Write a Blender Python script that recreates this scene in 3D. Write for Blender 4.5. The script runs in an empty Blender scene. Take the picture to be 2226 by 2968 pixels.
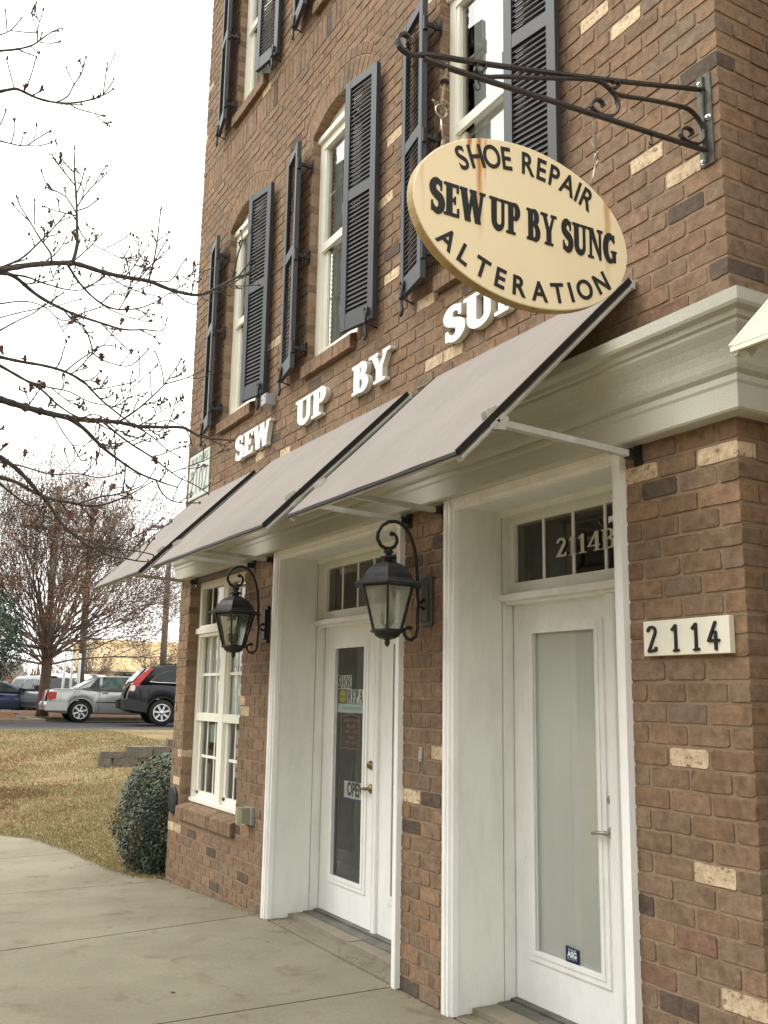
import bpy, bmesh, math, random
import numpy as np
from mathutils import Vector, Matrix
random.seed(11); RNG = np.random.default_rng(5)
PI = math.pi
sc = bpy.context.scene
COL = sc.collection

# ---------------------------------------------------------------- camera, sky, sun, exposure
cam = bpy.data.cameras.new('camera'); camo = bpy.data.objects.new('camera', cam); COL.objects.link(camo)
cam.sensor_fit = 'VERTICAL'; cam.sensor_height = 36.0; cam.sensor_width = 27.0; cam.lens = 34.2157
cam.clip_start = 0.05; cam.clip_end = 2000
R_ = Vector((0.4896, 0.8718, 0.0163)); U_ = Vector((0.1553, -0.1056, 0.9822)); F_ = Vector((-0.8580, 0.4785, 0.1870))
F_.normalize(); R_ = (R_ - F_ * R_.dot(F_)).normalized(); U_ = R_.cross(F_)
camo.matrix_world = Matrix(((R_.x, U_.x, -F_.x, 2.4224), (R_.y, U_.y, -F_.y, -2.8530), (R_.z, U_.z, -F_.z, 1.5383), (0, 0, 0, 1)))
sc.camera = camo
SUN_EL, SUN_AZ = math.radians(52), math.radians(215)     # azimuth clockwise from +Y: front-left of the shop
world = bpy.data.worlds.new('World'); sc.world = world; world.use_nodes = True
wn = world.node_tree.nodes; wl = world.node_tree.links
for n in list(wn): wn.remove(n)
w_out = wn.new('ShaderNodeOutputWorld'); w_bg = wn.new('ShaderNodeBackground')
w_sky = wn.new('ShaderNodeTexSky'); w_sky.sky_type = 'NISHITA'; w_sky.sun_disc = False
w_sky.sun_elevation = SUN_EL; w_sky.sun_rotation = SUN_AZ; w_sky.air_density = 1.0; w_sky.dust_density = 4.0; w_sky.ozone_density = 1.0
w_hs = wn.new('ShaderNodeHueSaturation'); w_hs.inputs['Saturation'].default_value = 0.12
w_mix = wn.new('ShaderNodeMixRGB'); w_mix.blend_type = 'MIX'; w_mix.inputs[0].default_value = 0.72
w_mix.inputs[2].default_value = (15.6, 15.6, 14.9, 1)      # flat overcast cloud deck in front of the clear sky
w_bg.inputs['Strength'].default_value = 0.10
wl.new(w_sky.outputs[0], w_hs.inputs['Color']); wl.new(w_hs.outputs[0], w_mix.inputs[1])
wl.new(w_mix.outputs[0], w_bg.inputs['Color']); wl.new(w_bg.outputs[0], w_out.inputs[0])
sun = bpy.data.lights.new('sun', 'SUN'); suno = bpy.data.objects.new('sun', sun); COL.objects.link(suno)
sun.energy = 0.9; sun.angle = math.radians(35); sun.color = (1.0, 0.95, 0.87)
sd = Vector((math.sin(SUN_AZ) * math.cos(SUN_EL), math.cos(SUN_AZ) * math.cos(SUN_EL), math.sin(SUN_EL)))
suno.rotation_euler = sd.to_track_quat('Z', 'Y').to_euler(); suno.location = (0, -8, 12)
sc.view_settings.view_transform = 'Standard'; sc.view_settings.look = 'None'
sc.view_settings.exposure = 0.85; sc.view_settings.gamma = 1.0; sc.view_settings.use_curve_mapping = False
sc.render.resolution_x = 768; sc.render.resolution_y = 1024
sc.render.engine = 'CYCLES'
sc.cycles.max_bounces = 8; sc.cycles.transparent_max_bounces = 16

# ---------------------------------------------------------------- mesh helper
class MB:
    def __init__(s): s.v = []; s.f = []; s.m = []; s.sm = []; s.col = None
    def add(s, vs, fs, mi=0, smooth=False):
        b = len(s.v); s.v += [tuple(map(float, p)) for p in vs]
        for f in fs: s.f.append(tuple(b + i for i in f)); s.m.append(mi); s.sm.append(smooth)
        return s
    def box(s, x0, x1, y0, y1, z0, z1, mi=0):
        if x0 > x1: x0, x1 = x1, x0
        if y0 > y1: y0, y1 = y1, y0
        if z0 > z1: z0, z1 = z1, z0
        return s.add([(x0,y0,z0),(x1,y0,z0),(x1,y1,z0),(x0,y1,z0),(x0,y0,z1),(x1,y0,z1),(x1,y1,z1),(x0,y1,z1)],
                     [(0,3,2,1),(4,5,6,7),(0,1,5,4),(1,2,6,5),(2,3,7,6),(3,0,4,7)], mi)
    def bbox(s, x0, x1, y0, y1, z0, z1, b=0.004, mi=0):
        # box with chamfered edges
        bm = bmesh.new(); bmesh.ops.create_cube(bm, size=1)
        for v in bm.verts: v.co = Vector(((x0+x1)/2 + v.co.x*abs(x1-x0), (y0+y1)/2 + v.co.y*abs(y1-y0), (z0+z1)/2 + v.co.z*abs(z1-z0)))
        bmesh.ops.bevel(bm, geom=bm.edges[:], offset=b, segments=1, affect='EDGES', profile=0.5)
        bm.verts.ensure_lookup_table(); bm.verts.index_update()
        s.add([v.co[:] for v in bm.verts], [[v.index for v in f.verts] for f in bm.faces], mi); bm.free(); return s
    def quad(s, a, b, c, d, mi=0): return s.add([a,b,c,d], [(0,1,2,3)], mi)
    def obox(s, c, ax, ay, az, mi=0):
        c = Vector(c); ax = Vector(ax); ay = Vector(ay); az = Vector(az)
        vs = [c + sx*ax + sy*ay + sz*az for sz in (-1,1) for sx, sy in ((-1,-1),(1,-1),(1,1),(-1,1))]
        return s.add(vs, [(0,3,2,1),(4,5,6,7),(0,1,5,4),(1,2,6,5),(2,3,7,6),(3,0,4,7)], mi)
    def beam(s, a, b, w, h, up=(0,0,1), mi=0):
        a = Vector(a); b = Vector(b); d = (b-a); L = d.length; d.normalize(); sd_ = d.cross(Vector(up)).normalized(); u2 = sd_.cross(d)
        return s.obox((a+b)/2, d*(L/2), sd_*(w/2), u2*(h/2), mi)
    def tube(s, pts, rad, n=8, mi=0, cap=True, sq=None):
        # swept tube with per-point radii; sq=(dir,ratio) -> flat bar section
        P = [Vector(p) for p in pts]
        if isinstance(rad, (int, float)): rad = [rad]*len(P)
        rings = []; prev = None
        for i, p in enumerate(P):
            t = (P[min(i+1, len(P)-1)] - P[max(i-1, 0)])
            if t.length < 1e-9: t = Vector((0,0,1))
            t.normalize()
            if prev is None:
                a = Vector((1,0,0)) if abs(t.x) < .9 else Vector((0,1,0))
                u = t.cross(a).normalized()
            else:
                u = prev - t*prev.dot(t)
                u = u.normalized() if u.length > 1e-6 else t.cross(Vector((1,0,0))).normalized()
            prev = u; w = t.cross(u)
            rings.append([p + (u*math.cos(2*PI*k/n) + w*math.sin(2*PI*k/n))*rad[i] for k in range(n)])
        vs = [v for r in rings for v in r]; fs = []
        for i in range(len(P)-1):
            for k in range(n):
                fs.append((i*n+k, i*n+(k+1)%n, (i+1)*n+(k+1)%n, (i+1)*n+k))
        if cap: fs.append(tuple(range(n))[::-1]); fs.append(tuple((len(P)-1)*n+k for k in range(n)))
        return s.add(vs, fs, mi, n > 4)
    def ribbon(s, pts, w, h, side=(1,0,0), mi=0):
        # flat bar: w along side, h across in plane
        P = [Vector(p) for p in pts]; sd_ = Vector(side); rings = []
        for i, p in enumerate(P):
            t = (P[min(i+1, len(P)-1)] - P[max(i-1, 0)]).normalized(); nrm = t.cross(sd_).normalized()
            rings += [p - sd_*w/2 - nrm*h/2, p + sd_*w/2 - nrm*h/2, p + sd_*w/2 + nrm*h/2, p - sd_*w/2 + nrm*h/2]
        fs = []
        for i in range(len(P)-1):
            for k in range(4): fs.append((i*4+k, i*4+(k+1)%4, (i+1)*4+(k+1)%4, (i+1)*4+k))
        fs += [(3,2,1,0), tuple((len(P)-1)*4+k for k in range(4))]
        return s.add(rings, fs, mi)
    def lathe(s, c, prof, n=16, axis='z', mi=0, smooth=True, ph=0.0):
        vs = []; fs = []
        for r, h in prof:
            for k in range(n):
                a = 2*PI*k/n + ph; q = (r*math.cos(a), r*math.sin(a), h)
                if axis == 'x': q = (q[2], q[0], q[1])
                if axis == 'y': q = (q[0], q[2], q[1])
                vs.append((c[0]+q[0], c[1]+q[1], c[2]+q[2]))
        for i in range(len(prof)-1):
            for k in range(n): fs.append((i*n+k, i*n+(k+1)%n, (i+1)*n+(k+1)%n, (i+1)*n+k))
        fs.append(tuple(range(n))[::-1]); fs.append(tuple((len(prof)-1)*n+k for k in range(n)))
        return s.add(vs, fs, mi, smooth)
    def prism(s, prof, axis, a, b, mi=0):
        # prof: list of 2D points; axis 'x': (y,z) extruded along x ; 'y': (x,z) ; 'z': (x,y)
        n = len(prof)
        def P(q, t): return {'x': (t, q[0], q[1]), 'y': (q[0], t, q[1]), 'z': (q[0], q[1], t)}[axis]
        vs = [P(q, a) for q in prof] + [P(q, b) for q in prof]
        fs = [(i, (i+1) % n, n+(i+1) % n, n+i) for i in range(n)] + [tuple(range(n))[::-1], tuple(range(n, 2*n))]
        return s.add(vs, fs, mi)
    def blob(s, c, rx, ry, rz, n=8, m=6, mi=0):
        prof = [(math.sin(PI*i/m), -math.cos(PI*i/m)) for i in range(m+1)]
        vs = []; fs = []
        for r, h in prof:
            for k in range(n): vs.append((c[0]+rx*r*math.cos(2*PI*k/n), c[1]+ry*r*math.sin(2*PI*k/n), c[2]+rz*h))
        for i in range(m):
            for k in range(n): fs.append((i*n+k, i*n+(k+1)%n, (i+1)*n+(k+1)%n, (i+1)*n+k))
        return s.add(vs, fs, mi, True)
    def mesh(s, name, mats, org=(0,0,0)):
        me = bpy.data.meshes.new(name)
        ox, oy, oz = org
        me.from_pydata([(x-ox, y-oy, z-oz) for x, y, z in s.v], [], s.f)
        for m in (mats if isinstance(mats, (list, tuple)) else [mats]): me.materials.append(m)
        if len(s.f): 
            me.polygons.foreach_set('material_index', s.m); me.polygons.foreach_set('use_smooth', s.sm)
        if s.col is not None:
            at = me.color_attributes.new('bcol', 'FLOAT_COLOR', 'POINT')
            at.data.foreach_set('color', np.asarray(s.col, dtype=np.float32).ravel())
        me.update(); return me
    def build(s, name, mats, parent=None):
        org = wloc(parent) if parent is not None else (0,0,0)
        o = bpy.data.objects.new(name, s.mesh(name, mats, org)); COL.objects.link(o)
        if parent is not None: o.parent = parent
        return o
def wloc(o):
    x = y = z = 0.0
    while o is not None:
        x += o.location[0]; y += o.location[1]; z += o.location[2]; o = o.parent
    return (x, y, z)
def tag(o, label=None, cat=None, group=None, kind=None):
    if label: o['label'] = label
    if cat: o['category'] = cat
    if group: o['group'] = group
    if kind: o['kind'] = kind
    return o
def thing(name, label, cat, loc=(0,0,0), group=None, rotz=0):
    o = bpy.data.objects.new(name, None); COL.objects.link(o); o.location = loc; o.rotation_euler = (0,0,rotz)
    o.empty_display_size = 0.1
    return tag(o, label, cat, group)
def copy_tree(o, parent=None):
    c = o.copy(); COL.objects.link(c); c.parent = parent
    for ch in list(o.children): copy_tree(ch, c)
    return c

# ---------------------------------------------------------------- materials
def newmat(name):
    m = bpy.data.materials.new(name); m.use_nodes = True
    return m, m.node_tree.nodes, m.node_tree.links, m.node_tree.nodes['Principled BSDF']
def N(ns, t, **kw):
    n = ns.new(t)
    for k, v in kw.items():
        if k in n.inputs: n.inputs[k].default_value = v
        else: setattr(n, k, v)
    return n
def pm(name, col, rough=0.6, var=0.12, scale=6.0, bump=0.0, bscale=60.0, metal=0.0, spec=0.4, col2=None, coat=0.0, detail=6):
    m, ns, ls, b = newmat(name)
    tc = N(ns, 'ShaderNodeTexCoord'); nz = N(ns, 'ShaderNodeTexNoise', Scale=scale, Detail=detail, Roughness=0.6)
    ls.new(tc.outputs['Object'], nz.inputs['Vector'])
    r = N(ns, 'ShaderNodeValToRGB'); c2 = col2 or tuple(c*(1-var*2) for c in col)
    r.color_ramp.elements[0].position = 0.3; r.color_ramp.elements[1].position = 0.7
    r.color_ramp.elements[0].color = (*c2, 1); r.color_ramp.elements[1].color = (*[min(1, c*(1+var*0.5)) for c in col], 1)
    ls.new(nz.outputs['Fac'], r.inputs['Fac']); ls.new(r.outputs[0], b.inputs['Base Color'])
    b.inputs['Roughness'].default_value = rough; b.inputs['Metallic'].default_value = metal
    b.inputs['Specular IOR Level'].default_value = spec; b.inputs['Coat Weight'].default_value = coat
    if bump:
        nb = N(ns, 'ShaderNodeTexNoise', Scale=bscale, Detail=5.0); ls.new(tc.outputs['Object'], nb.inputs['Vector'])
        bp = N(ns, 'ShaderNodeBump', Strength=bump, Distance=0.01); ls.new(nb.outputs['Fac'], bp.inputs['Height']); ls.new(bp.outputs[0], b.inputs['Normal'])
    return m
def brick_material():
    m, ns, ls, b = newmat('brick')
    at = N(ns, 'ShaderNodeVertexColor'); at.layer_name = 'bcol'
    tc = N(ns, 'ShaderNodeTexCoord'); geo = N(ns, 'ShaderNodeNewGeometry')
    n1 = N(ns, 'ShaderNodeTexNoise', Scale=22.0, Detail=8.0, Roughness=0.65); ls.new(geo.outputs['Position'], n1.inputs['Vector'])
    n2 = N(ns, 'ShaderNodeTexNoise', Scale=120.0, Detail=4.0, Roughness=0.7); ls.new(geo.outputs['Position'], n2.inputs['Vector'])
    n3 = N(ns, 'ShaderNodeTexNoise', Scale=5.0, Detail=4.0); ls.new(geo.outputs['Position'], n3.inputs['Vector'])
    r1 = N(ns, 'ShaderNodeMapRange'); r1.inputs['From Min'].default_value = .3; r1.inputs['From Max'].default_value = .72
    r1.inputs['To Min'].default_value = .66; r1.inputs['To Max'].default_value = 1.28; ls.new(n1.outputs['Fac'], r1.inputs['Value'])
    mu = N(ns, 'ShaderNodeVectorMath', operation='SCALE'); ls.new(at.outputs['Color'], mu.inputs[0]); ls.new(r1.outputs[0], mu.inputs['Scale'])
    nv = N(ns, 'ShaderNodeTexNoise', Scale=11.0, Detail=5.0, Roughness=.6); nv.inputs['Distortion'].default_value = .8; ls.new(geo.outputs['Position'], nv.inputs['Vector'])
    rv = N(ns, 'ShaderNodeMapRange'); rv.inputs['From Min'].default_value = .50; rv.inputs['From Max'].default_value = .64; rv.inputs['To Max'].default_value = .55; ls.new(nv.outputs['Fac'], rv.inputs['Value'])
    dk = N(ns, 'ShaderNodeMixRGB', blend_type='MULTIPLY'); ls.new(rv.outputs[0], dk.inputs[0]); ls.new(mu.outputs[0], dk.inputs[1]); dk.inputs[2].default_value = (.60,.56,.54,1)
    # dark pits and pale lime flecks
    r2 = N(ns, 'ShaderNodeValToRGB'); r2.color_ramp.elements[0].position = .33; r2.color_ramp.elements[1].position = .40
    r2.color_ramp.elements[0].color = (.35,.3,.28,1); r2.color_ramp.elements[1].color = (1,1,1,1); ls.new(n2.outputs['Fac'], r2.inputs['Fac'])
    mm = N(ns, 'ShaderNodeMixRGB', blend_type='MULTIPLY'); mm.inputs[0].default_value = .55
    ls.new(dk.outputs[0], mm.inputs[1]); ls.new(r2.outputs[0], mm.inputs[2])
    r3 = N(ns, 'ShaderNodeMapRange'); r3.inputs['From Min'].default_value = .64; r3.inputs['From Max'].default_value = .74
    r3.inputs['To Max'].default_value = .35; ls.new(n1.outputs['Fac'], r3.inputs['Value'])
    mx = N(ns, 'ShaderNodeMixRGB'); ls.new(r3.outputs[0], mx.inputs[0]); ls.new(mm.outputs[0], mx.inputs[1]); mx.inputs[2].default_value = (.36,.27,.19,1)
    # pale bricks are only part coated: brown shows through in blotches
    sp = N(ns, 'ShaderNodeSeparateColor'); ls.new(at.outputs['Color'], sp.inputs[0])
    pl = N(ns, 'ShaderNodeMath', operation='GREATER_THAN'); pl.inputs[1].default_value = .45; ls.new(sp.outputs[0], pl.inputs[0])
    n4 = N(ns, 'ShaderNodeTexNoise', Scale=34.0, Detail=6.0, Roughness=.7); ls.new(geo.outputs['Position'], n4.inputs['Vector'])
    r4 = N(ns, 'ShaderNodeMapRange'); r4.inputs['From Min'].default_value = .46; r4.inputs['From Max'].default_value = .38; r4.inputs['To Max'].default_value = .9; ls.new(n4.outputs['Fac'], r4.inputs['Value'])
    m4 = N(ns, 'ShaderNodeMath', operation='MULTIPLY', use_clamp=True); ls.new(pl.outputs[0], m4.inputs[0]); ls.new(r4.outputs[0], m4.inputs[1])
    mb = N(ns, 'ShaderNodeMixRGB'); ls.new(m4.outputs[0], mb.inputs[0]); ls.new(mx.outputs[0], mb.inputs[1]); mb.inputs[2].default_value = (.22,.13,.085,1)
    # broad weathering over the wall
    r5 = N(ns, 'ShaderNodeMapRange'); r5.inputs['From Min'].default_value = .3; r5.inputs['From Max'].default_value = .7; r5.inputs['To Min'].default_value = .84; r5.inputs['To Max'].default_value = 1.12
    n6 = N(ns, 'ShaderNodeTexNoise', Scale=1.3, Detail=5.0); ls.new(geo.outputs['Position'], n6.inputs['Vector']); ls.new(n6.outputs['Fac'], r5.inputs['Value'])
    m5 = N(ns, 'ShaderNodeVectorMath', operation='SCALE'); ls.new(mb.outputs[0], m5.inputs[0]); ls.new(r5.outputs[0], m5.inputs['Scale'])
    ls.new(m5.outputs[0], b.inputs['Base Color']); b.inputs['Roughness'].default_value = .92; b.inputs['Specular IOR Level'].default_value = .25
    ad = N(ns, 'ShaderNodeMath', operation='ADD'); ls.new(n1.outputs['Fac'], ad.inputs[0])
    mh = N(ns, 'ShaderNodeMath', operation='MULTIPLY'); mh.inputs[1].default_value = .35; ls.new(n2.outputs['Fac'], mh.inputs[0]); ls.new(mh.outputs[0], ad.inputs[1])
    bp = N(ns, 'ShaderNodeBump', Strength=.75, Distance=.008); ls.new(ad.outputs[0], bp.inputs['Height']); ls.new(bp.outputs[0], b.inputs['Normal'])
    return m
def white_paint(name, col, dirt=0.35, scale=1.6):
    m, ns, ls, b = newmat(name)
    geo = N(ns, 'ShaderNodeNewGeometry')
    mp = N(ns, 'ShaderNodeMapping'); mp.inputs['Scale'].default_value = (1, 1, .35); ls.new(geo.outputs['Position'], mp.inputs['Vector'])
    n1 = N(ns, 'ShaderNodeTexNoise', Scale=scale*4, Detail=9.0, Roughness=.72); ls.new(mp.outputs[0], n1.inputs['Vector'])
    r = N(ns, 'ShaderNodeValToRGB'); r.color_ramp.elements[0].position = .28; r.color_ramp.elements[1].position = .55
    r.color_ramp.elements[0].color = (*[c*(1-dirt*.5) for c in col], 1); r.color_ramp.elements[1].color = (*col, 1)
    ls.new(n1.outputs['Fac'], r.inputs['Fac'])
    n2 = N(ns, 'ShaderNodeTexNoise', Scale=55.0, Detail=3.0); ls.new(geo.outputs['Position'], n2.inputs['Vector'])
    r2 = N(ns, 'ShaderNodeValToRGB'); r2.color_ramp.elements[0].position = .22; r2.color_ramp.elements[1].position = .30
    r2.color_ramp.elements[0].color = (.45,.4,.33,1); r2.color_ramp.elements[1].color = (1,1,1,1); ls.new(n2.outputs['Fac'], r2.inputs['Fac'])
    mm = N(ns, 'ShaderNodeMixRGB', blend_type='MULTIPLY'); mm.inputs[0].default_value = .5; ls.new(r.outputs[0], mm.inputs[1]); ls.new(r2.outputs[0], mm.inputs[2])
    ls.new(mm.outputs[0], b.inputs['Base Color']); b.inputs['Roughness'].default_value = .55; b.inputs['Specular IOR Level'].default_value = .3
    bp = N(ns, 'ShaderNodeBump', Strength=.15, Distance=.004); ls.new(n1.outputs['Fac'], bp.inputs['Height']); ls.new(bp.outputs[0], b.inputs['Normal'])
    return m
def glass_material(name, tint=(.93,.95,.94), refl=0.10, rough=0.0):
    m = bpy.data.materials.new(name); m.use_nodes = True; ns = m.node_tree.nodes; ls = m.node_tree.links
    for n in list(ns): ns.remove(n)
    out = N(ns, 'ShaderNodeOutputMaterial'); tr = N(ns, 'ShaderNodeBsdfTransparent'); tr.inputs[0].default_value = (*tint, 1)
    gl = N(ns, 'ShaderNodeBsdfGlossy'); gl.inputs['Roughness'].default_value = rough
    fr = N(ns, 'ShaderNodeFresnel'); fr.inputs['IOR'].default_value = 1.52
    ad = N(ns, 'ShaderNodeMath', operation='ADD', use_clamp=True); ad.inputs[1].default_value = refl; ls.new(fr.outputs[0], ad.inputs[0])
    geo = N(ns, 'ShaderNodeNewGeometry'); nz = N(ns, 'ShaderNodeTexNoise', Scale=1.5, Detail=1.0); ls.new(geo.outputs['Position'], nz.inputs['Vector'])
    bp = N(ns, 'ShaderNodeBump', Strength=.08, Distance=.02); ls.new(nz.outputs['Fac'], bp.inputs['Height']); ls.new(bp.outputs[0], gl.inputs['Normal'])
    mx = N(ns, 'ShaderNodeMixShader'); ls.new(ad.outputs[0], mx.inputs[0]); ls.new(tr.outputs[0], mx.inputs[1]); ls.new(gl.outputs[0], mx.inputs[2]); ls.new(mx.outputs[0], out.inputs[0])
    return m
M = {}
M['brick'] = brick_material()
M['mortar'] = pm('mortar', (.325,.232,.158), rough=.95, var=.14, scale=9, bump=.6, bscale=140, spec=.15)
M['white'] = white_paint('white_paint', (.88,.88,.86), dirt=.26)
M['white_jamb'] = white_paint('jamb_paint', (.81,.82,.77), dirt=.3)
M['vinyl'] = white_paint('window_vinyl', (.84,.83,.73), dirt=.12)
M['letter'] = white_paint('letter_white', (.90,.895,.87), dirt=.12)
M['letter_edge'] = pm('letter_edge', (.62,.6,.52), rough=.6, var=.1)
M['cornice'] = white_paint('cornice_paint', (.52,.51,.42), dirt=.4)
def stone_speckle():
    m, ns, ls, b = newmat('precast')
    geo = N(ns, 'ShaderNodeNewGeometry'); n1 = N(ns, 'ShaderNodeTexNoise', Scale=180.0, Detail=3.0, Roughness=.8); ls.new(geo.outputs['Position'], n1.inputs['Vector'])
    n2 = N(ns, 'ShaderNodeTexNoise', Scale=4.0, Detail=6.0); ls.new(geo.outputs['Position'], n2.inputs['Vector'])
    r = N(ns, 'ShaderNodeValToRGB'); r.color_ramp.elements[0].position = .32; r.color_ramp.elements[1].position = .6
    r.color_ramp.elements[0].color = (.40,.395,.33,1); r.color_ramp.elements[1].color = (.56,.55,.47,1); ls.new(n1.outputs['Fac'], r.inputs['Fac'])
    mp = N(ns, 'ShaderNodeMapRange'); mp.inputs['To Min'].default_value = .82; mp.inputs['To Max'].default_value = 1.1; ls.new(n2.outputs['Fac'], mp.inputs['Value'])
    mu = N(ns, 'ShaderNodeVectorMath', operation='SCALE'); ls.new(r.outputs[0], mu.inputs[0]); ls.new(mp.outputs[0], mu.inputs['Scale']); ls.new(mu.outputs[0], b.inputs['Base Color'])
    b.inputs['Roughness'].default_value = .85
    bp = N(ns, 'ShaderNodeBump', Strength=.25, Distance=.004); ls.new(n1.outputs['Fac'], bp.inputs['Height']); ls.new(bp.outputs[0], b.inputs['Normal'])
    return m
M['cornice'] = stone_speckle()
M['shutter'] = pm('shutter_paint', (0.03456,0.0396,0.04752), rough=.5, var=.08, scale=3, spec=.5)
M['shutter_slat'] = pm('slat_paint', (0.036,0.03744,0.04032), rough=.55, var=.1, scale=5, spec=.35)
M['iron'] = pm('black_iron', (.018,.018,.02), rough=.45, var=.3, scale=14, bump=.3, bscale=90, spec=.5)
M['old_iron'] = pm('weathered_iron', (.018,.016,.015), rough=.55, var=.3, scale=18, bump=.5, bscale=120, col2=(.035,.022,.015))
M['plate'] = pm('worn_steel_plate', (0.136,0.136,0.112), rough=.6, var=.3, scale=22, col2=(.04,.035,.03), metal=.2)
M['bolt'] = pm('zinc_bolt', (.75,.76,.78), rough=.25, var=.1, metal=.9)
def canvas_mat():
    m = pm('awning_canvas', (.292,.262,.240), rough=.9, var=.07, scale=1.6, spec=.1); ns, ls = m.node_tree.nodes, m.node_tree.links; b = ns['Principled BSDF']
    tc = N(ns, 'ShaderNodeTexCoord'); mp = N(ns, 'ShaderNodeMapping'); mp.inputs['Scale'].default_value = (3.0, .7, .7); mp.inputs['Rotation'].default_value = (0, 0, .35); ls.new(tc.outputs['Object'], mp.inputs['Vector'])
    nz = N(ns, 'ShaderNodeTexNoise', Scale=1.6, Detail=4.0); nz.inputs['Distortion'].default_value = .7; ls.new(mp.outputs[0], nz.inputs['Vector'])
    bp = N(ns, 'ShaderNodeBump', Strength=.55, Distance=.05); ls.new(nz.outputs['Fac'], bp.inputs['Height'])
    n2 = N(ns, 'ShaderNodeTexNoise', Scale=420.0); ls.new(tc.outputs['Object'], n2.inputs['Vector']); b2 = N(ns, 'ShaderNodeBump', Strength=.12, Distance=.004); ls.new(n2.outputs['Fac'], b2.inputs['Height']); ls.new(bp.outputs[0], b2.inputs['Normal']); ls.new(b2.outputs[0], b.inputs['Normal']); return m
M['fabric'] = canvas_mat()
M['fabric_plain'] = pm('awning_canvas', (.292,.262,.240), rough=.9, var=.07, scale=1.6, bump=.12, bscale=500, spec=.1)
M['cream_canvas'] = pm('cream_canvas', (0.612,0.544,0.408), rough=.9, var=.04, scale=2)
M['fabric_under'] = pm('awning_lining', (.40,.39,.34), rough=.9, var=.06, scale=2)
M['navy'] = pm('navy_binding', (.011,.011,.013), rough=.5, var=.1)
M['alu'] = pm('painted_aluminium', (0.54,0.54,0.486), rough=.45, var=.12, scale=8)
M['glass'] = glass_material('window_glass', tint=(.985,.99,.985), refl=.07)
M['glass_up'] = glass_material('upper_window_glass', refl=.30)
M['lamp_glass'] = glass_material('lantern_glass', tint=(.72,.75,.68), refl=.05, rough=.25)
M['faded_iron'] = pm('faded_iron', (.050,.054,.062), rough=.6, var=.25, scale=12, bump=.2, bscale=60)
M['faded_plate'] = pm('faded_plate', (.10,.10,.082), rough=.6, var=.2, scale=12)
def milky():
    m = bpy.data.materials.new('milky_glass'); m.use_nodes = True; ns = m.node_tree.nodes; ls = m.node_tree.links; b = ns['Principled BSDF']; out = ns['Material Output']
    b.inputs['Base Color'].default_value = (.42,.45,.38,1); b.inputs['Roughness'].default_value = .3
    tr = N(ns, 'ShaderNodeBsdfTransparent'); mx = N(ns, 'ShaderNodeMixShader'); geo = N(ns, 'ShaderNodeNewGeometry'); nz = N(ns, 'ShaderNodeTexNoise', Scale=9.0, Detail=4.0); ls.new(geo.outputs['Position'], nz.inputs['Vector'])
    mr = N(ns, 'ShaderNodeMapRange'); mr.inputs['From Min'].default_value = .3; mr.inputs['From Max'].default_value = .7; mr.inputs['To Min'].default_value = .38; mr.inputs['To Max'].default_value = .62; ls.new(nz.outputs['Fac'], mr.inputs['Value'])
    ls.new(mr.outputs[0], mx.inputs[0]); ls.new(tr.outputs[0], mx.inputs[1]); ls.new(b.outputs[0], mx.inputs[2]); ls.new(mx.outputs[0], out.inputs[0]); return m
M['milky_glass'] = milky()
M['room'] = pm('dark_room', (.15,.15,.13), rough=.9, var=.3, scale=2)
M['curtain'] = None
M['brass'] = pm('aged_brass', (.35,.25,.12), rough=.3, var=.3, scale=30, metal=.9)
M['nickel'] = pm('brushed_nickel', (.45,.42,.36), rough=.28, var=.15, metal=.9)
M['black_ink'] = pm('black_ink', (.008,.008,.009), rough=.5, var=.1)
M['black_letter'] = pm('painted_black', (.012,.013,.013), rough=.45, var=.2)
M['paper'] = pm('white_paper', (.84,.90,.86), rough=.7, var=.04)
M['paper_blue'] = pm('pale_blue_paper', (.66,.82,.78), rough=.7, var=.06)
M['yellow'] = pm('yellow_sticker', (.62,.58,.05), rough=.5, var=.06)
M['orange'] = pm('orange_print', (.62,.25,.07), rough=.6, var=.25, scale=30)
M['blue'] = pm('blue_print', (.02,.035,.28), rough=.5, var=.1)
M['navy_sticker'] = pm('navy_sticker', (.006,.012,.07), rough=.4, var=.1)
M['pink'] = pm('pink_print', (.65,.10,.20), rough=.6, var=.1)
M['tan_box'] = pm('tan_plastic', (0.288,0.28,0.192), rough=.5, var=.08)
M['grey_box'] = pm('grey_plastic', (0.357,0.374,0.391), rough=.5, var=.1)
M['sign_grey'] = pm('sign_grey_print', (.20,.22,.21), rough=.6, var=.1)
M['sign_face'] = pm('sign_pale', (0.54,0.594,0.54), rough=.5, var=.04)
M['plaque'] = pm('plaque_cream', (.84,.80,.68), rough=.5, var=.03)
M['rope'] = pm('jute_rope', (.36,.31,.22), rough=.9, var=.25, scale=60, bump=.6, bscale=250)
M['medal'] = pm('dark_medallion', (0.0315,0.0385,0.0434), rough=.5, var=.3, scale=25, bump=.8, bscale=60)
M['digit_white'] = pm('frosted_vinyl', (.62,.62,.54), rough=.6, var=.05)
M['blind'] = pm('blind_slats', (.88,.93,.90), rough=.6, var=.05)
M['downspout'] = pm('brown_downspout', (.11,.085,.06), rough=.5, var=.1)
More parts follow.
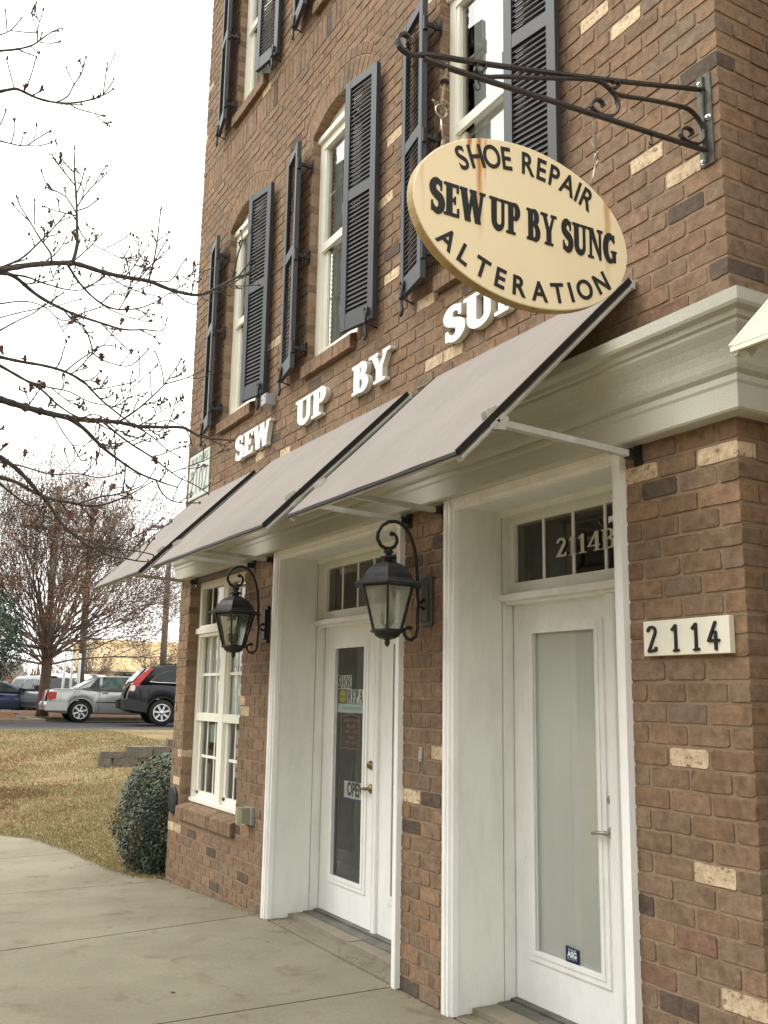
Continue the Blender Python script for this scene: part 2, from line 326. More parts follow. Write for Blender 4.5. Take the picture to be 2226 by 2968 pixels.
def curtain_mat():
    m, ns, ls, b = newmat('white_curtain')
    geo = N(ns, 'ShaderNodeNewGeometry'); mp = N(ns, 'ShaderNodeMapping'); mp.inputs['Scale'].default_value = (1,1,.12); ls.new(geo.outputs['Position'], mp.inputs['Vector'])
    n = N(ns, 'ShaderNodeTexNoise', Scale=9.0, Detail=4.0); ls.new(mp.outputs[0], n.inputs['Vector'])
    r = N(ns, 'ShaderNodeValToRGB'); r.color_ramp.elements[0].color = (.86,.89,.84,1); r.color_ramp.elements[1].color = (.93,.95,.91,1); ls.new(n.outputs['Fac'], r.inputs['Fac'])
    ls.new(r.outputs[0], b.inputs['Base Color']); b.inputs['Roughness'].default_value = .9
    b.inputs['Emission Color'].default_value = (0,0,0,1)
    return m
M['curtain'] = curtain_mat()
def concrete():
    m, ns, ls, b = newmat('concrete')
    geo = N(ns, 'ShaderNodeNewGeometry')
    n1 = N(ns, 'ShaderNodeTexNoise', Scale=1.1, Detail=8.0, Roughness=.62); ls.new(geo.outputs['Position'], n1.inputs['Vector'])
    n2 = N(ns, 'ShaderNodeTexNoise', Scale=260.0, Detail=3.0, Roughness=.8); ls.new(geo.outputs['Position'], n2.inputs['Vector'])
    n3 = N(ns, 'ShaderNodeTexNoise', Scale=4.0, Detail=5.0, Roughness=.6); n3.inputs['Distortion'].default_value = .6; ls.new(geo.outputs['Position'], n3.inputs['Vector'])
    r1 = N(ns, 'ShaderNodeValToRGB'); e = r1.color_ramp.elements; e[0].position = .28; e[1].position = .7
    e[0].color = (.178,.154,.108,1); e[1].color = (.262,.236,.172,1); ls.new(n1.outputs['Fac'], r1.inputs['Fac'])
    r3 = N(ns, 'ShaderNodeValToRGB'); e = r3.color_ramp.elements; e[0].position = .22; e[1].position = .44
    e[0].color = (.58,.50,.38,1); e[1].color = (1,1,1,1); ls.new(n3.outputs['Fac'], r3.inputs['Fac'])
    mm = N(ns, 'ShaderNodeMixRGB', blend_type='MULTIPLY'); mm.inputs[0].default_value = .9; ls.new(r1.outputs[0], mm.inputs[1]); ls.new(r3.outputs[0], mm.inputs[2])
    r2 = N(ns, 'ShaderNodeMapRange'); r2.inputs['From Min'].default_value = .25; r2.inputs['From Max'].default_value = .75; r2.inputs['To Min'].default_value = .82; r2.inputs['To Max'].default_value = 1.15; ls.new(n2.outputs['Fac'], r2.inputs['Value'])
    mu = N(ns, 'ShaderNodeVectorMath', operation='SCALE'); ls.new(mm.outputs[0], mu.inputs[0]); ls.new(r2.outputs[0], mu.inputs['Scale']); ls.new(mu.outputs[0], b.inputs['Base Color'])
    vo = N(ns, 'ShaderNodeTexVoronoi', Scale=2.3); ls.new(geo.outputs['Position'], vo.inputs['Vector'])
    rv = N(ns, 'ShaderNodeMapRange'); rv.inputs['From Min'].default_value = .035; rv.inputs['From Max'].default_value = .055; rv.inputs['To Min'].default_value = .62; rv.inputs['To Max'].default_value = 1.0; ls.new(vo.outputs['Distance'], rv.inputs['Value'])
    n7 = N(ns, 'ShaderNodeTexNoise', Scale=38.0, Detail=6.0, Roughness=.75); ls.new(geo.outputs['Position'], n7.inputs['Vector'])
    r7 = N(ns, 'ShaderNodeMapRange'); r7.inputs['From Min'].default_value = .3; r7.inputs['From Max'].default_value = .7; r7.inputs['To Min'].default_value = .86; r7.inputs['To Max'].default_value = 1.10; ls.new(n7.outputs['Fac'], r7.inputs['Value'])
    mv = N(ns, 'ShaderNodeMath', operation='MULTIPLY'); ls.new(rv.outputs[0], mv.inputs[0]); ls.new(r7.outputs[0], mv.inputs[1])
    mu2 = N(ns, 'ShaderNodeVectorMath', operation='SCALE'); ls.new(mu.outputs[0], mu2.inputs[0]); ls.new(mv.outputs[0], mu2.inputs['Scale']); ls.new(mu2.outputs[0], b.inputs['Base Color'])
    b.inputs['Roughness'].default_value = .9; b.inputs['Specular IOR Level'].default_value = .25
    bp = N(ns, 'ShaderNodeBump', Strength=.4, Distance=.003); ls.new(n2.outputs['Fac'], bp.inputs['Height']); ls.new(bp.outputs[0], b.inputs['Normal'])
    return m
M['concrete'] = concrete()
def lawn_mat(name='lawn'):
    m, ns, ls, b = newmat(name)
    geo = N(ns, 'ShaderNodeNewGeometry')
    n1 = N(ns, 'ShaderNodeTexNoise', Scale=.55, Detail=6.0, Roughness=.6); ls.new(geo.outputs['Position'], n1.inputs['Vector'])
    n2 = N(ns, 'ShaderNodeTexNoise', Scale=9.0, Detail=7.0, Roughness=.75); ls.new(geo.outputs['Position'], n2.inputs['Vector'])
    n3 = N(ns, 'ShaderNodeTexNoise', Scale=.33, Detail=4.0); mp = N(ns, 'ShaderNodeMapping'); mp.inputs['Location'].default_value = (7,3,0); mp.inputs['Scale'].default_value = (1.6,.7,1)
    ls.new(geo.outputs['Position'], mp.inputs['Vector']); ls.new(mp.outputs[0], n3.inputs['Vector'])
    r1 = N(ns, 'ShaderNodeValToRGB'); e = r1.color_ramp.elements; e[0].position = .36; e[1].position = .62
    e[0].color = (.215,.175,.085,1); e[1].color = (.35,.26,.145,1); ls.new(n1.outputs['Fac'], r1.inputs['Fac'])
    r3 = N(ns, 'ShaderNodeMapRange'); r3.inputs['From Min'].default_value = .54; r3.inputs['From Max'].default_value = .64; r3.inputs['To Max'].default_value = .75; ls.new(n3.outputs['Fac'], r3.inputs['Value'])
    mx = N(ns, 'ShaderNodeMixRGB'); ls.new(r3.outputs[0], mx.inputs[0]); ls.new(r1.outputs[0], mx.inputs[1]); mx.inputs[2].default_value = (.20,.118,.058,1)
    r2 = N(ns, 'ShaderNodeMapRange'); r2.inputs['From Min'].default_value = .3; r2.inputs['From Max'].default_value = .7; r2.inputs['To Min'].default_value = .58; r2.inputs['To Max'].default_value = 1.25; ls.new(n2.outputs['Fac'], r2.inputs['Value'])
    mu = N(ns, 'ShaderNodeVectorMath', operation='SCALE'); ls.new(mx.outputs[0], mu.inputs[0]); ls.new(r2.outputs[0], mu.inputs['Scale']); ls.new(mu.outputs[0], b.inputs['Base Color'])
    b.inputs['Roughness'].default_value = 1.0; b.inputs['Specular IOR Level'].default_value = .1
    bp = N(ns, 'ShaderNodeBump', Strength=.9, Distance=.05); ls.new(n2.outputs['Fac'], bp.inputs['Height']); ls.new(bp.outputs[0], b.inputs['Normal'])
    return m
M['lawn'] = lawn_mat()
M['blade'] = None
def rand_mat(name, cols, rough=.8, trans=0.0, spec=.3):
    # colour picked per face group through the point attribute "bcol"
    m, ns, ls, b = newmat(name)
    at = N(ns, 'ShaderNodeVertexColor'); at.layer_name = 'bcol'
    ls.new(at.outputs['Color'], b.inputs['Base Color']); b.inputs['Roughness'].default_value = rough; b.inputs['Specular IOR Level'].default_value = spec
    return m
M['vcol'] = rand_mat('grass_blades', None, rough=.95, spec=.1)
M['leaf'] = rand_mat('leaves', None, rough=.42, spec=.55)
M['dryleaf'] = rand_mat('dry_leaves', None, rough=.85, spec=.2)
M['asphalt'] = pm('asphalt', (0.0704,0.0704,0.0704), rough=.9, var=.15, scale=2.5, bump=.5, bscale=120)
M['kerb'] = pm('kerb_concrete', (0.225,0.195,0.15), rough=.9, var=.2, scale=3)
M['mulch'] = pm('mulch', (.20,.10,.05), rough=1, var=.35, scale=14, bump=1.0, bscale=40, col2=(.09,.045,.025))
M['bark'] = pm('bark', (.10,.088,.078), rough=.9, var=.3, scale=12, bump=.8, bscale=60)
M['bark_brown'] = pm('brown_bark', (0.136,0.08075,0.04675), rough=.95, var=.3, scale=6, bump=.8, bscale=40, col2=(.07,.045,.03))
M['twig'] = pm('twig', (.175,.130,.104), rough=.9, var=.2, scale=4)
M['pole'] = pm('pole_wood', (.20,.17,.135), rough=.95, var=.2, scale=3)
M['block'] = pm('retaining_block', (0.17,0.153,0.1232), rough=.95, var=.2, scale=9, bump=1.0, bscale=50, col2=(.10,.09,.075))
M['stone'] = pm('threshold_stone', (0.24,0.208,0.152), rough=.85, var=.2, scale=9, bump=.6, bscale=50, col2=(.20,.18,.14))
M['metal_sill'] = pm('threshold_metal', (.15,.15,.125), rough=.5, var=.25, scale=10, metal=.3)
M['tyre'] = pm('tyre', (.018,.018,.018), rough=.85, var=.2)
M['rim'] = pm('alloy_rim', (.55,.56,.58), rough=.3, var=.05, metal=.8)
M['car_silver'] = pm('silver_paint', (0.425,0.4335,0.442), rough=.28, var=.02, metal=.5, coat=.6)
M['car_black'] = pm('dark_paint', (.006,.008,.013), rough=.4, var=.05, coat=.25, spec=.3)
M['car_blue'] = pm('blue_paint', (.045,.06,.125), rough=.28, var=.04, metal=.3, coat=.6)
M['car_green'] = pm('grey_green_paint', (.17,.19,.18), rough=.32, var=.04, metal=.4, coat=.5)
M['car_white'] = pm('white_car_paint', (.72,.72,.68), rough=.35, var=.03, coat=.4)
M['car_glass'] = pm('car_glass', (.018,.024,.024), rough=.12, var=.3, scale=3, spec=.35)
M['car_glass_green'] = pm('green_car_glass', (.06,.11,.09), rough=.10, var=.6, scale=5, spec=.4)
M['car_trim'] = pm('car_trim', (.02,.02,.02), rough=.6, var=.1)
M['chrome'] = pm('chrome', (.7,.7,.7), rough=.15, var=.02, metal=1)
M['red_lens'] = pm('red_lens', (.50,.012,.012), rough=.2, var=.1, coat=.5)
M['clear_lens'] = pm('clear_lens', (.68,.66,.60), rough=.15, var=.1, coat=.5)
M['peach'] = pm('tan_stucco', (.62,.44,.25), rough=.9, var=.05, scale=1)
M['peach2'] = pm('cream_stucco', (.78,.64,.42), rough=.9, var=.04, scale=1)
M['fence_wood'] = pm('weathered_fence', (.17,.15,.12), rough=.9, var=.2)
def sign_wood():
    m, ns, ls, b = newmat('sign_cream')
    tc = N(ns, 'ShaderNodeTexCoord'); sp = N(ns, 'ShaderNodeSeparateXYZ'); ls.new(tc.outputs['Object'], sp.inputs[0])
    n1 = N(ns, 'ShaderNodeTexNoise', Scale=5.0, Detail=6.0); ls.new(tc.outputs['Object'], n1.inputs['Vector'])
    r = N(ns, 'ShaderNodeValToRGB'); r.color_ramp.elements[0].color = (.74,.62,.41,1); r.color_ramp.elements[1].color = (.82,.70,.48,1); ls.new(n1.outputs['Fac'], r.inputs['Fac'])
    cur = r.outputs[0]
    # rust runs below the two hanging bolts: streaks with their own shape, in the sign's own coordinates
    for (y0, w, zb, amt) in ((-.200, .020, -.16, 1.0), (-.238, .014, .14, 1.3), (-.175, .010, .05, .55), (.362, .020, -.22, .75), (.375, .012, -.05, .5), (-.425, .014, -.12, .4)):
        nz = N(ns, 'ShaderNodeTexNoise', Scale=7.0, Detail=3.0); ls.new(tc.outputs['Object'], nz.inputs['Vector'])
        off = N(ns, 'ShaderNodeMath', operation='MULTIPLY_ADD'); off.inputs[1].default_value = .03; off.inputs[2].default_value = -y0-.015; ls.new(nz.outputs['Fac'], off.inputs[0])
        a = N(ns, 'ShaderNodeMath', operation='ADD'); ls.new(sp.outputs['Y'], a.inputs[0]); ls.new(off.outputs[0], a.inputs[1])
        ab = N(ns, 'ShaderNodeMath', operation='ABSOLUTE'); ls.new(a.outputs[0], ab.inputs[0])
        mr = N(ns, 'ShaderNodeMapRange', interpolation_type='SMOOTHSTEP'); mr.inputs['From Min'].default_value = w; mr.inputs['From Max'].default_value = 0.0; ls.new(ab.outputs[0], mr.inputs['Value'])
        mz = N(ns, 'ShaderNodeMapRange', interpolation_type='SMOOTHSTEP'); mz.inputs['From Min'].default_value = zb; mz.inputs['From Max'].default_value = max(zb+.12, .20); mz.inputs['To Max'].default_value = amt; ls.new(sp.outputs['Z'], mz.inputs['Value'])
        mu = N(ns, 'ShaderNodeMath', operation='MULTIPLY', use_clamp=True); ls.new(mr.outputs[0], mu.inputs[0]); ls.new(mz.outputs[0], mu.inputs[1])
        mx = N(ns, 'ShaderNodeMixRGB'); ls.new(mu.outputs[0], mx.inputs[0]); ls.new(cur, mx.inputs[1]); mx.inputs[2].default_value = (.46,.17,.03,1); cur = mx.outputs[0]
    ls.new(cur, b.inputs['Base Color']); b.inputs['Roughness'].default_value = .6; b.inputs['Specular IOR Level'].default_value = .25
    return m
M['sign_cream'] = sign_wood()
M['sign_edge'] = pm('sign_edge', (.46,.36,.17), rough=.6, var=.2, scale=9, col2=(.28,.16,.045))
# ---------------------------------------------------------------- letters drawn as signed distances, outlined and extruded
def _cap(X, Y, a, b, ra, rb):
    ax, ay = a; bx, by = b; dx, dy = bx-ax, by-ay; L = dx*dx+dy*dy + 1e-12
    t = np.clip(((X-ax)*dx+(Y-ay)*dy)/L, 0, 1)
    return np.hypot(X-ax-t*dx, Y-ay-t*dy) - (ra + (rb-ra)*t)
def _rect(X, Y, x0, y0, x1, y1):
    return np.maximum(np.abs(X-(x0+x1)/2)-(x1-x0)/2, np.abs(Y-(y0+y1)/2)-(y1-y0)/2)
def _quad(X, Y, pts):
    # convex polygon, counter-clockwise
    d = -1e9*np.ones_like(X); n = len(pts)
    for i in range(n):
        ax, ay = pts[i]; bx, by = pts[(i+1) % n]; ex, ey = bx-ax, by-ay; L = math.hypot(ex, ey)
        d = np.maximum(d, ((X-ax)*ey - (Y-ay)*ex)/L)
    return d
def _arc(X, Y, cx, cy, rx, ry, a0, a1, w0, w1, wm=None, n=18):
    d = None
    for i in range(n):
        t0, t1 = i/n, (i+1)/n; A, B = math.radians(a0+(a1-a0)*t0), math.radians(a0+(a1-a0)*t1)
        def W(t):
            return w0+(w1-w0)*t if wm is None else (w0+(w1-w0)*t) + (wm-(w0+w1)/2)*math.sin(PI*t)
        q = _cap(X, Y, (cx+rx*math.cos(A), cy+ry*math.sin(A)), (cx+rx*math.cos(B), cy+ry*math.sin(B)), W(t0), W(t1))
        d = q if d is None else np.minimum(d, q)
    return d
def serif_glyph(ch, S=.085, T=.035, sr=.055, W=None):
    # S stem half width, T thin half width, sr serif half height. cap height 1. returns width, function
    def vs(X, Y, x, w=None, y0=0, y1=1, sl=.10, b0=True, b1=True):
        w = w or S; d = _rect(X, Y, x-w, y0, x+w, y1)
        if b0: d = np.minimum(d, _rect(X, Y, x-w-sl, y0, x+w+sl, y0+sr))
        if b1: d = np.minimum(d, _rect(X, Y, x-w-sl, y1-sr, x+w+sl, y1))
        return d
    def mn(*a):
        d = a[0]
        for q in a[1:]: d = np.minimum(d, q)
        return d
    def dg(X, Y, xa, ya, xb, yb, w):
        # diagonal bar with horizontal cuts
        return _quad(X, Y, [(xb-w, yb), (xa-w, ya), (xa+w, ya), (xb+w, yb)]) if yb > ya else _quad(X, Y, [(xa-w, ya), (xb-w, yb), (xb+w, yb), (xa+w, ya)])
    if ch == 'E':
        return .62, lambda X, Y: mn(vs(X,Y,.20), _rect(X,Y,.2,0,.58,T*2), _rect(X,Y,.2,1-T*2,.56,1), _rect(X,Y,.2,.5-T,.44,.5+T),
                                    _rect(X,Y,.52,0,.60,.27), _rect(X,Y,.50,.75,.58,1), _rect(X,Y,.40,.38,.46,.62))
    if ch == 'S':
        return .60, lambda X, Y: mn(_arc(X,Y,.30,.745,.175,.205,25,265,.045,S,S), _arc(X,Y,.30,.275,.19,.235,90,-160,S,.045,S),
                                    _cap(X,Y,(.20,.57),(.42,.44),S,S), _rect(X,Y,.44,.68,.50,.98), _rect(X,Y,.07,.02,.13,.32))
    if ch == 'W':
        return 1.10, lambda X, Y: mn(dg(X,Y,.34,0,.16,1,S), dg(X,Y,.34,0,.55,1,T*1.2), dg(X,Y,.76,0,.55,1,S), dg(X,Y,.76,0,.95,1,T*1.2),
                                    _rect(X,Y,.0,1-sr,.32,1), _rect(X,Y,.42,1-sr,.70,1), _rect(X,Y,.84,1-sr,1.08,1))
    if ch == 'U':
        return .80, lambda X, Y: mn(vs(X,Y,.20,y0=.28,b0=False), vs(X,Y,.62,w=T*1.4,y0=.28,b0=False), _arc(X,Y,.41,.30,.21,.23,180,360,S,T*1.4,S*.8))
    if ch == 'P':
        return .68, lambda X, Y: mn(vs(X,Y,.20), _arc(X,Y,.36,.735,.17,.225,-90,90,T,T,S), _rect(X,Y,.2,1-T*2,.38,1), _rect(X,Y,.2,.51-T,.38,.51+T))
    if ch == 'R':
        return .76, lambda X, Y: mn(vs(X,Y,.20), _arc(X,Y,.36,.745,.16,.215,-90,90,T,T,S), _rect(X,Y,.2,1-T*2,.38,1), _rect(X,Y,.2,.53-T,.38,.53+T),
                                    dg(X,Y,.60,0,.40,.52,S*.9), _rect(X,Y,.52,0,.76,sr))
    if ch == 'B':
        return .72, lambda X, Y: mn(vs(X,Y,.20,sl=.08), _arc(X,Y,.36,.76,.15,.205,-90,90,T,T,S), _arc(X,Y,.38,.27,.19,.235,-90,90,T,T,S),
                                    _rect(X,Y,.2,1-T*2,.38,1), _rect(X,Y,.2,.53-T,.40,.53+T), _rect(X,Y,.2,0,.40,T*2))
    if ch == 'Y':
        return .84, lambda X, Y: mn(vs(X,Y,.42,y1=.5,b1=False), _quad(X,Y,[(.42-S,.46),(.42+S*.6,.40),(.26,1),(.09,1)]), _quad(X,Y,[(.42-S*.3,.40),(.42+S,.46),(.74,1),(.64,1)]),
                                    _rect(X,Y,.0,1-sr,.36,1), _rect(X,Y,.54,1-sr,.84,1))
    if ch == 'N':
        return .86, lambda X, Y: mn(vs(X,Y,.18,w=T*1.2), vs(X,Y,.70,w=T*1.2,b0=False), _quad(X,Y,[(.70-.02,0),(.70+T*1.2,0),(.20+S,1),(.06,1)]), _rect(X,Y,.02,1-sr,.2,1))
    if ch == 'G':
        return .80, lambda X, Y: mn(_arc(X,Y,.42,.5,.27,.42,40,300,.05,T,S*1.15), _rect(X,Y,.60-S*.6,.06,.60+S,.44), _rect(X,Y,.46,.38,.78,.44), _rect(X,Y,.60,.70,.66,.98), _cap(X,Y,(.42,.06),(.60,.12),.05,.05))
    if ch == 'H':
        return .84, lambda X, Y: mn(vs(X,Y,.20), vs(X,Y,.64), _rect(X,Y,.2,.5-T,.64,.5+T))
    if ch == 'O':
        return .80, lambda X, Y: np.minimum(_arc(X,Y,.40,.5,.27,.455,90,270,T,T,S*1.15), _arc(X,Y,.40,.5,.27,.455,-90,90,T,T,S*1.15))
    if ch == 'A':
        return .84, lambda X, Y: mn(_quad(X,Y,[(.12,0),(.20,0),(.46,1),(.38,1)]), _quad(X,Y,[(.56,0),(.74,0),(.48,1),(.36,1)]), _rect(X,Y,.22,.30,.60,.30+T*2), _rect(X,Y,.02,0,.30,sr), _rect(X,Y,.50,0,.84,sr))
    if ch == 'I':
        return .40, lambda X, Y: vs(X,Y,.20)
    if ch == '1':
        return .46, lambda X, Y: mn(vs(X,Y,.25,b1=False), _quad(X,Y,[(.06,.80),(.20,.80),(.25+S,1),(.22,1)]))
    if ch == '2':
        return .58, lambda X, Y: mn(_arc(X,Y,.28,.74,.17,.215,165,-30,.055,S*.8,S*.8), _quad(X,Y,[(.06,.08),(.22,.08),(.50,.62),(.36,.70)]), _rect(X,Y,.05,0,.52,.11), _rect(X,Y,.46,0,.53,.22))
    if ch == '4':
        return .60, lambda X, Y: mn(_rect(X,Y,.36,0,.36+S*2,1), _rect(X,Y,.02,.25,.58,.25+T*2), _quad(X,Y,[(.02,.25),(.10,.25),(.48,1),(.38,1)]), _rect(X,Y,.28,0,.60,sr))
    raise KeyError(ch)
def slim_glyph(ch, w=.06):
    c = lambda X, Y, *p: _cap(X, Y, p[0], p[1], p[2] if len(p) > 2 else w, p[3] if len(p) > 3 else w)
    def mn(*a):
        d = a[0]
        for q in a[1:]: d = np.minimum(d, q)
        return d
    if ch == '2': return .5, lambda X, Y: mn(_arc(X,Y,.25,.78,.17,.165,170,-25,w,w), c(X,Y,(.40,.70),(.10,.06)), c(X,Y,(.10,.06),(.42,.10)), c(X,Y,(.42,.10),(.43,.18)))
    if ch == '1': return .4, lambda X, Y: mn(c(X,Y,(.22,.94),(.22,.08)), c(X,Y,(.22,.94),(.08,.80)), c(X,Y,(.14,.05),(.32,.07),.045,.045))
    if ch == '4': return .52, lambda X, Y: mn(c(X,Y,(.34,.95),(.06,.34)), c(X,Y,(.06,.34),(.46,.34)), c(X,Y,(.34,.62),(.34,.05)))
    raise KeyError(ch)
def contours(fn, w, n=96, rnd=0.0, bold=0.0):
    m = .16; xs = np.linspace(-m, w+m, int(n*(w+2*m))); ys = np.linspace(-m, 1+m, int(n*(1+2*m)))
    X, Y = np.meshgrid(xs, ys); D = fn(X, Y) - bold
    if rnd:   # soften the corners
        for _ in range(int(rnd)):
            D[1:-1,1:-1] = (D[1:-1,1:-1]*2 + D[:-2,1:-1] + D[2:,1:-1] + D[1:-1,:-2] + D[1:-1,2:])/6
    I = D < 0; seg = {}
    H_, W_ = D.shape
    def ex(i, j, k):   # point on edge k of cell
        (a, b) = (((i,j),(i,j+1)), ((i,j+1),(i+1,j+1)), ((i+1,j),(i+1,j+1)), ((i,j),(i+1,j)))[k]
        key = (a, b); va, vb = D[a], D[b]; t = va/(va-vb)
        return key, (xs[a[1]]+(xs[b[1]]-xs[a[1]])*t, ys[a[0]]+(ys[b[0]]-ys[a[0]])*t)
    T = {1:[(3,0)],2:[(0,1)],3:[(3,1)],4:[(1,2)],5:[(3,2),(1,0)],6:[(0,2)],7:[(3,2)],8:[(2,3)],9:[(2,0)],10:[(0,3),(2,1)],11:[(2,1)],12:[(1,3)],13:[(1,0)],14:[(0,3)]}
    code = I[:-1,:-1]*1 + I[:-1,1:]*2 + I[1:,1:]*4 + I[1:,:-1]*8
    pos = {}
    for i, j in zip(*np.nonzero((code > 0) & (code < 15))):
        for a, b in T[int(code[i, j])]:
            ka, pa = ex(i, j, a); kb, pb = ex(i, j, b); pos[ka] = pa; pos[kb] = pb; seg[ka] = kb
    loops = []
    while seg:
        k0 = next(iter(seg)); L = []; k = k0
        while k in seg: L.append(pos[k]); k = seg.pop(k)
        if len(L) > 5:
            out = [L[0]]                      # drop nearly collinear points
            for i in range(1, len(L)-1):
                ax, ay = out[-1]; bx, by = L[i]; cx, cy = L[i+1]
                cr = abs((bx-ax)*(cy-by)-(by-ay)*(cx-bx)); 
                if cr > 2.5e-5 or math.hypot(bx-ax, by-ay) > .25: out.append(L[i])
            if len(out) > 3: loops.append(out)
    return loops
_GC = {}
def glyph(ch, style='serif', **kw):
    rnd = kw.pop('rnd', 0); bold = kw.pop('bold', 0.0)
    key = (ch, style, rnd, bold, tuple(sorted(kw.items())))
    if key not in _GC:
        w, fn = (serif_glyph if style == 'serif' else slim_glyph)(ch, **kw)
        _GC[key] = (w, contours(fn, w, rnd=rnd, bold=bold))
    return _GC[key]
def fill_mesh(name, loops, depth, mats, bevel=0.0):
    # 2D loops -> extruded mesh in the local XY plane, thickness along +-Z
    cu = bpy.data.curves.new(name, 'CURVE'); cu.dimensions = '2D'; cu.fill_mode = 'BOTH'; cu.extrude = depth; cu.bevel_depth = bevel; cu.bevel_resolution = 1
    for L in loops:
        sp = cu.splines.new('POLY'); sp.points.add(len(L)-1); sp.use_cyclic_u = True
        sp.points.foreach_set('co', [c for x, y in L for c in (x, y, 0, 1)])
    o = bpy.data.objects.new(name, cu); COL.objects.link(o)
    dg_ = bpy.context.evaluated_depsgraph_get(); me = bpy.data.meshes.new_from_object(o.evaluated_get(dg_))
    bpy.data.objects.remove(o); me.name = name
    me.materials.clear()
    for m in mats: me.materials.append(m)
    if len(mats) > 1:
        for p in me.polygons: p.material_index = 0 if abs(p.normal.z) > .9 else 1
    return me
def text_mesh(name, txt, size, mats, depth=0.0008, bold=0.0, sx=1.0, align='CENTER', space=1.0):
    cu = bpy.data.curves.new(name, 'FONT'); cu.body = txt; cu.size = size; cu.extrude = depth; cu.offset = bold; cu.align_x = align; cu.align_y = 'CENTER'; cu.space_character = space
    o = bpy.data.objects.new(name, cu); COL.objects.link(o); o.scale = (sx, 1, 1)
    dg_ = bpy.context.evaluated_depsgraph_get(); me = bpy.data.meshes.new_from_object(o.evaluated_get(dg_))
    bpy.data.objects.remove(o); me.name = name
    if sx != 1: me.transform(Matrix.Diagonal((sx, 1, 1, 1)))
    me.materials.clear()
    for m in mats: me.materials.append(m)
    return me
FRONT = Matrix(((1,0,0,0),(0,0,-1,0),(0,1,0,0),(0,0,0,1)))      # text plane XY -> wall facing -y
SIDE = Matrix(((0,0,1,0),(1,0,0,0),(0,1,0,0),(0,0,0,1)))        # text plane XY -> board facing +x, reading along +y
def place(name, me, base, loc, parent=None, rot2d=0.0, scale=1.0):
    o = bpy.data.objects.new(name, me); COL.objects.link(o)
    px, py, pz = wloc(parent) if parent is not None else (0,0,0)
    o.matrix_local = Matrix.Translation((loc[0]-px, loc[1]-py, loc[2]-pz)) @ base @ Matrix.Rotation(rot2d, 4, 'Z') @ Matrix.Scale(scale, 4)
    if parent is not None: o.parent = parent
    return o
def scaled(loops, sx, sy, dx=0, dy=0): return [[(x*sx+dx, y*sy+dy) for x, y in L] for L in loops]

# ---------------------------------------------------------------- ground, pavement, lawn, car park
def smooth(a, b, x):
    t = min(1, max(0, (x-a)/(b-a))); return t*t*(3-2*t)
PE = [(-26,-9),(-18,-6),(-13.4,-3.3),(-12.2,-2.3),(-11.0,-1.5),(-10.09,-.93),(-9.56,-.62),(-8.61,-.45),(-7.8,-.38),(-7.23,-.32),(-6.85,-.22),(-6.70,-.06)]
def pave_edge(x):   # building side edge of the pavement
    return -.012 if x >= -6.69 else float(np.interp(x, [p[0] for p in PE], [p[1] for p in PE]))
def ground_z(x, y):
    lot = .63
    if x > -7.0: return -.14
    z = -.135 + max(0.0, (-x-7.4)/14.9*.765)*smooth(.0, 1.9, y - pave_edge(x) - .12)
    if x < -22.3: return lot
    if x < -19: z = z + (lot-z)*smooth(-19, -22.3, x) if z < lot else z
    if -22.3 <= x < -15.15:       # bank held by the block wall
        k = smooth(.9, 1.7, y); z = z*(1-k) + max(z, .56 + (-x-15.15)*.01)*k
    return min(z, lot)
XS = [-900,-300,-140,-90,-70,-60,-50,-44,-38,-34,-31,-28,-26,-24] + list(np.arange(-22.3,-15.4,.45)) + [-15.22,-15.14] + list(np.arange(-14.8,-6.7,.2)) + [-6,-3,0,3,8,20,60,200,900]
YS = [-900,-200,-60,-25,-12,-8,-6] + list(np.arange(-5,5.1,.2)) + [6,7,8,10,12,16,22,40,120,900]
g = MB(); nx, ny = len(XS), len(YS)
for x in XS:
    for y in YS: g.v.append((x, y, ground_z(x, y) + (.012*math.sin(x*3.1+y*1.7) if -22 < x < -11 and -6 < y < 6 else 0)))
for i in range(nx-1):
    for j in range(ny-1): g.f.append((i*ny+j, (i+1)*ny+j, (i+1)*ny+j+1, i*ny+j+1)); g.m.append(0); g.sm.append(True)
ground = g.build('lawn', M['lawn']); tag(ground, 'dormant straw coloured lawn sloping up from the pavement', kind='structure')
a = MB(); a.add([(-22.5,-60,.637),(-22.5,60,.637),(-70,60,.637),(-70,-60,.637)], [(0,3,2,1)])
tag(a.build('parking_lot', M['asphalt']), kind='structure')
k = MB()
for (x0, x1, y0, y1) in ((-27.75, -27.6, -25, 2.75), (-30.2, -27.75, 2.6, 2.75), (-30.35, -30.2, 2.6, 14)): k.bbox(x0, x1, y0, y1, .55, .76, .02)
tag(k.build('kerb', M['kerb']), kind='structure')
mu = MB(); nx_, ny_ = 26, 60; keepq = lambda x, y: y < 2.55 or (x < -30.35 and y < 14)
for i in range(nx_+1):
    for j in range(ny_+1):
        x = -34.0 + 6.25*i/nx_; y = -14 + 28*j/ny_; ed = min(-27.75-x if y < 2.5 else -30.35-x, 2.6-y if x > -30.3 else 9)
        mu.v.append((x, y, .70 + .17*smooth(0, 1.3, ed) + random.uniform(-.015, .015)))
for i in range(nx_):
    for j in range(ny_):
        x = -34.0 + 6.25*(i+.5)/nx_; y = -14 + 28*(j+.5)/ny_
        if keepq(x, y): q = i*(ny_+1)+j; mu.f.append((q, q+ny_+1, q+ny_+2, q+1)); mu.m.append(0); mu.sm.append(True)
tag(mu.build('mulch_bed', M['mulch']), kind='structure')
k = MB(); k.bbox(-22.5, -22.38, -60, 60, .5, .655, .01); tag(k.build('road_edge', M['kerb']), kind='structure')

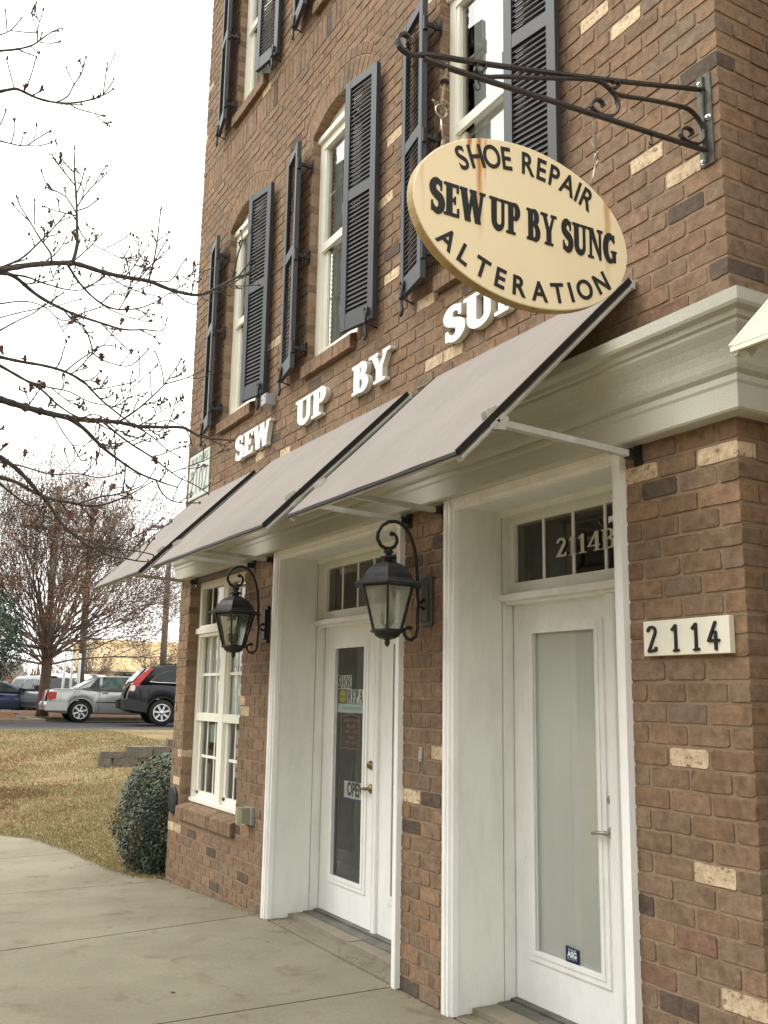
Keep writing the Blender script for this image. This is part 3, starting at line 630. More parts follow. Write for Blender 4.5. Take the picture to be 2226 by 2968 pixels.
# pavement of separately cast slabs: joints every 1.83 m, outer edge curving round the shop corner
side = thing('sidewalk', 'pale concrete pavement slabs in front of the shop doors', None, (0,0,0)); del side['label']; side['kind'] = 'structure'
def wz(x): return float(np.interp(x, [-6.7,-6.05,-5.5,-4.9,-4.35], [-.118,-.092,-.058,-.022,0.0])) if x > -6.7 else -.112
joints = [(4.9,0),(3.05,0),(1.2,0),(-.62,0),(-2.47,.025),(-4.45,.17),(-6.56,.04),(-8.59,.20),(-10.6,.2),(-12.6,.2)]
YJ = -2.25
for (xa, sa), (xb, sb) in zip(joints[:-1], joints[1:]):
    for row in range(2):
        s_ = MB(); m_ = 16; gp = .0075; vs = []
        for i in range(m_+1):
            t = i/m_; rowp = []
            yt0 = YJ+gp if row == 0 else -3.3; yt1 = None if row == 0 else YJ-gp
            def X(y): return (xa+sa*-y-gp)*(1-t) + (xb+sb*-y+gp)*t
            y1 = pave_edge(X(0)) if row == 0 else yt1
            for _ in range(2):
                if row == 0: y1 = pave_edge(X(y1))
            y1 = max(y1, yt0+.02)
            for y, dz in ((yt0,-.16),(yt0,-.006),(yt0+.007,0),((yt0+y1)/2,0),(y1-.007,0),(y1,-.006),(y1,-.16)):
                x = X(y); rowp.append((x, y, wz(x)+dz))
            vs += rowp
        K = 7; fs = [(i*K+q, i*K+q+1, (i+1)*K+q+1, (i+1)*K+q) for i in range(m_) for q in range(K-1)]
        fs += [tuple(range(K))[::-1], tuple(m_*K+q for q in range(K))]
        s_.add(vs, fs); s_.build('slab', M['concrete'], side)
# the recess floors behind the wall line carry the slab on to the stone sills
s_ = MB(); s_.box(-4.28, -2.47, .004, .17, -.15, -.001); s_.box(-1.93, -.66, .004, .14, -.15, -.001); s_.build('slab', M['concrete'], side)

# grass: tufts of dry blades, thick near the pavement edge, thinning uphill
def grass():
    n = 230000; x = -6.6 - np.where(RNG.random(n) < .6, RNG.random(n)*6.5, RNG.random(n)*15.6); y = -3.2 + RNG.random(n)*6.4
    keep = np.array([(b > pave_edge(a_)+.005 if a_ > -13.4 else True) and a_ < -6.66 for a_, b in zip(x, y)]); x, y = x[keep], y[keep]; n = len(x)
    z = np.array([ground_z(a_, b) for a_, b in zip(x, y)]) + .006*(x < -11) - .003
    h = (.014 + .024*RNG.random(n)) * (1 + .3*(x < -12)); an = RNG.random(n)*2*PI; le = RNG.random(n)*h*1.3; w = .0022 + .0034*RNG.random(n) + .00022*(-x-6)
    dx, dy = np.cos(an), np.sin(an); la = RNG.random(n)*2*PI
    V = np.zeros((n,3,3)); V[:,0] = np.c_[x-dy*w, y+dx*w, z]; V[:,1] = np.c_[x+dy*w, y-dx*w, z]; V[:,2] = np.c_[x+np.cos(la)*le, y+np.sin(la)*le, z+h]
    pal = np.array([(.41,.31,.175),(.36,.275,.145),(.26,.225,.105),(.155,.17,.065),(.48,.39,.25),(.21,.13,.072)])
    near = np.exp(-((x+8)**2)/6); pick = np.where(RNG.random(n) < .12+.45*near, 3 - (RNG.random(n) < .5), RNG.integers(0, 6, n))
    br = (np.hypot((x+15.6)/3.6, (y+1.0)/1.25) + .25*np.sin(x*2.1+y*3) + .2*np.sin(x*5.3-y*4) < 1.0) & (RNG.random(n) < .8); pick = np.where(br, 5, pick)
    C = pal[pick]*(.90+.24*RNG.random((n,1)))
    me = bpy.data.meshes.new('grass'); me.from_pydata(V.reshape(-1,3).tolist(), [], np.arange(3*n).reshape(-1,3).tolist()); me.materials.append(M['vcol'])
    at = me.color_attributes.new('bcol', 'FLOAT_COLOR', 'POINT'); at.data.foreach_set('color', np.repeat(np.c_[C, np.ones(n)], 3, axis=0).astype(np.float32).ravel())
    o = bpy.data.objects.new('grass', me); COL.objects.link(o); tag(o, 'short dormant grass blades covering the bank', 'grass', kind='stuff')
grass()
def colmesh(name, V, F, C, mat, parent=None, org=(0,0,0)):
    me = bpy.data.meshes.new(name); V = np.asarray(V, float) - np.array(org); me.from_pydata(V.tolist(), [], F); me.materials.append(mat)
    at = me.color_attributes.new('bcol', 'FLOAT_COLOR', 'POINT'); at.data.foreach_set('color', np.c_[np.asarray(C), np.ones(len(V))].astype(np.float32).ravel())
    o = bpy.data.objects.new(name, me); COL.objects.link(o)
    if parent is not None: o.parent = parent
    return o
# fallen leaves on the lawn
def litter():
    V = []; F = []; C = []
    for i in range(260):
        x = -8 - random.random()**1.3*14; y = random.uniform(-3.5, 3)
        if x > -13.4 and y < pave_edge(x)+.05: continue
        z = ground_z(x, y)+.03; s = random.uniform(.015, .04)*(1+(-x-8)*.03); a_ = random.random()*6.28; b0 = len(V)
        for k_ in range(5):
            r = s*(1 if k_ % 2 == 0 else .6); V.append((x+r*math.cos(a_+k_*1.257), y+r*math.sin(a_+k_*1.257), z+random.uniform(0,.02)))
        F.append(tuple(range(b0, b0+5))); c = random.choice([(.10,.06,.035),(.20,.10,.05),(.30,.17,.08)]); C += [c]*5
    o = colmesh('fallen_leaves', V, F, C, M['dryleaf']); tag(o, 'scattered brown fallen leaves on the lawn', 'leaves', kind='stuff')
litter()
def grit():
    V = []; F = []; C = []
    def bit(x, y, s, c, lift=.001):
        z = wz(x)+lift; b0 = len(V); a_ = random.random()*6.28
        for k_ in range(5): r = s*random.uniform(.5, 1.1); V.append((x+r*math.cos(a_+k_*1.257), y+r*math.sin(a_+k_*1.257), z+random.uniform(0, s*.5)))
        F.append(tuple(range(b0, b0+5))); C.extend([c]*5)
    for i in range(900):        # dark crumbs along the wall foot, added to deepen its contact shade
        x = random.uniform(-6.6, -.6); y = -.012 - abs(random.gauss(0, .03))
        if (-4.26 < x < -2.5 or -1.9 < x < -.66): y += random.uniform(0, .14)
        bit(x, y, random.uniform(.002, .007), random.choice(((.05,.04,.03),(.12,.09,.06),(.20,.16,.11))))
    for i in range(520):
        x = random.uniform(-9.8, -.3); y = random.uniform(-2.4, -.05)
        if y < pave_edge(x)-.03: bit(x, y, random.uniform(.0015, .005) if random.random() < .93 else random.uniform(.008, .018), random.choice(((.07,.05,.03),(.14,.09,.05),(.25,.20,.14))))
    for i in range(700):        # soil and clippings spilling over the lawn edge
        x = random.uniform(-10.6, -6.75); y = pave_edge(x) - abs(random.gauss(0, .035)); bit(x, y, random.uniform(.003, .012), random.choice(((.12,.09,.04),(.20,.16,.07),(.08,.06,.03),(.10,.12,.04))), .003)
    o = colmesh('pavement_litter', V, F, C, M['dryleaf']); tag(o, 'crumbs of soil and leaf bits on the pavement', 'litter', kind='stuff')
grit()
# ---------------------------------------------------------------- the brick building
BLD = thing('brick_building', 'three storey brown brick shop building with black shutters and white entrance recesses', 'building', (-3.3, 0, 0))
C_ = .0813; LB = .2032; GAP = .0052
XL = -6.675; ZT = 9.7
WC = (-5.355, -3.525, -1.675); HW = .41
SPR = 5.815; RISE = .135; RAD = (HW*HW + RISE*RISE)/(2*RISE); RO = RAD + .30
FL3 = 3.052
rects = [(-4.325, -2.437, -1, 2.62), (-1.967, -.60, -1, 2.62), (-6.385, -4.99, .455, 2.575)]
arches = []
for c in WC:
    for f in (0, 1):
        rects.append((c-HW, c+HW, 3.845+f*FL3, SPR+f*FL3)); arches.append((c, SPR+f*FL3 + RISE - RAD))
TH0 = math.asin(HW/RAD)
def holes(z, zlo, zhi):
    out = []
    for x0, x1, z0, z1 in rects:
        if zhi > z0+.01 and zlo < z1-.01: out.append((x0, x1))
    for c, zc in arches:
        dz = z - zc
        if dz > RAD*math.cos(TH0) and dz < RO:
            h = min(math.sqrt(max(0, RO*RO-dz*dz)), dz*math.tan(TH0))
            if h > .02: out.append((c-h, c+h))
    return out
def brick_shape(x0, x1, y0, y1, z0, z1, rnd, face='y'):
    # outward face is a roughly cut octagon; face 'y' looks to -y, face 'x' looks to +x
    j = lambda s_=.0018: rnd.uniform(-s_, s_)
    if face == 'y': a0, a1, d0, d1 = x0, x1, y0, y1
    else: a0, a1, d0, d1 = y0, y1, x1, x0       # depth runs inwards from x1
    sgn = 1 if face == 'y' else -1
    c = rnd.uniform(.003, .009); q = min(c*rnd.uniform(.6, 1.6), (a1-a0)*.2); w = a1-a0
    def ring(ins, d, jit):
        A0, A1, Z0, Z1 = a0+ins, a1-ins, z0+ins, z1-ins; m = (Z0+Z1)/2
        P = [(A0+q, Z0), (A0+w*.36, Z0), (A0+w*.68, Z0), (A1-q, Z0), (A1, Z0+c), (A1, Z1-c), (A1-q, Z1), (A0+w*.64, Z1), (A0+w*.33, Z1), (A0+q, Z1), (A0, Z1-c), (A0, Z0+c)]
        return [(p+(j() if jit else 0), d+(j(.0008) if jit else 0), z+(j() if jit else 0)) for p, z in P]
    of = rnd.uniform(-.0020, .0022)
    V = ring(.0018, d0+of, True) + ring(0, d1, False)
    if face == 'x': V = [(d, p, z) for p, d, z in V]
    F = [tuple(range(12))] + [(i, 12+i, 12+(i+1) % 12, (i+1) % 12) for i in range(12)]
    if face == 'x': F = [f[::-1] for f in F]
    return V, F
PAL = {'b': (.252,.168,.110), 'c': (.66,.52,.35), 'd': (.122,.092,.074), 'r': (.212,.122,.088), 'o': (.290,.185,.115), 'g': (.226,.160,.108)}
OV = [(-0.805,4.739,'c'),(-0.598,4.574,'c'),(-0.298,3.688,'c'),(-0.35,3.839,'c'),(-0.042,2.481,'c'),(-0.549,2.471,'c'),(-0.339,1.33,'c'),(-0.294,0.926,'c'),(-0.037,0.519,'c'),(-2.083,1.27,'c'),(-2.35,1.03,'c'),(-6.598,0.755,'c'),(-6.497,0.348,'c'),(-4.815,0.566,'c'),(-5.003,0.421,'c'),(-4.895,1.454,'c'),(-4.573,4.31,'c'),(-4.455,4.328,'c'),(-4.79,3.444,'c'),(-4.315,3.391,'c'),(-2.595,4.163,'c'),(-2.296,3.856,'c'),(-2.032,3.445,'c'),(-2.727,5.13,'c'),(-2.798,4.721,'c'),(-4.924,6.836,'c'),(-6.623,7.849,'c'),(-4.975,6.015,'c'),(-2.232,5.885,'c'),(-0.387,2.40,'d'),(-0.299,3.518,'d'),(-2.346,0.046,'d'),(-2.145,1.029,'d'),(-2.343,0.865,'d'),(-2.079,2.393,'d'),(-2.387,2.328,'d'),(-5.902,0.338,'d'),(-5.41,0.251,'d'),(-4.724,0.155,'d'),(-5.31,0.005,'d'),(-4.924,0.505,'d'),(-3.707,3.771,'d'),(-4.498,3.534,'d'),(-2.627,4.378,'d'),(-1.825,3.757,'d'),(-0.036,3.166,'d'),(-0.511,0.794,'d'),(-0.383,0.681,'r'),(-0.563,0.514,'r'),(-0.378,3.108,'r'),(-0.374,3.82,'r'),(-0.035,3.619,'o'),(-0.057,2.307,'o'),(-0.096,1.987,'o'),(-0.122,1.772,'o'),(-0.108,1.486,'o'),(-0.045,3.882,'o')]
def brick_col(rnd, x0=None, x1=None, z0=None, z1=None):
    if x0 is not None:
        for x, z, t in OV:
            if x0-.006 <= x <= x1+.006 and z0-.006 <= z <= z1+.006:
                k = PAL[t]; v = rnd.uniform(.9, 1.1); return tuple(q*v for q in k)
    r = rnd.random()
    t = 'b' if r < .80 else 'g' if r < .965 else 'o' if r < .985 else 'r' if r < .989 else 'd' if r < .997 else 'c'
    if t == 'c' and x0 is not None and rnd.random() < .5: t = 'o'
    v = rnd.uniform(.90, 1.10); k = PAL[t]; w = rnd.uniform(-.05, .05)
    return (k[0]*v*(1+w), k[1]*v, k[2]*v*(1-w))
bricks = []       # (verts, faces, colour, centre, facing, size)
rnd = random.Random(3)
def emit(x0, x1, y0, y1, z0, z1, face='y', col=None):
    V, F = brick_shape(x0, x1, y0, y1, z0, z1, rnd, face)
    c = col or (brick_col(rnd, x0, x1, z0, z1) if face == 'y' else brick_col(rnd))
    bricks.append([V, F, c, ((x0+x1)/2, (y0+y1)/2 if face == 'x' else y0, (z0+z1)/2), face, (x1-x0 if face == 'y' else y1-y0)*(z1-z0)])
K0 = int((4.30-ZT)/C_)
for k in range(K0, 56):
    zt = 4.30 - C_*k - GAP; zb = 4.30 - C_*(k+1) + GAP; zm = (zt+zb)/2
    if 6.576 < zm < 6.82 : continue               # soldier band
    hs = sorted(holes(zm, zb, zt))
    odd = k % 2
    xs = []; x = 0.0
    if odd: xs.append((-.1016, 0)); x = -.1016
    while x > XL + .02: xs.append((max(x-LB, XL), x)); x -= LB
    for (a, b) in xs:
        segs = [(a, b)]
        for h0, h1 in hs:
            ns_ = []
            for s0, s1 in segs:
                if s1 <= h0 or s0 >= h1: ns_.append((s0, s1)); continue
                if s0 < h0: ns_.append((s0, h0))
                if s1 > h1: ns_.append((h1, s1))
            segs = ns_
        for s0, s1 in segs:
            if s1-s0 < .03: continue
            corner = (b == 0 and s1 == 0)
            g0 = GAP if s0 not in [h[1] for h in hs] and s0 != XL else 0.0005
            g1 = GAP if s1 not in [h[0] for h in hs] and not corner else 0.0005
            if corner: # corner brick: one box turning the corner
                dep = .1016 if not odd else LB
                V, F = brick_shape(s0+g0, s1, 0, dep-GAP, zb, zt, rnd, 'y')
                cc = brick_col(rnd, s0, s1, zb, zt)
                bricks.append([V, F, cc, ((s0+s1)/2, 0, zm), 'y', (s1-s0)*C_])
            else: emit(s0+g0, s1-g1, 0, .096, zb, zt)
    # right hand return face (x = 0), and a short far-left return
    y = .1016 if not odd else LB
    while y < 1.0: emit(-.092, 0, y, min(y+LB-GAP*2, 1.0), zb, zt, 'x'); y += LB
# soldier band at third floor level
x = 0.0
while x > XL+.04:
    emit(x-.0813+GAP, x, 0, .09, 6.576+GAP, 6.82-GAP); x -= .0813
y = .1
while y < 1.0: emit(-.09, 0, y, y+.0813-GAP*2, 6.576+GAP, 6.82-GAP, 'x'); y += .0813
# segmental arches: radial soldiers with a rowlock ring over them
def arch_brick(c, zc, r0, r1, t0, t1, dp=.096):
    V = []; 
    for d, ins in ((0, .004), (.0045, 0)):
        for r, t in ((r0+ins, t0), (r0+ins, t1), (r1-ins, t1), (r1-ins, t0)):
            tt = t + (ins/r if t == t0 else -ins/r)
            V.append((c + r*math.sin(tt) + rnd.uniform(-.001,.001), d + rnd.uniform(-.0005,.0005), zc + r*math.cos(tt) + rnd.uniform(-.001,.001)))
    for r, t in ((r0, t0), (r0, t1), (r1, t1), (r1, t0)): V.append((c + r*math.sin(t), dp, zc + r*math.cos(t)))
    F = [(0,3,2,1)] if False else [(3,2,1,0)]
    for k in (0, 4):
        for i in range(4): F.append((k+i, k+(i+1) % 4, k+4+(i+1) % 4, k+4+i))
    return V, F
for c, zc in arches:
    n = 13
    for i in range(n):
        t0 = -TH0 + 2*TH0*i/n + .005; t1 = -TH0 + 2*TH0*(i+1)/n - .005
        V, F = arch_brick(c, zc, RAD, RAD+.195, t0, t1); bricks.append([V, F, brick_col(rnd), (c, 0, zc+RAD), 'a', .015])
        V, F = arch_brick(c, zc, RAD+.205, RO-.006, t0, t1); bricks.append([V, F, brick_col(rnd), (c, 0, zc+RO), 'a', .006])
# pick the 300 that show largest
CP = Vector((2.4224, -2.853, 1.5383))
def inview(p):
    d = Vector(p)-CP; z = d.dot(F_)
    if z < .1: return 0
    u = d.dot(R_)/z*2821; v = -d.dot(U_)/z*2821
    return -1113 < u < 1113 and -1484 < v < 1484 and not (-230 < u < 700 and -1090 < v < -590)
def vis(b):
    p = b[3]
    if b[4] == 'a' or not inview(p): return 0
    if -1.6 < p[0] < 0 and 2.62 < p[2] < 3.0 and b[4] == 'y': return 0
    d = CP-Vector(p); L = d.length; nrm = Vector((0,-1,0)) if b[4] == 'y' else Vector((1,0,0))
    if b[4] == 'x' and p[1] > .25: return 0
    return b[5]*max(0, d.dot(nrm)/L)/L/L
order = sorted(range(len(bricks)), key=lambda i: -vis(bricks[i])); ind = set(order[:300])
for i in order[:300]:
    V, F, c, p, f, s_ = bricks[i]; b = MB(); b.add(V, F); b.col = [(*c, 1)]*len(V); b.build('brick', M['brick'], BLD)
b = MB(); b.col = []
for i, (V, F, c, p, f, s_) in enumerate(bricks):
    if i in ind: continue
    b.add(V, F); b.col += [(*c, 1)]*len(V)
tag(b.build('brickwork', M['brick'], BLD), kind='stuff')
# mortar backing with the same openings
mt = MB(); e = .004
xb = sorted({XL+.004, -.0048} | {v for r in rects for v in (r[0]-e, r[1]+e)}); zb_ = sorted({-.3, ZT} | {v for r in rects for v in (r[2]-e, r[3]+(e if r[3] < 3 else 0))})
for z0, z1 in zip(zb_[:-1], zb_[1:]):
    run = None
    for x0, x1 in list(zip(xb[:-1], xb[1:])) + [(None, None)]:
        solid = x0 is not None and not any(r[0]-e-1e-6 <= x0 and x1 <= r[1]+e+1e-6 and r[2]-e-1e-6 <= z0 and z1 <= r[3]+e+1e-6 for r in rects)
        # the arch heads
        if solid:
            for c, zc in arches:
                zs = zc + RAD - RISE
                if c-HW-e-1e-6 <= x0 and x1 <= c+HW+e+1e-6 and abs(z0-zs) < .02 and z1 > zs+.2:
                    n = 16
                    for i in range(n):
                        a0 = x0+(x1-x0)*i/n; a1 = x0+(x1-x0)*(i+1)/n
                        h0 = zc+math.sqrt(max(0, (RAD+e)**2-(a0-c)**2)); h1 = zc+math.sqrt(max(0, (RAD+e)**2-(a1-c)**2))
                        mt.add([(a0,.0048,h0),(a1,.0048,h1),(a1,.0048,z1),(a0,.0048,z1),(a0,.098,h0),(a1,.098,h1),(a1,.098,z1),(a0,.098,z1)], [(0,1,2,3),(0,4,5,1),(7,6,5,4)])
                    solid = False
        if solid: run = [x0, x1] if run is None else [run[0], x1]
        if (not solid) and run: mt.box(run[0], run[1], .0048, .098, z0, z1); run = None
mt.box(-.098, -.0048, .098, 1.0, -.3, ZT)
mt.box(XL+.004, XL+.1, .098, 1.2, -.3, ZT)
mt.build('mortar', M['mortar'], BLD)
# dark inside of the building, floors and ceiling
rm = MB()
rm.box(XL+.1, -.1, 1.6, 1.7, -.3, ZT); rm.box(XL+.1, -.1, .45, 1.6, -.3, -.02); rm.box(XL+.1, -.1, .1, 1.6, 3.1, 3.3); rm.box(XL+.1, -.1, .1, 1.6, ZT-.1, ZT)
rm.box(-.2, -.1, .1, 1.6, -.3, ZT-.1); rm.box(-2.46, -2.0, .1, 1.6, 0, 2.9); rm.box(XL+.1, -.1, .1, 1.6, 6.3, 6.45)
rm.build('interior', M['room'], BLD)

# cornice over the shopfront, mitred round the corner
prof = [(.0,2.592),(.072,2.592),(.078,2.600),(.078,2.690),(.084,2.702),(.084,2.722),(.080,2.728),(.096,2.742),(.104,2.762),(.110,2.79),(.120,2.82),(.136,2.85),(.152,2.872),(.160,2.884),(.160,2.898),(.172,2.904),(.176,2.924),(.198,2.934),(.204,2.945),(.204,2.992),(.19,3.0),(.0,3.012)]
cn = MB(); n = len(prof); vs = []
for p, z in prof: vs.append((-6.64, -p, z))
for p, z in prof: vs.append((p, -p, z))
for p, z in prof: vs.append((p, 1.0, z))
fs = []
for s_ in range(2):
    for i in range(n-1): fs.append((s_*n+i, (s_+1)*n+i, (s_+1)*n+i+1, s_*n+i+1))
fs += [tuple(range(n)), tuple(range(2*n, 3*n))[::-1]]
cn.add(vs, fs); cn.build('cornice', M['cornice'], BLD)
dsp = MB(); dsp.bbox(.004, .085, .585, .69, 3.02, ZT-.2, .008)
for z in (4.2, 6.2, 8.2): dsp.box(.0, .09, .575, .70, z, z+.04)
dsp.build('downspout', M['downspout'], BLD)
ft = MB(); ft.box(XL, -.003, -.004, .02, -.4, -.135); ft.build('foundation', M['mortar'], BLD)

# sill bricks: rowlocks laid on edge, slightly sloping
def sill(x0, x1, y0, z1, h, n, parent, back):
    w = (x1-x0)/n
    for i in range(n):
        a, b_ = x0+w*i+.003, x0+w*(i+1)-.003; j = rnd.uniform(-.002, .002)
        q = MB(); q.add([(a,y0+j,z1-h),(b_,y0+j,z1-h),(b_,back,z1-h+.02),(a,back,z1-h+.02),(a,y0+j,z1-.004),(b_,y0+j,z1-.004),(b_,y0+.006,z1),(a,y0+.006,z1),(b_,back,z1+.045),(a,back,z1+.045)],
            [(0,1,5,4),(4,5,6,7),(7,6,8,9),(3,2,1,0),(1,2,8,6,5),(0,4,7,9,3)])
        c = brick_col(rnd); c = tuple(.5*c[t]+.5*PAL['b'][t] for t in range(3)); q.col = [(*c, 1)]*len(q.v); q.build('brick', M['brick'], parent)
    q = MB(); q.box(x0+.004, x1-.004, y0+.01, back, z1-h+.008, z1-.006); q.build('mortar', M['mortar'], parent)

# upper windows
def upper_window(c, f, curtain):
    dz = f*FL3; x0, x1 = c-HW, c+HW; Y = .072; zb = 3.99+dz; zs = SPR+dz; zc = zs+RISE-RAD
    w = MB(); fr = .062
    w.box(x0, x0+fr, Y, Y+.05, zb, zs-.03); w.box(x1-fr, x1, Y, Y+.05, zb, zs-.03); w.box(x0+fr, x1-fr, Y, Y+.05, zs-.095, zs-.03)
    w.box(x0+fr, x1-fr, Y+.005, Y+.05, zb, zb+.05)
    w.box(x0, x1, Y-.028, Y+.02, zs-.03, zs+.012)                          # straight drip head
    n = 14; pts = [(x0, zs+.012)]                                          # arched infill board
    for i in range(n+1): a = x0+(x1-x0)*i/n; pts.append((a, zc+math.sqrt(RAD*RAD-(a-c)**2)))
    pts.append((x1, zs+.012)); w.prism([(a, b_) for a, b_ in pts[::-1]], 'y', Y+.008, Y+.03)
    w.box(x0+fr, x1-fr, Y+.004, Y+.03, 4.862+dz, 4.925+dz)                 # meeting rail
    w.box(x0+fr, x0+fr+.03, Y+.01, Y+.05, 4.925+dz, zs-.095); w.box(x1-fr-.03, x1-fr, Y+.01, Y+.05, 4.925+dz, zs-.095)
    w.box(x0+fr, x0+fr+.055, Y+.035, Y+.06, zb+.05, 4.862+dz); w.box(x1-fr-.055, x1-fr, Y+.035, Y+.06, zb+.05, 4.862+dz)
    w.box(x0+fr+.055, x1-fr-.055, Y+.035, Y+.06, zb+.05, zb+.10)
    win = w.build('window', M['vinyl'], BLD)
    p = MB(); p.quad((x0+fr,Y+.035,4.92+dz),(x1-fr,Y+.035,4.92+dz),(x1-fr,Y+.035,zs-.09),(x0+fr,Y+.035,zs-.09)); p.build('pane', M['glass_up'], win)
    p = MB(); p.quad((x0+fr+.05,Y+.052,zb+.09),(x1-fr-.05,Y+.052,zb+.09),(x1-fr-.05,Y+.052,4.865+dz),(x0+fr+.05,Y+.052,4.865+dz)); p.build('pane', M['glass_up'], win)
    for za, zb2, yy in ((4.925+dz, zs-.095, Y+.040), (zb+.10, 4.862+dz, Y+.056)):
        for t in (1/3, 2/3):
            xm = x0+fr+.03+(x1-x0-2*fr-.06)*t; q = MB(); q.box(xm-.009, xm+.009, yy, yy+.008, za, zb2); q.build('muntin', M['vinyl'], win)
        zm = (za+zb2)/2; q = MB(); q.box(x0+fr+.03, x1-fr-.03, yy+.0005, yy+.0085, zm-.009, zm+.009); q.build('muntin', M['vinyl'], win)
    if curtain:
        q = MB(); z = zb+.05
        while z < zs-.1: q.quad((x0+fr+.01,Y+.104,z),(x1-fr-.01,Y+.104,z),(x1-fr-.01,Y+.085,z+.046),(x0+fr+.01,Y+.085,z+.046)); z += .038
        tag(q.build('blind', M['blind'], win), kind='stuff')
    else:
        q = MB(); q.box(x0+fr+.08, x1-fr, Y+.085, Y+.09, zb, zs-.05); q.build('curtain', M['curtain'], win)
    q = MB(); q.box(x0, x1, Y+.35, Y+.36, zb, zs+.1); q.build('interior', M['room'], win)
    sill(c-HW+.004, c+HW-.004, -.045, 3.944+dz, .098, 9, win, .075)
    return win
for i, c in enumerate(WC):
    for f in (0, 1): upper_window(c, f, not (i == 2 and f == 0))

# louvred shutters on stand-off hinges
slat_mesh = {}
def shutter(c, side_, f, single):
    dz = f*FL3; W_ = .345; T_ = .034; z0, z1 = 3.926+dz, 5.768+dz
    # local axes: u from hinge edge to free edge, n outwards
    hx = c + side_*HW*1.0 - side_*0.0; hy, fy = -.128, -.066
    dx = side_*math.sqrt(W_**2-(hy-fy)**2); ux = Vector((dx, fy-hy, 0)).normalized(); nn = Vector((-ux.y, ux.x, 0)) if side_ < 0 else Vector((ux.y, -ux.x, 0))
    if nn.y > 0: nn = -nn
    o = Vector((hx, hy, 0)); zz = Vector((0,0,1))
    def B(mb, u0, u1, a, b_, n0, n1):
        cc = o + ux*(u0+u1)/2 + nn*((n0+n1)/2) + zz*((a+b_)/2); mb.obox(cc, ux*(u1-u0)/2*(1 if side_ > 0 else 1), nn*(n1-n0)/2, zz*(b_-a)/2)
    s_ = MB(); st = .055
    B(s_, 0, st, z0, z1, -T_, 0); B(s_, W_-st, W_, z0, z1, -T_, 0)
    zr = [(z0, z0+.112), (4.855+dz, 4.933+dz), (z1-.062, z1)]
    for a, b_ in zr: B(s_, st, W_-st, a, b_, -T_+.001, -.0015)
    for v in s_.f[:]: pass
    sh = s_.build('shutter', M['shutter'], BLD)
    me = sh.data; bm = bmesh.new(); bm.from_mesh(me); bmesh.ops.recalc_face_normals(bm, faces=bm.faces[:]); bm.to_mesh(me); bm.free()
    key = side_
    if key not in slat_mesh:
        q = MB(); cu = ux*(W_-2*st+.004)/2; d = (nn*.42 - zz*.9075)*.0235; t = (nn*.9075 + zz*.42)*.0028
        q.obox((0,0,0), cu, d, t); m_ = q.mesh('slat', M['shutter_slat']); bm = bmesh.new(); bm.from_mesh(m_); bmesh.ops.recalc_face_normals(bm, faces=bm.faces[:]); bm.to_mesh(m_); bm.free(); slat_mesh[key] = m_
    base = o + ux*W_/2 - nn*.017
    stuff = MB(); zs_ = []
    for a, b_ in ((zr[0][1], zr[1][0]), (zr[1][1], zr[2][0])):
        n = int((b_-a-.01)/.0315)
        for i in range(n): zs_.append(a+.018+(b_-a-.03)*i/(n-1))
    px, py, pz = wloc(sh)
    for z in zs_:
        if single:
            sl = bpy.data.objects.new('slat', slat_mesh[key]); COL.objects.link(sl); sl.parent = sh; sl.location = (base.x-px, base.y-py, z-pz)
        else:
            cu = ux*(W_-2*st+.004)/2; d = (nn*.42 - zz*.9075)*.0235; t = (nn*.9075 + zz*.42)*.0028; stuff.obox(base+zz*z, cu, d, t)
    if not single: tag(stuff.build('slats', M['shutter_slat'], sh), kind='stuff')
    # back board so the wall does not show through
    # stand-off hinges and the S-shaped holdback
    for z in (z0+.16, z0+.90, z1-.19):
        h = MB(); e0 = o + zz*z
        h.obox(e0 - nn*.017 + Vector((-side_*.006,0,0)), (.008,0,0), (0,.014,0), (0,0,.045))
        wx = hx - side_*.012
        h.beam(e0 + Vector((-side_*.004, .012, 0)), Vector((wx, -.004, z-.004)), .014, .026)
        h.box(wx-.016, wx+.016, -.006, -.0005, z-.055, z+.055); h.tube([(wx, -.04, z-.03), (wx, -.04, z+.03)], .009, 8)
        h.build('hinge', M['iron'], sh)
    fx = (o + ux*(W_-.055))
    h = MB(); zz0 = z0 - .02; y_ = fx.y + nn.y*.012
    pts = [(fx.x+.018, y_, zz0+.088), (fx.x+.024, y_, zz0+.070), (fx.x+.008, y_, zz0+.062), (fx.x-.008, y_, zz0+.078), (fx.x-.006, y_, zz0+.10), (fx.x+.012, y_, zz0+.108), (fx.x+.024, y_, zz0+.09), (fx.x+.018, y_-.002, zz0+.045),
           (fx.x+.006, y_, zz0+.01), (fx.x+.004, y_, zz0-.035), (fx.x+.016, y_, zz0-.075), (fx.x+.016, y_, zz0-.10), (fx.x+.002, y_, zz0-.112), (fx.x-.010, y_, zz0-.10), (fx.x-.006, y_, zz0-.088)]
    h.tube(pts, [.008,.009,.010,.010,.010,.010,.010,.011,.010,.011,.012,.010,.010,.009,.008], 6)
    h.tube([(fx.x+.006, y_-.004, zz0), (fx.x+.006, -.001, zz0-.02)], .006, 6); h.blob((fx.x+.006, y_-.008, zz0), .015, .012, .015)
    h.build('holdback', M['iron'], sh)
for i, c in enumerate(WC):
    for f in (0, 1):
        for s_ in (-1, 1): shutter(c, s_, f, f == 0 and not (i == 0 and s_ == -1))

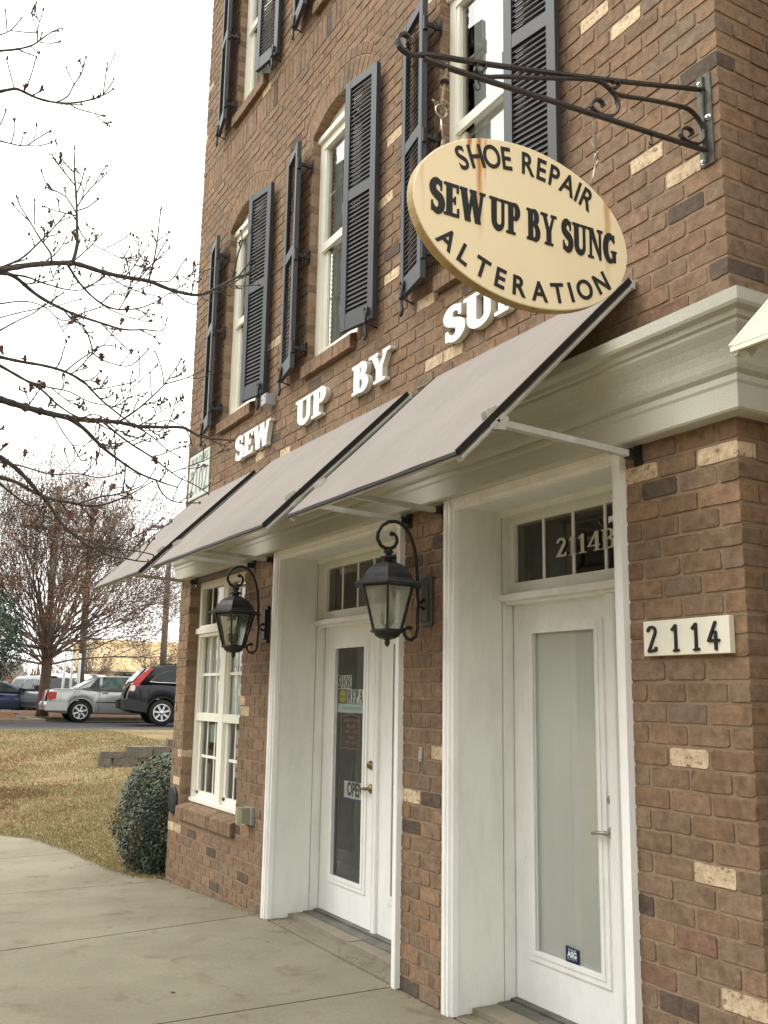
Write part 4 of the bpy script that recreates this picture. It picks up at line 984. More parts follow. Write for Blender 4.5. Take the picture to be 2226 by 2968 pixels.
# ground floor twin window
def shop_window():
    x0, x1, z0, z1 = -6.385, -4.99, .60, 2.562; Y = .10; w = MB(); fr = .065; xm = -5.69; mw = .06
    w.box(x0, x0+fr, Y, Y+.06, z0+.001, z1); w.box(x1-fr, x1, Y, Y+.06, z0+.001, z1)
    w.box(x0+fr, x1-fr, Y+.001, Y+.06, 2.50, z1); w.box(xm-mw, xm+mw, Y-.002, Y+.06, z0+.03, 2.50)
    w.box(x0+fr, x1-fr, Y-.012, Y+.06, 2.055, 2.16); w.box(x0-.0, x1, Y-.03, Y-.002, 2.085, 2.135)
    w.box(x0+fr, x1-fr, Y+.002, Y+.05, 1.305, 1.375); w.box(x0+.01, x1-.01, Y-.02, Y+.07, z0, z0+.03)
    for a, b_ in ((x0+fr, xm-mw), (xm+mw, x1-fr)):
        w.box(a, a+.055, Y+.03, Y+.07, .665, 1.305); w.box(b_-.055, b_, Y+.03, Y+.07, .665, 1.305); w.box(a, b_, Y+.03, Y+.07, .63, .69)
        w.box(a, a+.02, Y+.02, Y+.05, 1.375, 2.055); w.box(b_-.02, b_, Y+.02, Y+.05, 1.375, 2.055)
    win = w.build('window', M['vinyl'], BLD)
    for a, b_ in ((x0+fr, xm-mw), (xm+mw, x1-fr)):
        for za, zb2, yy in ((.68, 1.31, Y+.055), (1.37, 2.06, Y+.045), (2.15, 2.51, Y+.04)):
            p = MB(); p.quad((a+.01,yy,za),(b_-.01,yy,za),(b_-.01,yy,zb2),(a+.01,yy,zb2)); p.build('pane', M['glass'], win)
            rows = 1 if za > 2 else 2
            for t in (1/3, 2/3):
                if za > 2 and t > .5: continue
                xq = a+(b_-a)*t; q = MB(); q.box(xq-.008, xq+.008, yy-.008, yy-.001, za, zb2); q.build('muntin', M['vinyl'], win)
            if rows == 2: zm = (za+zb2)/2; q = MB(); q.box(a, b_, yy-.0085, yy-.0015, zm-.012, zm+.012); q.build('muntin', M['vinyl'], win)
    ln = MB(); ln.box(x0-.003, x1+.003, .004, .1, 2.563, 2.594); ln.build('lintel', M['downspout'], win)
    sill(x0+.004, x1-.004, -.035, .556, .10, 17, win, .12)
    q = MB(); q.box(x0-.05, x1+.05, 1.0, 1.02, .3, 2.6); q.build('interior', M['room'], win)
    q = MB()                                          # sheer panels behind the upper sashes
    for a, b_, za in ((x0+.03, xm+.02, 1.30), (xm+.02, x1-.02, 1.30)):
        n = 26
        for i in range(n):
            t0 = a+(b_-a)*i/n; t1 = a+(b_-a)*(i+1)/n; y0 = Y+.066+.010*(i % 2); y1 = Y+.066+.010*((i+1) % 2); q.quad((t0,y0,za),(t1,y1,za),(t1,y1,2.06),(t0,y0,2.06))
    q.box(x0+.30, xm, Y+.06, Y+.062, 2.15, 2.52); q.box(xm+.2, x1-.05, Y+.06, Y+.062, 2.15, 2.52)
    q.build('curtain', M['curtain'], win)
    return win
shop_window()
def flat(name, x0, x1, z0, z1, y, mat, parent):
    q = MB(); q.box(x0, x1, y, y+.0015, z0, z1); return q.build(name, mat, parent)
nt = thing('window_notices', 'paper notices with blue and pink stripes behind the twin window', 'notices', (-5.3, .2, 1.2))
flat('sheet', -5.62, -5.10, 1.38, 1.95, .172, M['paper'], nt); flat('stripe', -5.55, -5.15, 1.74, 1.78, .1700, M['blue'], nt); flat('stripe', -5.34, -5.15, 1.82, 1.95, .1700, M['pink'], nt)
flat('sheet', -5.52, -5.15, .86, 1.25, .174, M['paper'], nt)
for z in (1.10, 1.00, .91): flat('stripe', -5.47, -5.25, z, z+.03, .1715, M['pink'], nt)
flat('sheet', -6.15, -5.85, 1.12, 1.28, .174, M['paper_blue'], nt); flat('stripe', -6.10, -5.80, 1.80, 1.83, .18, M['blue'], nt)
tn = thing('garment_rack', 'tan and blue garments hanging low inside the twin window', 'clothes', (-6.0, .35, .7))
for i, (x, m_) in enumerate(((-6.12, 'yellow'), (-6.0, 'orange'), (-5.9, 'stone'), (-6.2, 'grey_box'), (-5.82, 'brass'))):
    q = MB(); q.prism([(x-.05,.20),(x,.185),(x+.055,.205),(x+.04,.25),(x-.045,.24)], 'z', .62, 1.02-.03*i); q.build('garment', M['stone'] if m_ in ('yellow','orange','brass') else M['grey_box'], tn)
q = MB(); q.tube([(-6.3,.22,1.06),(-5.75,.22,1.06)], .01, 6); q.tube([(-6.28,.22,1.06),(-6.28,.22,.0)], .012, 6); q.tube([(-5.77,.22,1.06),(-5.77,.22,.0)], .012, 6); q.build('rail', M['chrome'], tn)

# entrance recesses
def fluted(mb, xo, s_, z0, z1):      # stepped casing: outer edge xo, running inwards in direction s_
    for a, b_, d in ((0,.026,.034),(.026,.042,.026),(.042,.054,.030),(.054,.072,.014)):
        mb.box(xo+s_*a, xo+s_*b_, -d, .02, z0, z1)
def entrance(xa, xb, slab_w, side_w, glassy, zl):
    # xa/xb outer casing edges
    cs = MB(); fluted(cs, xa, 1, zl, 2.594); cs.build('door_casing', M['white'], BLD)
    cs = MB(); cs.box(xb-.03, xb+.005, -.034, .02, zl, 2.594); cs.box(xb-.055, xb-.03, -.022, .02, zl, 2.594); cs.build('door_casing', M['white'], BLD)
    cs = MB()
    for a, b_, d in ((0,.020,.033),(.020,.034,.025),(.034,.044,.029),(.044,.058,.013)): cs.box(xa+.072, xb-.055, -d, .02, 2.594-b_, 2.594-a)
    cs.build('door_casing', M['white'], BLD)
    xi, xj = xa+.058, xb-.04
    jb = MB(); jb.box(xi-.03, xi, .02, .309, zl-.02, 2.60); jb.box(xi-.03, xi+.0015, .315, .383, zl-.02, 2.60); jb.box(xi-.03, xi, .387, .50, zl-.02, 2.60); jb.box(xi-.035, xi-.02, .30, .40, zl-.02, 2.6)
    jb.box(xj, xj+.03, .02, .50, zl-.02, 2.60); jb.box(xi, xj, .02, .50, 2.555, 2.60); jb.box(xi, xj, .30, .34, 2.525, 2.555)
    jb.build('door_jamb', M['white_jamb'], BLD)
    Y = .387
    # transom
    tr = MB(); ta, tb = 2.10, 2.556
    tr.box(xi, xj, Y-.02, Y+.05, 2.49, 2.556); tr.box(xi, xj, Y-.02, Y+.05, 2.10, 2.165); tr.box(xi, xi+.04, Y-.02, Y+.05, 2.165, 2.49); tr.box(xj-.04, xj, Y-.02, Y+.05, 2.165, 2.49)
    trn = tr.build('transom', M['white'], BLD)
    p = MB(); p.quad((xi+.03,Y+.005,2.15),(xj-.03,Y+.005,2.15),(xj-.03,Y+.005,2.50),(xi+.03,Y+.005,2.50)); p.build('pane', M['glass'], trn)
    x = xi + .275
    while x < xj-.08: q = MB(); q.box(x-.009, x+.009, Y-.003, Y+.004, 2.165, 2.49); q.build('muntin', M['white'], trn); x += .240
    lg = MB(); lg.bbox(xi+.0, xj, .288, .40, 2.062, 2.098, .004); lg.bbox(xi+.012, xj-.012, .325, .39, 2.045, 2.062, .003); lg.build('transom_ledge', M['white'], BLD)
    # leaf with a full light
    def leaf(x0, x1, gx0, gx1, nm='door'):
        d = MB(); z0, z1 = .045, 2.045; gz0, gz1 = .30, 1.89
        d.box(x0, gx0, Y, Y+.045, z0, z1); d.box(gx1, x1, Y, Y+.045, z0, z1); d.box(gx0, gx1, Y, Y+.045, z0, gz0); d.box(gx0, gx1, Y, Y+.045, gz1, z1)
        b_ = .048      # raised moulding round the glass
        for (a0, a1, c0, c1) in ((gx0-b_, gx0-.004, gz0-b_, gz1+b_), (gx1+.004, gx1+b_, gz0-b_, gz1+b_), (gx0-.004, gx1+.004, gz0-b_, gz0-.004), (gx0-.004, gx1+.004, gz1+.004, gz1+b_)):
            d.box(a0, a1, Y-.010, Y-.0005, c0, c1)
        for (a0, a1, c0, c1) in ((gx0-.018, gx0+.006, gz0-.018, gz1+.018), (gx1-.006, gx1+.018, gz0-.018, gz1+.018), (gx0+.006, gx1-.006, gz0-.018, gz0+.006), (gx0+.006, gx1-.006, gz1-.006, gz1+.018)):
            d.box(a0, a1, Y-.016, Y-.0102, c0, c1)
        dd = d.build(nm, M['white'], BLD)
        p = MB(); p.quad((gx0,Y+.012,gz0),(gx1,Y+.012,gz0),(gx1,Y+.012,gz1),(gx0,Y+.012,gz1)); p.build('pane', M['glass'], dd)
        return dd
    return leaf, trn, xi, xj, Y
# left entrance (the shoe repair shop)
leaf, tr1, xi, xj, Y = entrance(-4.325, -2.437, .84, .84, True, 0.0)
d1 = leaf(-4.262, -3.452, -4.065, -3.605); d1b = leaf(-3.392, -2.60, -3.207, -2.78)
q = MB(); q.bbox(-3.452, -3.392, Y-.022, Y+.03, .03, 2.045, .005); q.box(-3.438, -3.430, Y-.026, Y-.02, .03, 2.045); q.build('astragal', M['white'], BLD)
q = MB(); q.box(-2.60, xj, Y-.01, Y+.05, .03, 2.045); q.build('door_frame', M['white'], BLD)
# right entrance
leaf, tr2, xi2, xj2, Y = entrance(-1.967, -.60, .81, .3, True, 0.0)
d2 = leaf(-1.905, -1.118, -1.735, -1.236); q = MB(); q.bbox(-1.118, -1.058, Y-.055, Y+.03, .03, 2.045, .005); q.build('astragal', M['white'], BLD)
d2b = leaf(-1.058, xj2, -.95, -.74)
# hardware
def lever(parent, x, z, mat, L=.10):
    h = MB(); h.lathe((x, Y-.002, z), [(.030, 0),(.032,-.006),(.022,-.012),(.012,-.018),(.010,-.042),(.012,-.048)], 14, 'y')
    h.tube([(x, Y-.046, z),(x-.02, Y-.052, z+.001),(x-.06, Y-.052, z-.004),(x-L, Y-.047, z-.010),(x-L-.006, Y-.040, z-.012)], [.010,.0095,.008,.007,.006], 8); h.build('lever_handle', mat, parent)
def bolt(parent, x, z, mat):
    h = MB(); h.lathe((x, Y-.002, z), [(.030,0),(.031,-.008),(.024,-.016),(.020,-.026),(.010,-.028)], 14, 'y'); h.box(x-.003, x+.003, Y-.034, Y-.028, z-.009, z+.009); h.build('deadbolt', mat, parent)
lever(d1, -3.500, .935, M['brass']); bolt(d1, -3.500, 1.088, M['brass'])
lever(d2, -1.150, .938, M['nickel']); bolt(d2, -1.142, 1.087, M['nickel'])
# curtain behind the right door, draped
q = MB(); n = 30
for i in range(n):
    a = -1.76 + .55*i/n; b_ = -1.76 + .55*(i+1)/n
    ya = Y+.0185+.002*math.sin(i*.5)+.001*math.sin(i*1.3); yb = Y+.0185+.002*math.sin((i+1)*.5)+.001*math.sin((i+1)*1.3)
    q.add([(a,ya,.2),(b_,yb,.2),(b_,yb,1.95),(a,ya,1.95)], [(0,1,2,3)], 0, True)
q.build('curtain', M['curtain'], d2)
# thresholds: rough stone slabs and a metal sill
def sills(x0, x1, y0, cuts):
    xs = [x0] + cuts + [x1]
    for a, b_ in zip(xs[:-1], xs[1:]):
        s_ = MB(); n = 7; P = []
        for i in range(n+1): P.append((a+.004+(b_-a-.008)*i/n, y0+random.uniform(-.012, .012)))
        P += [(b_-.004, .262), (a+.004, .262)]
        s_.prism(P, 'z', -.12, .026+random.uniform(-.003,.003)); s_.build('sill_stone', M['stone'], BLD)
    s_ = MB(); s_.bbox(x0, x1, .262, .345, -.02, .034, .004); s_.bbox(x0, x1, .345, .44, -.02, .044, .003); s_.build('threshold', M['metal_sill'], BLD)
sills(-4.26, -2.48, .155, [-3.35]); sills(-1.905, -.645, .112, [-1.12])
# 2114B on the transom
def word(txt, style, cap, x0, x1, mk, **kw):
    ws = [glyph(ch, style, **dict(kw))[0] if ch != ' ' else .45 for ch in txt]; tot = sum(ws); sx = (x1-x0)/tot; x = x0; out = []
    for ch, w in zip(txt, ws):
        if ch != ' ': out.append((ch, scaled(glyph(ch, style, **dict(kw))[1], sx, cap, 0, 0), x))
        x += w*sx
    return out
dn = MB()
for ch, L, x in word('2114B', 'serif', .098, -1.535, -1.070, None, S=.08):
    me = fill_mesh('digit', L, .0012, [M['digit_white']]); place('digit', me, FRONT, (x, Y-.0035, 2.268), tr2)
# awkward dark gap gasket on the right of each astragal, and a light fixture glimpsed inside the right transom
lf = thing('ceiling_light', 'white ceiling light seen through the right transom glass', 'light', (-1.22, .8, 2.6))
q = MB(); q.prism([(-1.45,.68),(-1.20,.68),(-1.20,.80),(-1.45,.80)], 'z', 2.60, 2.64); q.build('shade', M['white'], lf)

# second bay beyond the passage, just out of the frame, which carries the next awning
b2 = MB(); b2.col = []
bay = thing('next_shop_bay', 'brown brick shop bay to the right of the passage', 'building', (1.8, 0, 0))
for k in range(-20, 53):
    zt = 4.30 - C_*k - GAP; zb = 4.30 - C_*(k+1) + GAP; x = .80 + (.1016 if k % 2 else 0)
    if k % 2: V, F = brick_shape(.80, .8964, 0, .19, zb, zt, rnd); c = brick_col(rnd); b2.add(V, F); b2.col += [(*c, 1)]*len(V)
    while x < 2.9: V, F = brick_shape(x+GAP, x+LB-GAP, 0, .09, zb, zt, rnd); c = brick_col(rnd); b2.add(V, F); b2.col += [(*c, 1)]*len(V); x += LB
tag(b2.build('brickwork', M['brick'], bay), kind='stuff')
q = MB(); q.box(.81, 2.95, .01, 1.6, -.3, 5.9); q.build('wall', M['mortar'], bay)
# ---------------------------------------------------------------- awnings
def awning(x0, x1, label, armL=True, armR=True, edge='navy'):
    t = thing('awning', label, 'awning', ((x0+x1)/2, 0, 2.6), 'mauve canvas awnings over the shopfront')
    ya, za, yb, zb = -.035, 3.312, -.918, 2.428
    d = Vector((0, yb-ya, zb-za)).normalized(); nrm = Vector((0, d.z, -d.y)); nrm = nrm if nrm.z > 0 else -nrm
    q = MB(); n = 10; m = 12
    vs = []
    for i in range(n+1):
        for j in range(m+1):
            x = x0+(x1-x0)*i/n; u = j/m; p = Vector((x, ya+(yb-ya)*u, za+(zb-za)*u)) + nrm*(.012 - .006*math.sin(PI*u)*math.sin(PI*i/n) + .0012*math.sin(i*2.1+j*.8)); vs.append(p[:])
    fs = [(i*(m+1)+j, (i+1)*(m+1)+j, (i+1)*(m+1)+j+1, i*(m+1)+j+1) for i in range(n) for j in range(m)]
    q.add(vs, fs, 0, True); q.build('canvas', M['fabric' if edge == 'navy' else 'cream_canvas'], t)
    q = MB(); e = Vector((0, ya, za)); g_ = Vector((0, yb, zb))
    q.quad(*[tuple(Vector((x,0,0))+p_+nrm*.001) for x, p_ in ((x0,e),(x0,g_),(x1,g_),(x1,e))]); q.build('lining', M['fabric_under'], t)
    for x in (x0, x1):
        q = MB(); q.beam(Vector((x,0,0))+e+nrm*.004, Vector((x,0,0))+g_+nrm*.004, .010, .026, up=nrm); q.build('side_binding', M[edge], t)
        q = MB(); q.beam(Vector((x,0,0))+e-nrm*.020, Vector((x,0,0))+g_-nrm*.020, .012, .010, up=nrm); 
        xi = x + (.022 if x == x0 else -.022); q.beam(Vector((xi,0,0))+e-nrm*.022, Vector((xi,0,0))+g_-nrm*.022, .026, .026, up=nrm); q.build('side_rail', M['alu'], t)
    q = MB(); q.beam((x0, yb-.004, zb), (x1, yb-.004, zb), .012, .012); q.build('hem_binding', M[edge], t)
    q = MB(); q.beam((x0+.03, yb+.035, zb+.012), (x1-.03, yb+.035, zb+.012), .022, .022); q.build('front_rail', M['alu'], t)
    q = MB(); q.beam((x0, ya+.012, za-.01), (x1, ya+.012, za-.01), .034, .04); q.build('head_rail', M['alu'], t)
    for x, on in ((x0+.04, armL), (x1-.02, armR)):
        if not on: continue
        q = MB(); q.beam((x, -.738, 2.580), (x, -.062, 2.548), .030, .026); ar = q.build('arm', M['alu'], t)
        q = MB(); q.prism([(-.77,2.545),(-.70,2.55),(-.685,2.60),(-.75,2.64),(-.79,2.61)], 'x', x-.022, x-.017); q.prism([(-.77,2.545),(-.70,2.55),(-.685,2.60),(-.75,2.64),(-.79,2.61)], 'x', x+.017, x+.022)
        q.lathe((x-.026, -.738, 2.582), [(.008,0),(.008,.052)], 8, 'x'); q.build('arm_bracket', M['alu'], t)
        q = MB(); q.box(x-.018, x+.018, -.068, -.001, 2.530, 2.568); q.box(x-.024, x+.024, -.007, -.0005, 2.505, 2.590); q.build('wall_bracket', M['iron'], t)
awning(-6.249, -4.775, 'smallest mauve awning farthest from the camera, over the twin window')
awning(-4.436, -2.359, 'widest mauve awning in the middle, over the shoe repair door')
awning(-2.045, -.493, 'mauve awning nearest the corner, over the door with the white curtain')
awning(.78, 2.60, 'pale awning corner poking in at the right edge beyond the cornice', edge='plaque')

# ---------------------------------------------------------------- carriage lanterns
def lantern(cx, label, roofm='iron', platem='iron', paneM='lamp_glass'):
    t = thing('wall_lantern', label, 'lantern', (cx, 0, 2.07), 'black carriage lanterns between the doors')
    cy = -.262
    q = MB(); q.bbox(cx-.052, cx+.052, -.022, .002, 1.925, 2.205, .006); q.bbox(cx-.036, cx+.036, -.034, -.022, 1.95, 2.18, .005); q.build('back_plate', M[platem], t)
    A = [(-.034,2.07),(-.068,2.045),(-.075,2.10),(-.078,2.20),(-.084,2.28),(-.100,2.36),(-.130,2.43),(-.170,2.475),(-.215,2.493),(-.262,2.488),(-.305,2.462),(-.330,2.42),(-.332,2.385),(-.312,2.352),(-.285,2.338),(-.252,2.338),(-.226,2.352),(-.210,2.378),(-.212,2.405),(-.228,2.421),(-.245,2.422)]
    q = MB(); q.tube([(cx, y, z) for y, z in A], [.010]*12+[.0105]*5+[.0095,.009,.009,.012], 10); q.blob((cx, -.244, 2.421), .014, .014, .014); q.build('scroll_arm', M['iron'], t)
    Bp = [(-.034,2.02),(-.068,2.04),(-.074,1.98),(-.074,1.91),(-.084,1.868),(-.108,1.848),(-.135,1.852),(-.155,1.872),(-.156,1.898),(-.138,1.912),(-.120,1.912)]
    q = MB(); q.tube([(cx, y, z) for y, z in Bp], [.009]*8+[.008,.009,.012], 10); q.blob((cx, -.120, 1.912), .013, .013, .013); q.beam((cx, -.155, 1.905), (cx, -.20, 1.902), .010, .010); q.build('lower_scroll', M['iron'], t)
    ph = PI/6
    q = MB(); q.lathe((cx, cy, 0), [(.010,2.345),(.020,2.330),(.030,2.318),(.016,2.308),(.018,2.300),(.044,2.292),(.048,2.284),(.022,2.278),(.030,2.262),(.060,2.256),(.062,2.250)], 16); q.build('finial', M['iron'], t)
    q = MB(); q.lathe((cx, cy, 0), [(.060,2.254),(.085,2.246),(.118,2.224),(.142,2.192),(.152,2.168),(.178,2.150),(.208,2.140),(.209,2.133),(.170,2.130),(.150,2.128)], 6, smooth=False, ph=ph); q.build('roof', M[roofm], t)
    # tapered hexagonal cage: bars and glass
    rt, rb, zt, zb = .152, .084, 2.130, 1.890
    fr = MB(); P = []
    for k in range(6):
        a = ph+k*PI/3; p0 = Vector((cx+rt*math.cos(a), cy+rt*math.sin(a), zt)); p1 = Vector((cx+rb*math.cos(a), cy+rb*math.sin(a), zb)); P.append((p0, p1)); fr.beam(p0, p1, .012, .012, up=(math.cos(a), math.sin(a), .3))
    for k in range(6):
        a, b_ = P[k], P[(k+1) % 6]; fr.beam(a[0], b_[0], .010, .016); fr.beam(a[1], b_[1], .010, .014)
    fr.build('cage', M['iron'], t)
    for k in range(6):
        a, b_ = P[k], P[(k+1) % 6]; g_ = MB(); g_.quad(a[1]*.99+Vector((cx,cy,zb))*.01, b_[1]*.99+Vector((cx,cy,zb))*.01, b_[0]*.99+Vector((cx,cy,zt))*.01, a[0]*.99+Vector((cx,cy,zt))*.01); g_.build('pane', M[paneM], t)
    q = MB(); q.lathe((cx, cy, 0), [(.092,1.894),(.094,1.884),(.072,1.876),(.066,1.862),(.046,1.850),(.022,1.845),(.012,1.838),(.016,1.828),(.010,1.812),(.002,1.804)], 14); q.build('bowl', M['iron'], t)
    q = MB(); 
    for k in range(3):
        a = k*2.1+.4; x, y = cx+.030*math.cos(a), cy+.030*math.sin(a); q.tube([(x, y, 1.93),(x, y, 1.985)], .011, 8); q.tube([(cx, cy, 1.89),(x, y, 1.93)], .005, 6)
    q.tube([(cx, cy, 1.89),(cx, cy, 1.93)], .018, 8); q.build('candle_holders', M['iron'], t)
    q = MB()
    for k in range(3): a = k*2.1+.4; q.blob((cx+.030*math.cos(a), cy+.030*math.sin(a), 2.013), .012, .012, .030)
    q.build('bulbs', M['lamp_glass'], t)
lantern(-4.485, 'black lantern with clear panes between the twin window and the left door')
lantern(-2.165, 'larger looking black lantern with milky panes between the two doors', 'faded_iron', 'faded_plate', 'milky_glass')

# ---------------------------------------------------------------- raised letters on the wall
wl_ = thing('raised_lettering', 'white raised wall letters reading SEW UP BY SUNG above the awnings', 'lettering', (-3.0, 0, 3.58))
kw = dict(S=.115, T=.055, sr=.085, rnd=5, bold=.012)
spans = [('SEW', -5.245, -4.475), ('UP', -3.985, -3.470), ('BY', -3.085, -2.575), ('SUNG', -1.965, -.90)]
for wd, a, b_ in spans:
    for ch, L, x in word(wd, 'serif', .196, a, b_, None, **kw):
        me = fill_mesh('letter', L, .0195, [M['letter'], M['letter_edge']]); place('letter', me, FRONT, (x, -.0225, 3.488+rnd.uniform(-.003,.003)), wl_)

# ---------------------------------------------------------------- hanging board and its wrought bracket
XSG = -.072
br = thing('sign_bracket', 'black wrought iron scroll bracket reaching out from the wall corner', 'bracket', (XSG, -.01, 3.85))
def bar(name, pts, w=.020, h=.010, mat='old_iron', off=0):
    q = MB()
    # smooth the polyline
    P = [Vector((XSG+off, y, z)) for y, z in pts]; out = []
    for i in range(len(P)-1):
        a, b_, c_, d_ = P[max(i-1,0)], P[i], P[i+1], P[min(i+2,len(P)-1)]
        st = max(1, int((c_-b_).length/.012)) if (c_-b_).length < .12 else 3
        for s_ in range(st):
            t = s_/st; out.append(.5*((2*b_)+(-a+c_)*t+(2*a-5*b_+4*c_-d_)*t*t+(-a+3*b_-3*c_+d_)*t*t*t))
    out.append(P[-1]); q.ribbon(out, w, h); return q.build(name, M[mat], br)
bar('top_bar', [(-.004,3.987),(-.30,3.908),(-.492,3.857),(-.743,3.794),(-1.108,3.707),(-1.30,3.666),(-1.375,3.640),(-1.408,3.638),(-1.434,3.652),(-1.441,3.673),(-1.434,3.691),(-1.415,3.704),(-1.398,3.698),(-1.393,3.683),(-1.402,3.672)])
bar('lower_bar', [(-1.34,3.640),(-1.248,3.640),(-1.102,3.648),(-.85,3.664),(-.591,3.680),(-.319,3.696),(-.008,3.714)], off=.001)
bar('middle_scroll', [(-1.105,3.672),(-1.088,3.692),(-1.090,3.710),(-1.105,3.712),(-1.124,3.695),(-1.128,3.674),(-1.112,3.662),(-1.08,3.664),(-1.011,3.690),(-.82,3.752),(-.66,3.806),(-.574,3.829),(-.528,3.822),(-.488,3.799),(-.472,3.760),(-.485,3.722),(-.515,3.700),(-.556,3.692),(-.596,3.700),(-.606,3.724),(-.583,3.747),(-.556,3.748),(-.545,3.730)], w=.018, h=.008, off=-.001)
bar('end_scroll', [(-.498,3.846),(-.474,3.856),(-.466,3.843),(-.484,3.827),(-.505,3.822),(-.511,3.810),(-.458,3.806),(-.30,3.840),(-.135,3.867),(-.083,3.865),(-.039,3.838),(-.016,3.801),(-.022,3.760),(-.053,3.730),(-.105,3.722),(-.143,3.732),(-.148,3.757),(-.121,3.780),(-.090,3.780),(-.082,3.762),(-.100,3.750)], w=.018, h=.008, off=.0005)
q = MB(); q.bbox(-.107, -.035, -.009, -.0005, 3.65, 4.055, .002); q.bbox(-.078, -.066, -.022, -.0095, 3.66, 4.045, .002); q.build('wall_plate', M['plate'], br)
for x, z in ((-.086,4.018),(-.052,3.852),(-.086,3.672)):
    q = MB(); q.lathe((x, -.009, z), [(.014,0),(.014,-.003),(.009,-.0035)], 14, 'y'); q.lathe((x, -.012, z), [(.009,0),(.009,-.008),(.006,-.010)], 6, 'y', smooth=False); q.build('bolt', M['bolt'], br)
def hook(pts, name='hook'):
    q = MB(); q.tube([(XSG, y, z) for y, z in pts], .0035, 6); q.build(name, M['iron'], br)
hook([(-1.118,3.648),(-1.118,3.632),(-1.110,3.622),(-1.112,3.606),(-1.122,3.597),(-1.132,3.603),(-1.133,3.616)]); hook([(-.309,3.693),(-.306,3.672),(-.303,3.66),(-.307,3.648),(-.316,3.646),(-.319,3.657)])

sg = thing('hanging_sign', 'oval cream hanging sign with black lettering SHOE REPAIR, SEW UP BY SUNG, ALTERATION', 'sign', (XSG-.020, -.912, 3.153))
A_, B_, TH = .461, .297, .020
n = 72; f = MB(); vs = []
for xx, ins in ((XSG, .003), (XSG-.003, 0)):
    for k in range(n): a = 2*PI*k/n; vs.append((xx, -.912+(A_-ins)*math.cos(a), 3.153+(B_-ins)*math.sin(a)))
f.add(vs, [tuple(range(n))] + [(k, n+k, n+(k+1) % n, (k+1) % n) for k in range(n)]); bd = f.build('face', M['sign_cream'], sg)
# shift object origin of the face to the sign centre so the streaks sit in its own frame
f = MB(); vs = []
for xx in (XSG-.003, XSG-.042):
    for k in range(n): a = 2*PI*k/n; vs.append((xx, -.912+A_*math.cos(a), 3.153+B_*math.sin(a)))
f.add(vs, [(k, n+k, n+(k+1) % n, (k+1) % n) for k in range(n)] + [tuple(range(n, 2*n))[::-1]]); f.build('edge', M['sign_edge'], sg)
def sans_arc(txt, R, cz, half, cap, up, bold, sx=1.0):
    # letters standing on an arc; up=True: arch, else smile
    adv = {'I':.5,' ':.55,'E':.92,'S':.95,'L':.85,'T':.95,'P':.95,'R':1.0,'H':1.05,'O':1.12,'A':1.05,'N':1.06}
    tot = sum(adv.get(c, 1) for c in txt); acc = 0
    for c in txt:
        w = adv.get(c, 1); mid = (acc+w/2)/tot*2-1; acc += w
        if c == ' ': continue
        th = mid*half
        if up: y, z, rot = R*math.sin(th), cz + R*math.cos(th), -th
        else: y, z, rot = R*math.sin(th), cz - R*math.cos(th), th
        me = text_mesh('letter', c, cap*1.43, [M['black_letter']], .0012, bold, sx)
        # centre each glyph on its box
        xs_ = [v.co.x for v in me.vertices]; ys_ = [v.co.y for v in me.vertices]; me.transform(Matrix.Translation((-(min(xs_)+max(xs_))/2, -(min(ys_)+max(ys_))/2, 0)))
        place('letter', me, SIDE, (XSG+.0015, -.912+y, 3.153+z), sg, rot)
sans_arc('SHOE REPAIR', .66, -.66+.230, math.radians(27.0), .082, True, .0017, .80)
sans_arc('ALTERATION', .60, .60-.236, math.radians(37.5), .070, False, .0020, .95)
for wd, a, b_ in (('SEW', -.400, -.176), ('UP', -.160, -.030), ('BY', -.004, .128), ('SUNG', .150, .408)):
    for ch, L, x in word(wd, 'serif', .116, a, b_, None, S=.118, T=.045, sr=.075, rnd=2, bold=.006):
        me = fill_mesh('letter', L, .0012, [M['black_letter']]); place('letter', me, SIDE, (XSG+.0018, -.912+x, 3.153-.052), sg)
# eye bolts, rope and wire
def rope(name, pts, r, label):
    q = MB(); P = [(XSG+dx, y, z) for dx, y, z in pts]; q.tube(P, r, 8); return q
t = thing('hanging_rope', 'frayed rope with a knotted ring holding the outer end of the oval sign', 'rope', (XSG, -1.26, 3.5))
q = MB(); q.tube([(XSG,-1.247,3.655),(XSG+.004,-1.252,3.612),(XSG,-1.256,3.575),(XSG-.003,-1.262,3.515),(XSG,-1.268,3.497)], .0045, 8); q.build('rope', M['rope'], t)
q = MB(); q.blob((XSG,-1.256,3.583), .017, .020, .009); q.build('knot', M['old_iron'], t)
q = MB(); 
for k in range(9): a = k*.7; q.tube([(XSG+.01*math.cos(a), -1.268+.018*math.sin(a*1.3), 3.505+.004*math.sin(a)), (XSG-.01*math.cos(a*1.7), -1.262+.024*math.cos(a), 3.488+.008*math.cos(a))], .0042, 6)
q.tube([(XSG,-1.285,3.497),(XSG+.005,-1.300,3.492),(XSG,-1.303,3.500)], .004, 6); q.build('knot', M['rope'], t)
q = MB(); q.tube([(XSG, -1.268+.022*math.cos(a), 3.470+.022*math.sin(a)) for a in [i*PI/8 for i in range(17)]], .0032, 6); q.tube([(XSG,-1.268,3.450),(XSG,-1.266,3.41),(XSG,-1.262,3.372)], .0032, 6); q.build('wire_ring', M['nickel'], t)
q = MB(); q.tube([(XSG-.004,-1.256,3.372),(XSG-.012,-1.256,3.345),(XSG-.018,-1.256,3.325)], .007, 6); q.build('eye_bolt', M['rope'], t)
t = thing('hanging_rope', 'knotted wire and rope holding the wall end of the oval sign', 'rope', (XSG, -.6, 3.5))
q = MB(); q.tube([(XSG,-.604,3.668),(XSG+.003,-.600,3.61),(XSG,-.599,3.575),(XSG+.004,-.590,3.53)], .0035, 7); q.build('rope', M['rope'], t)
q = MB()
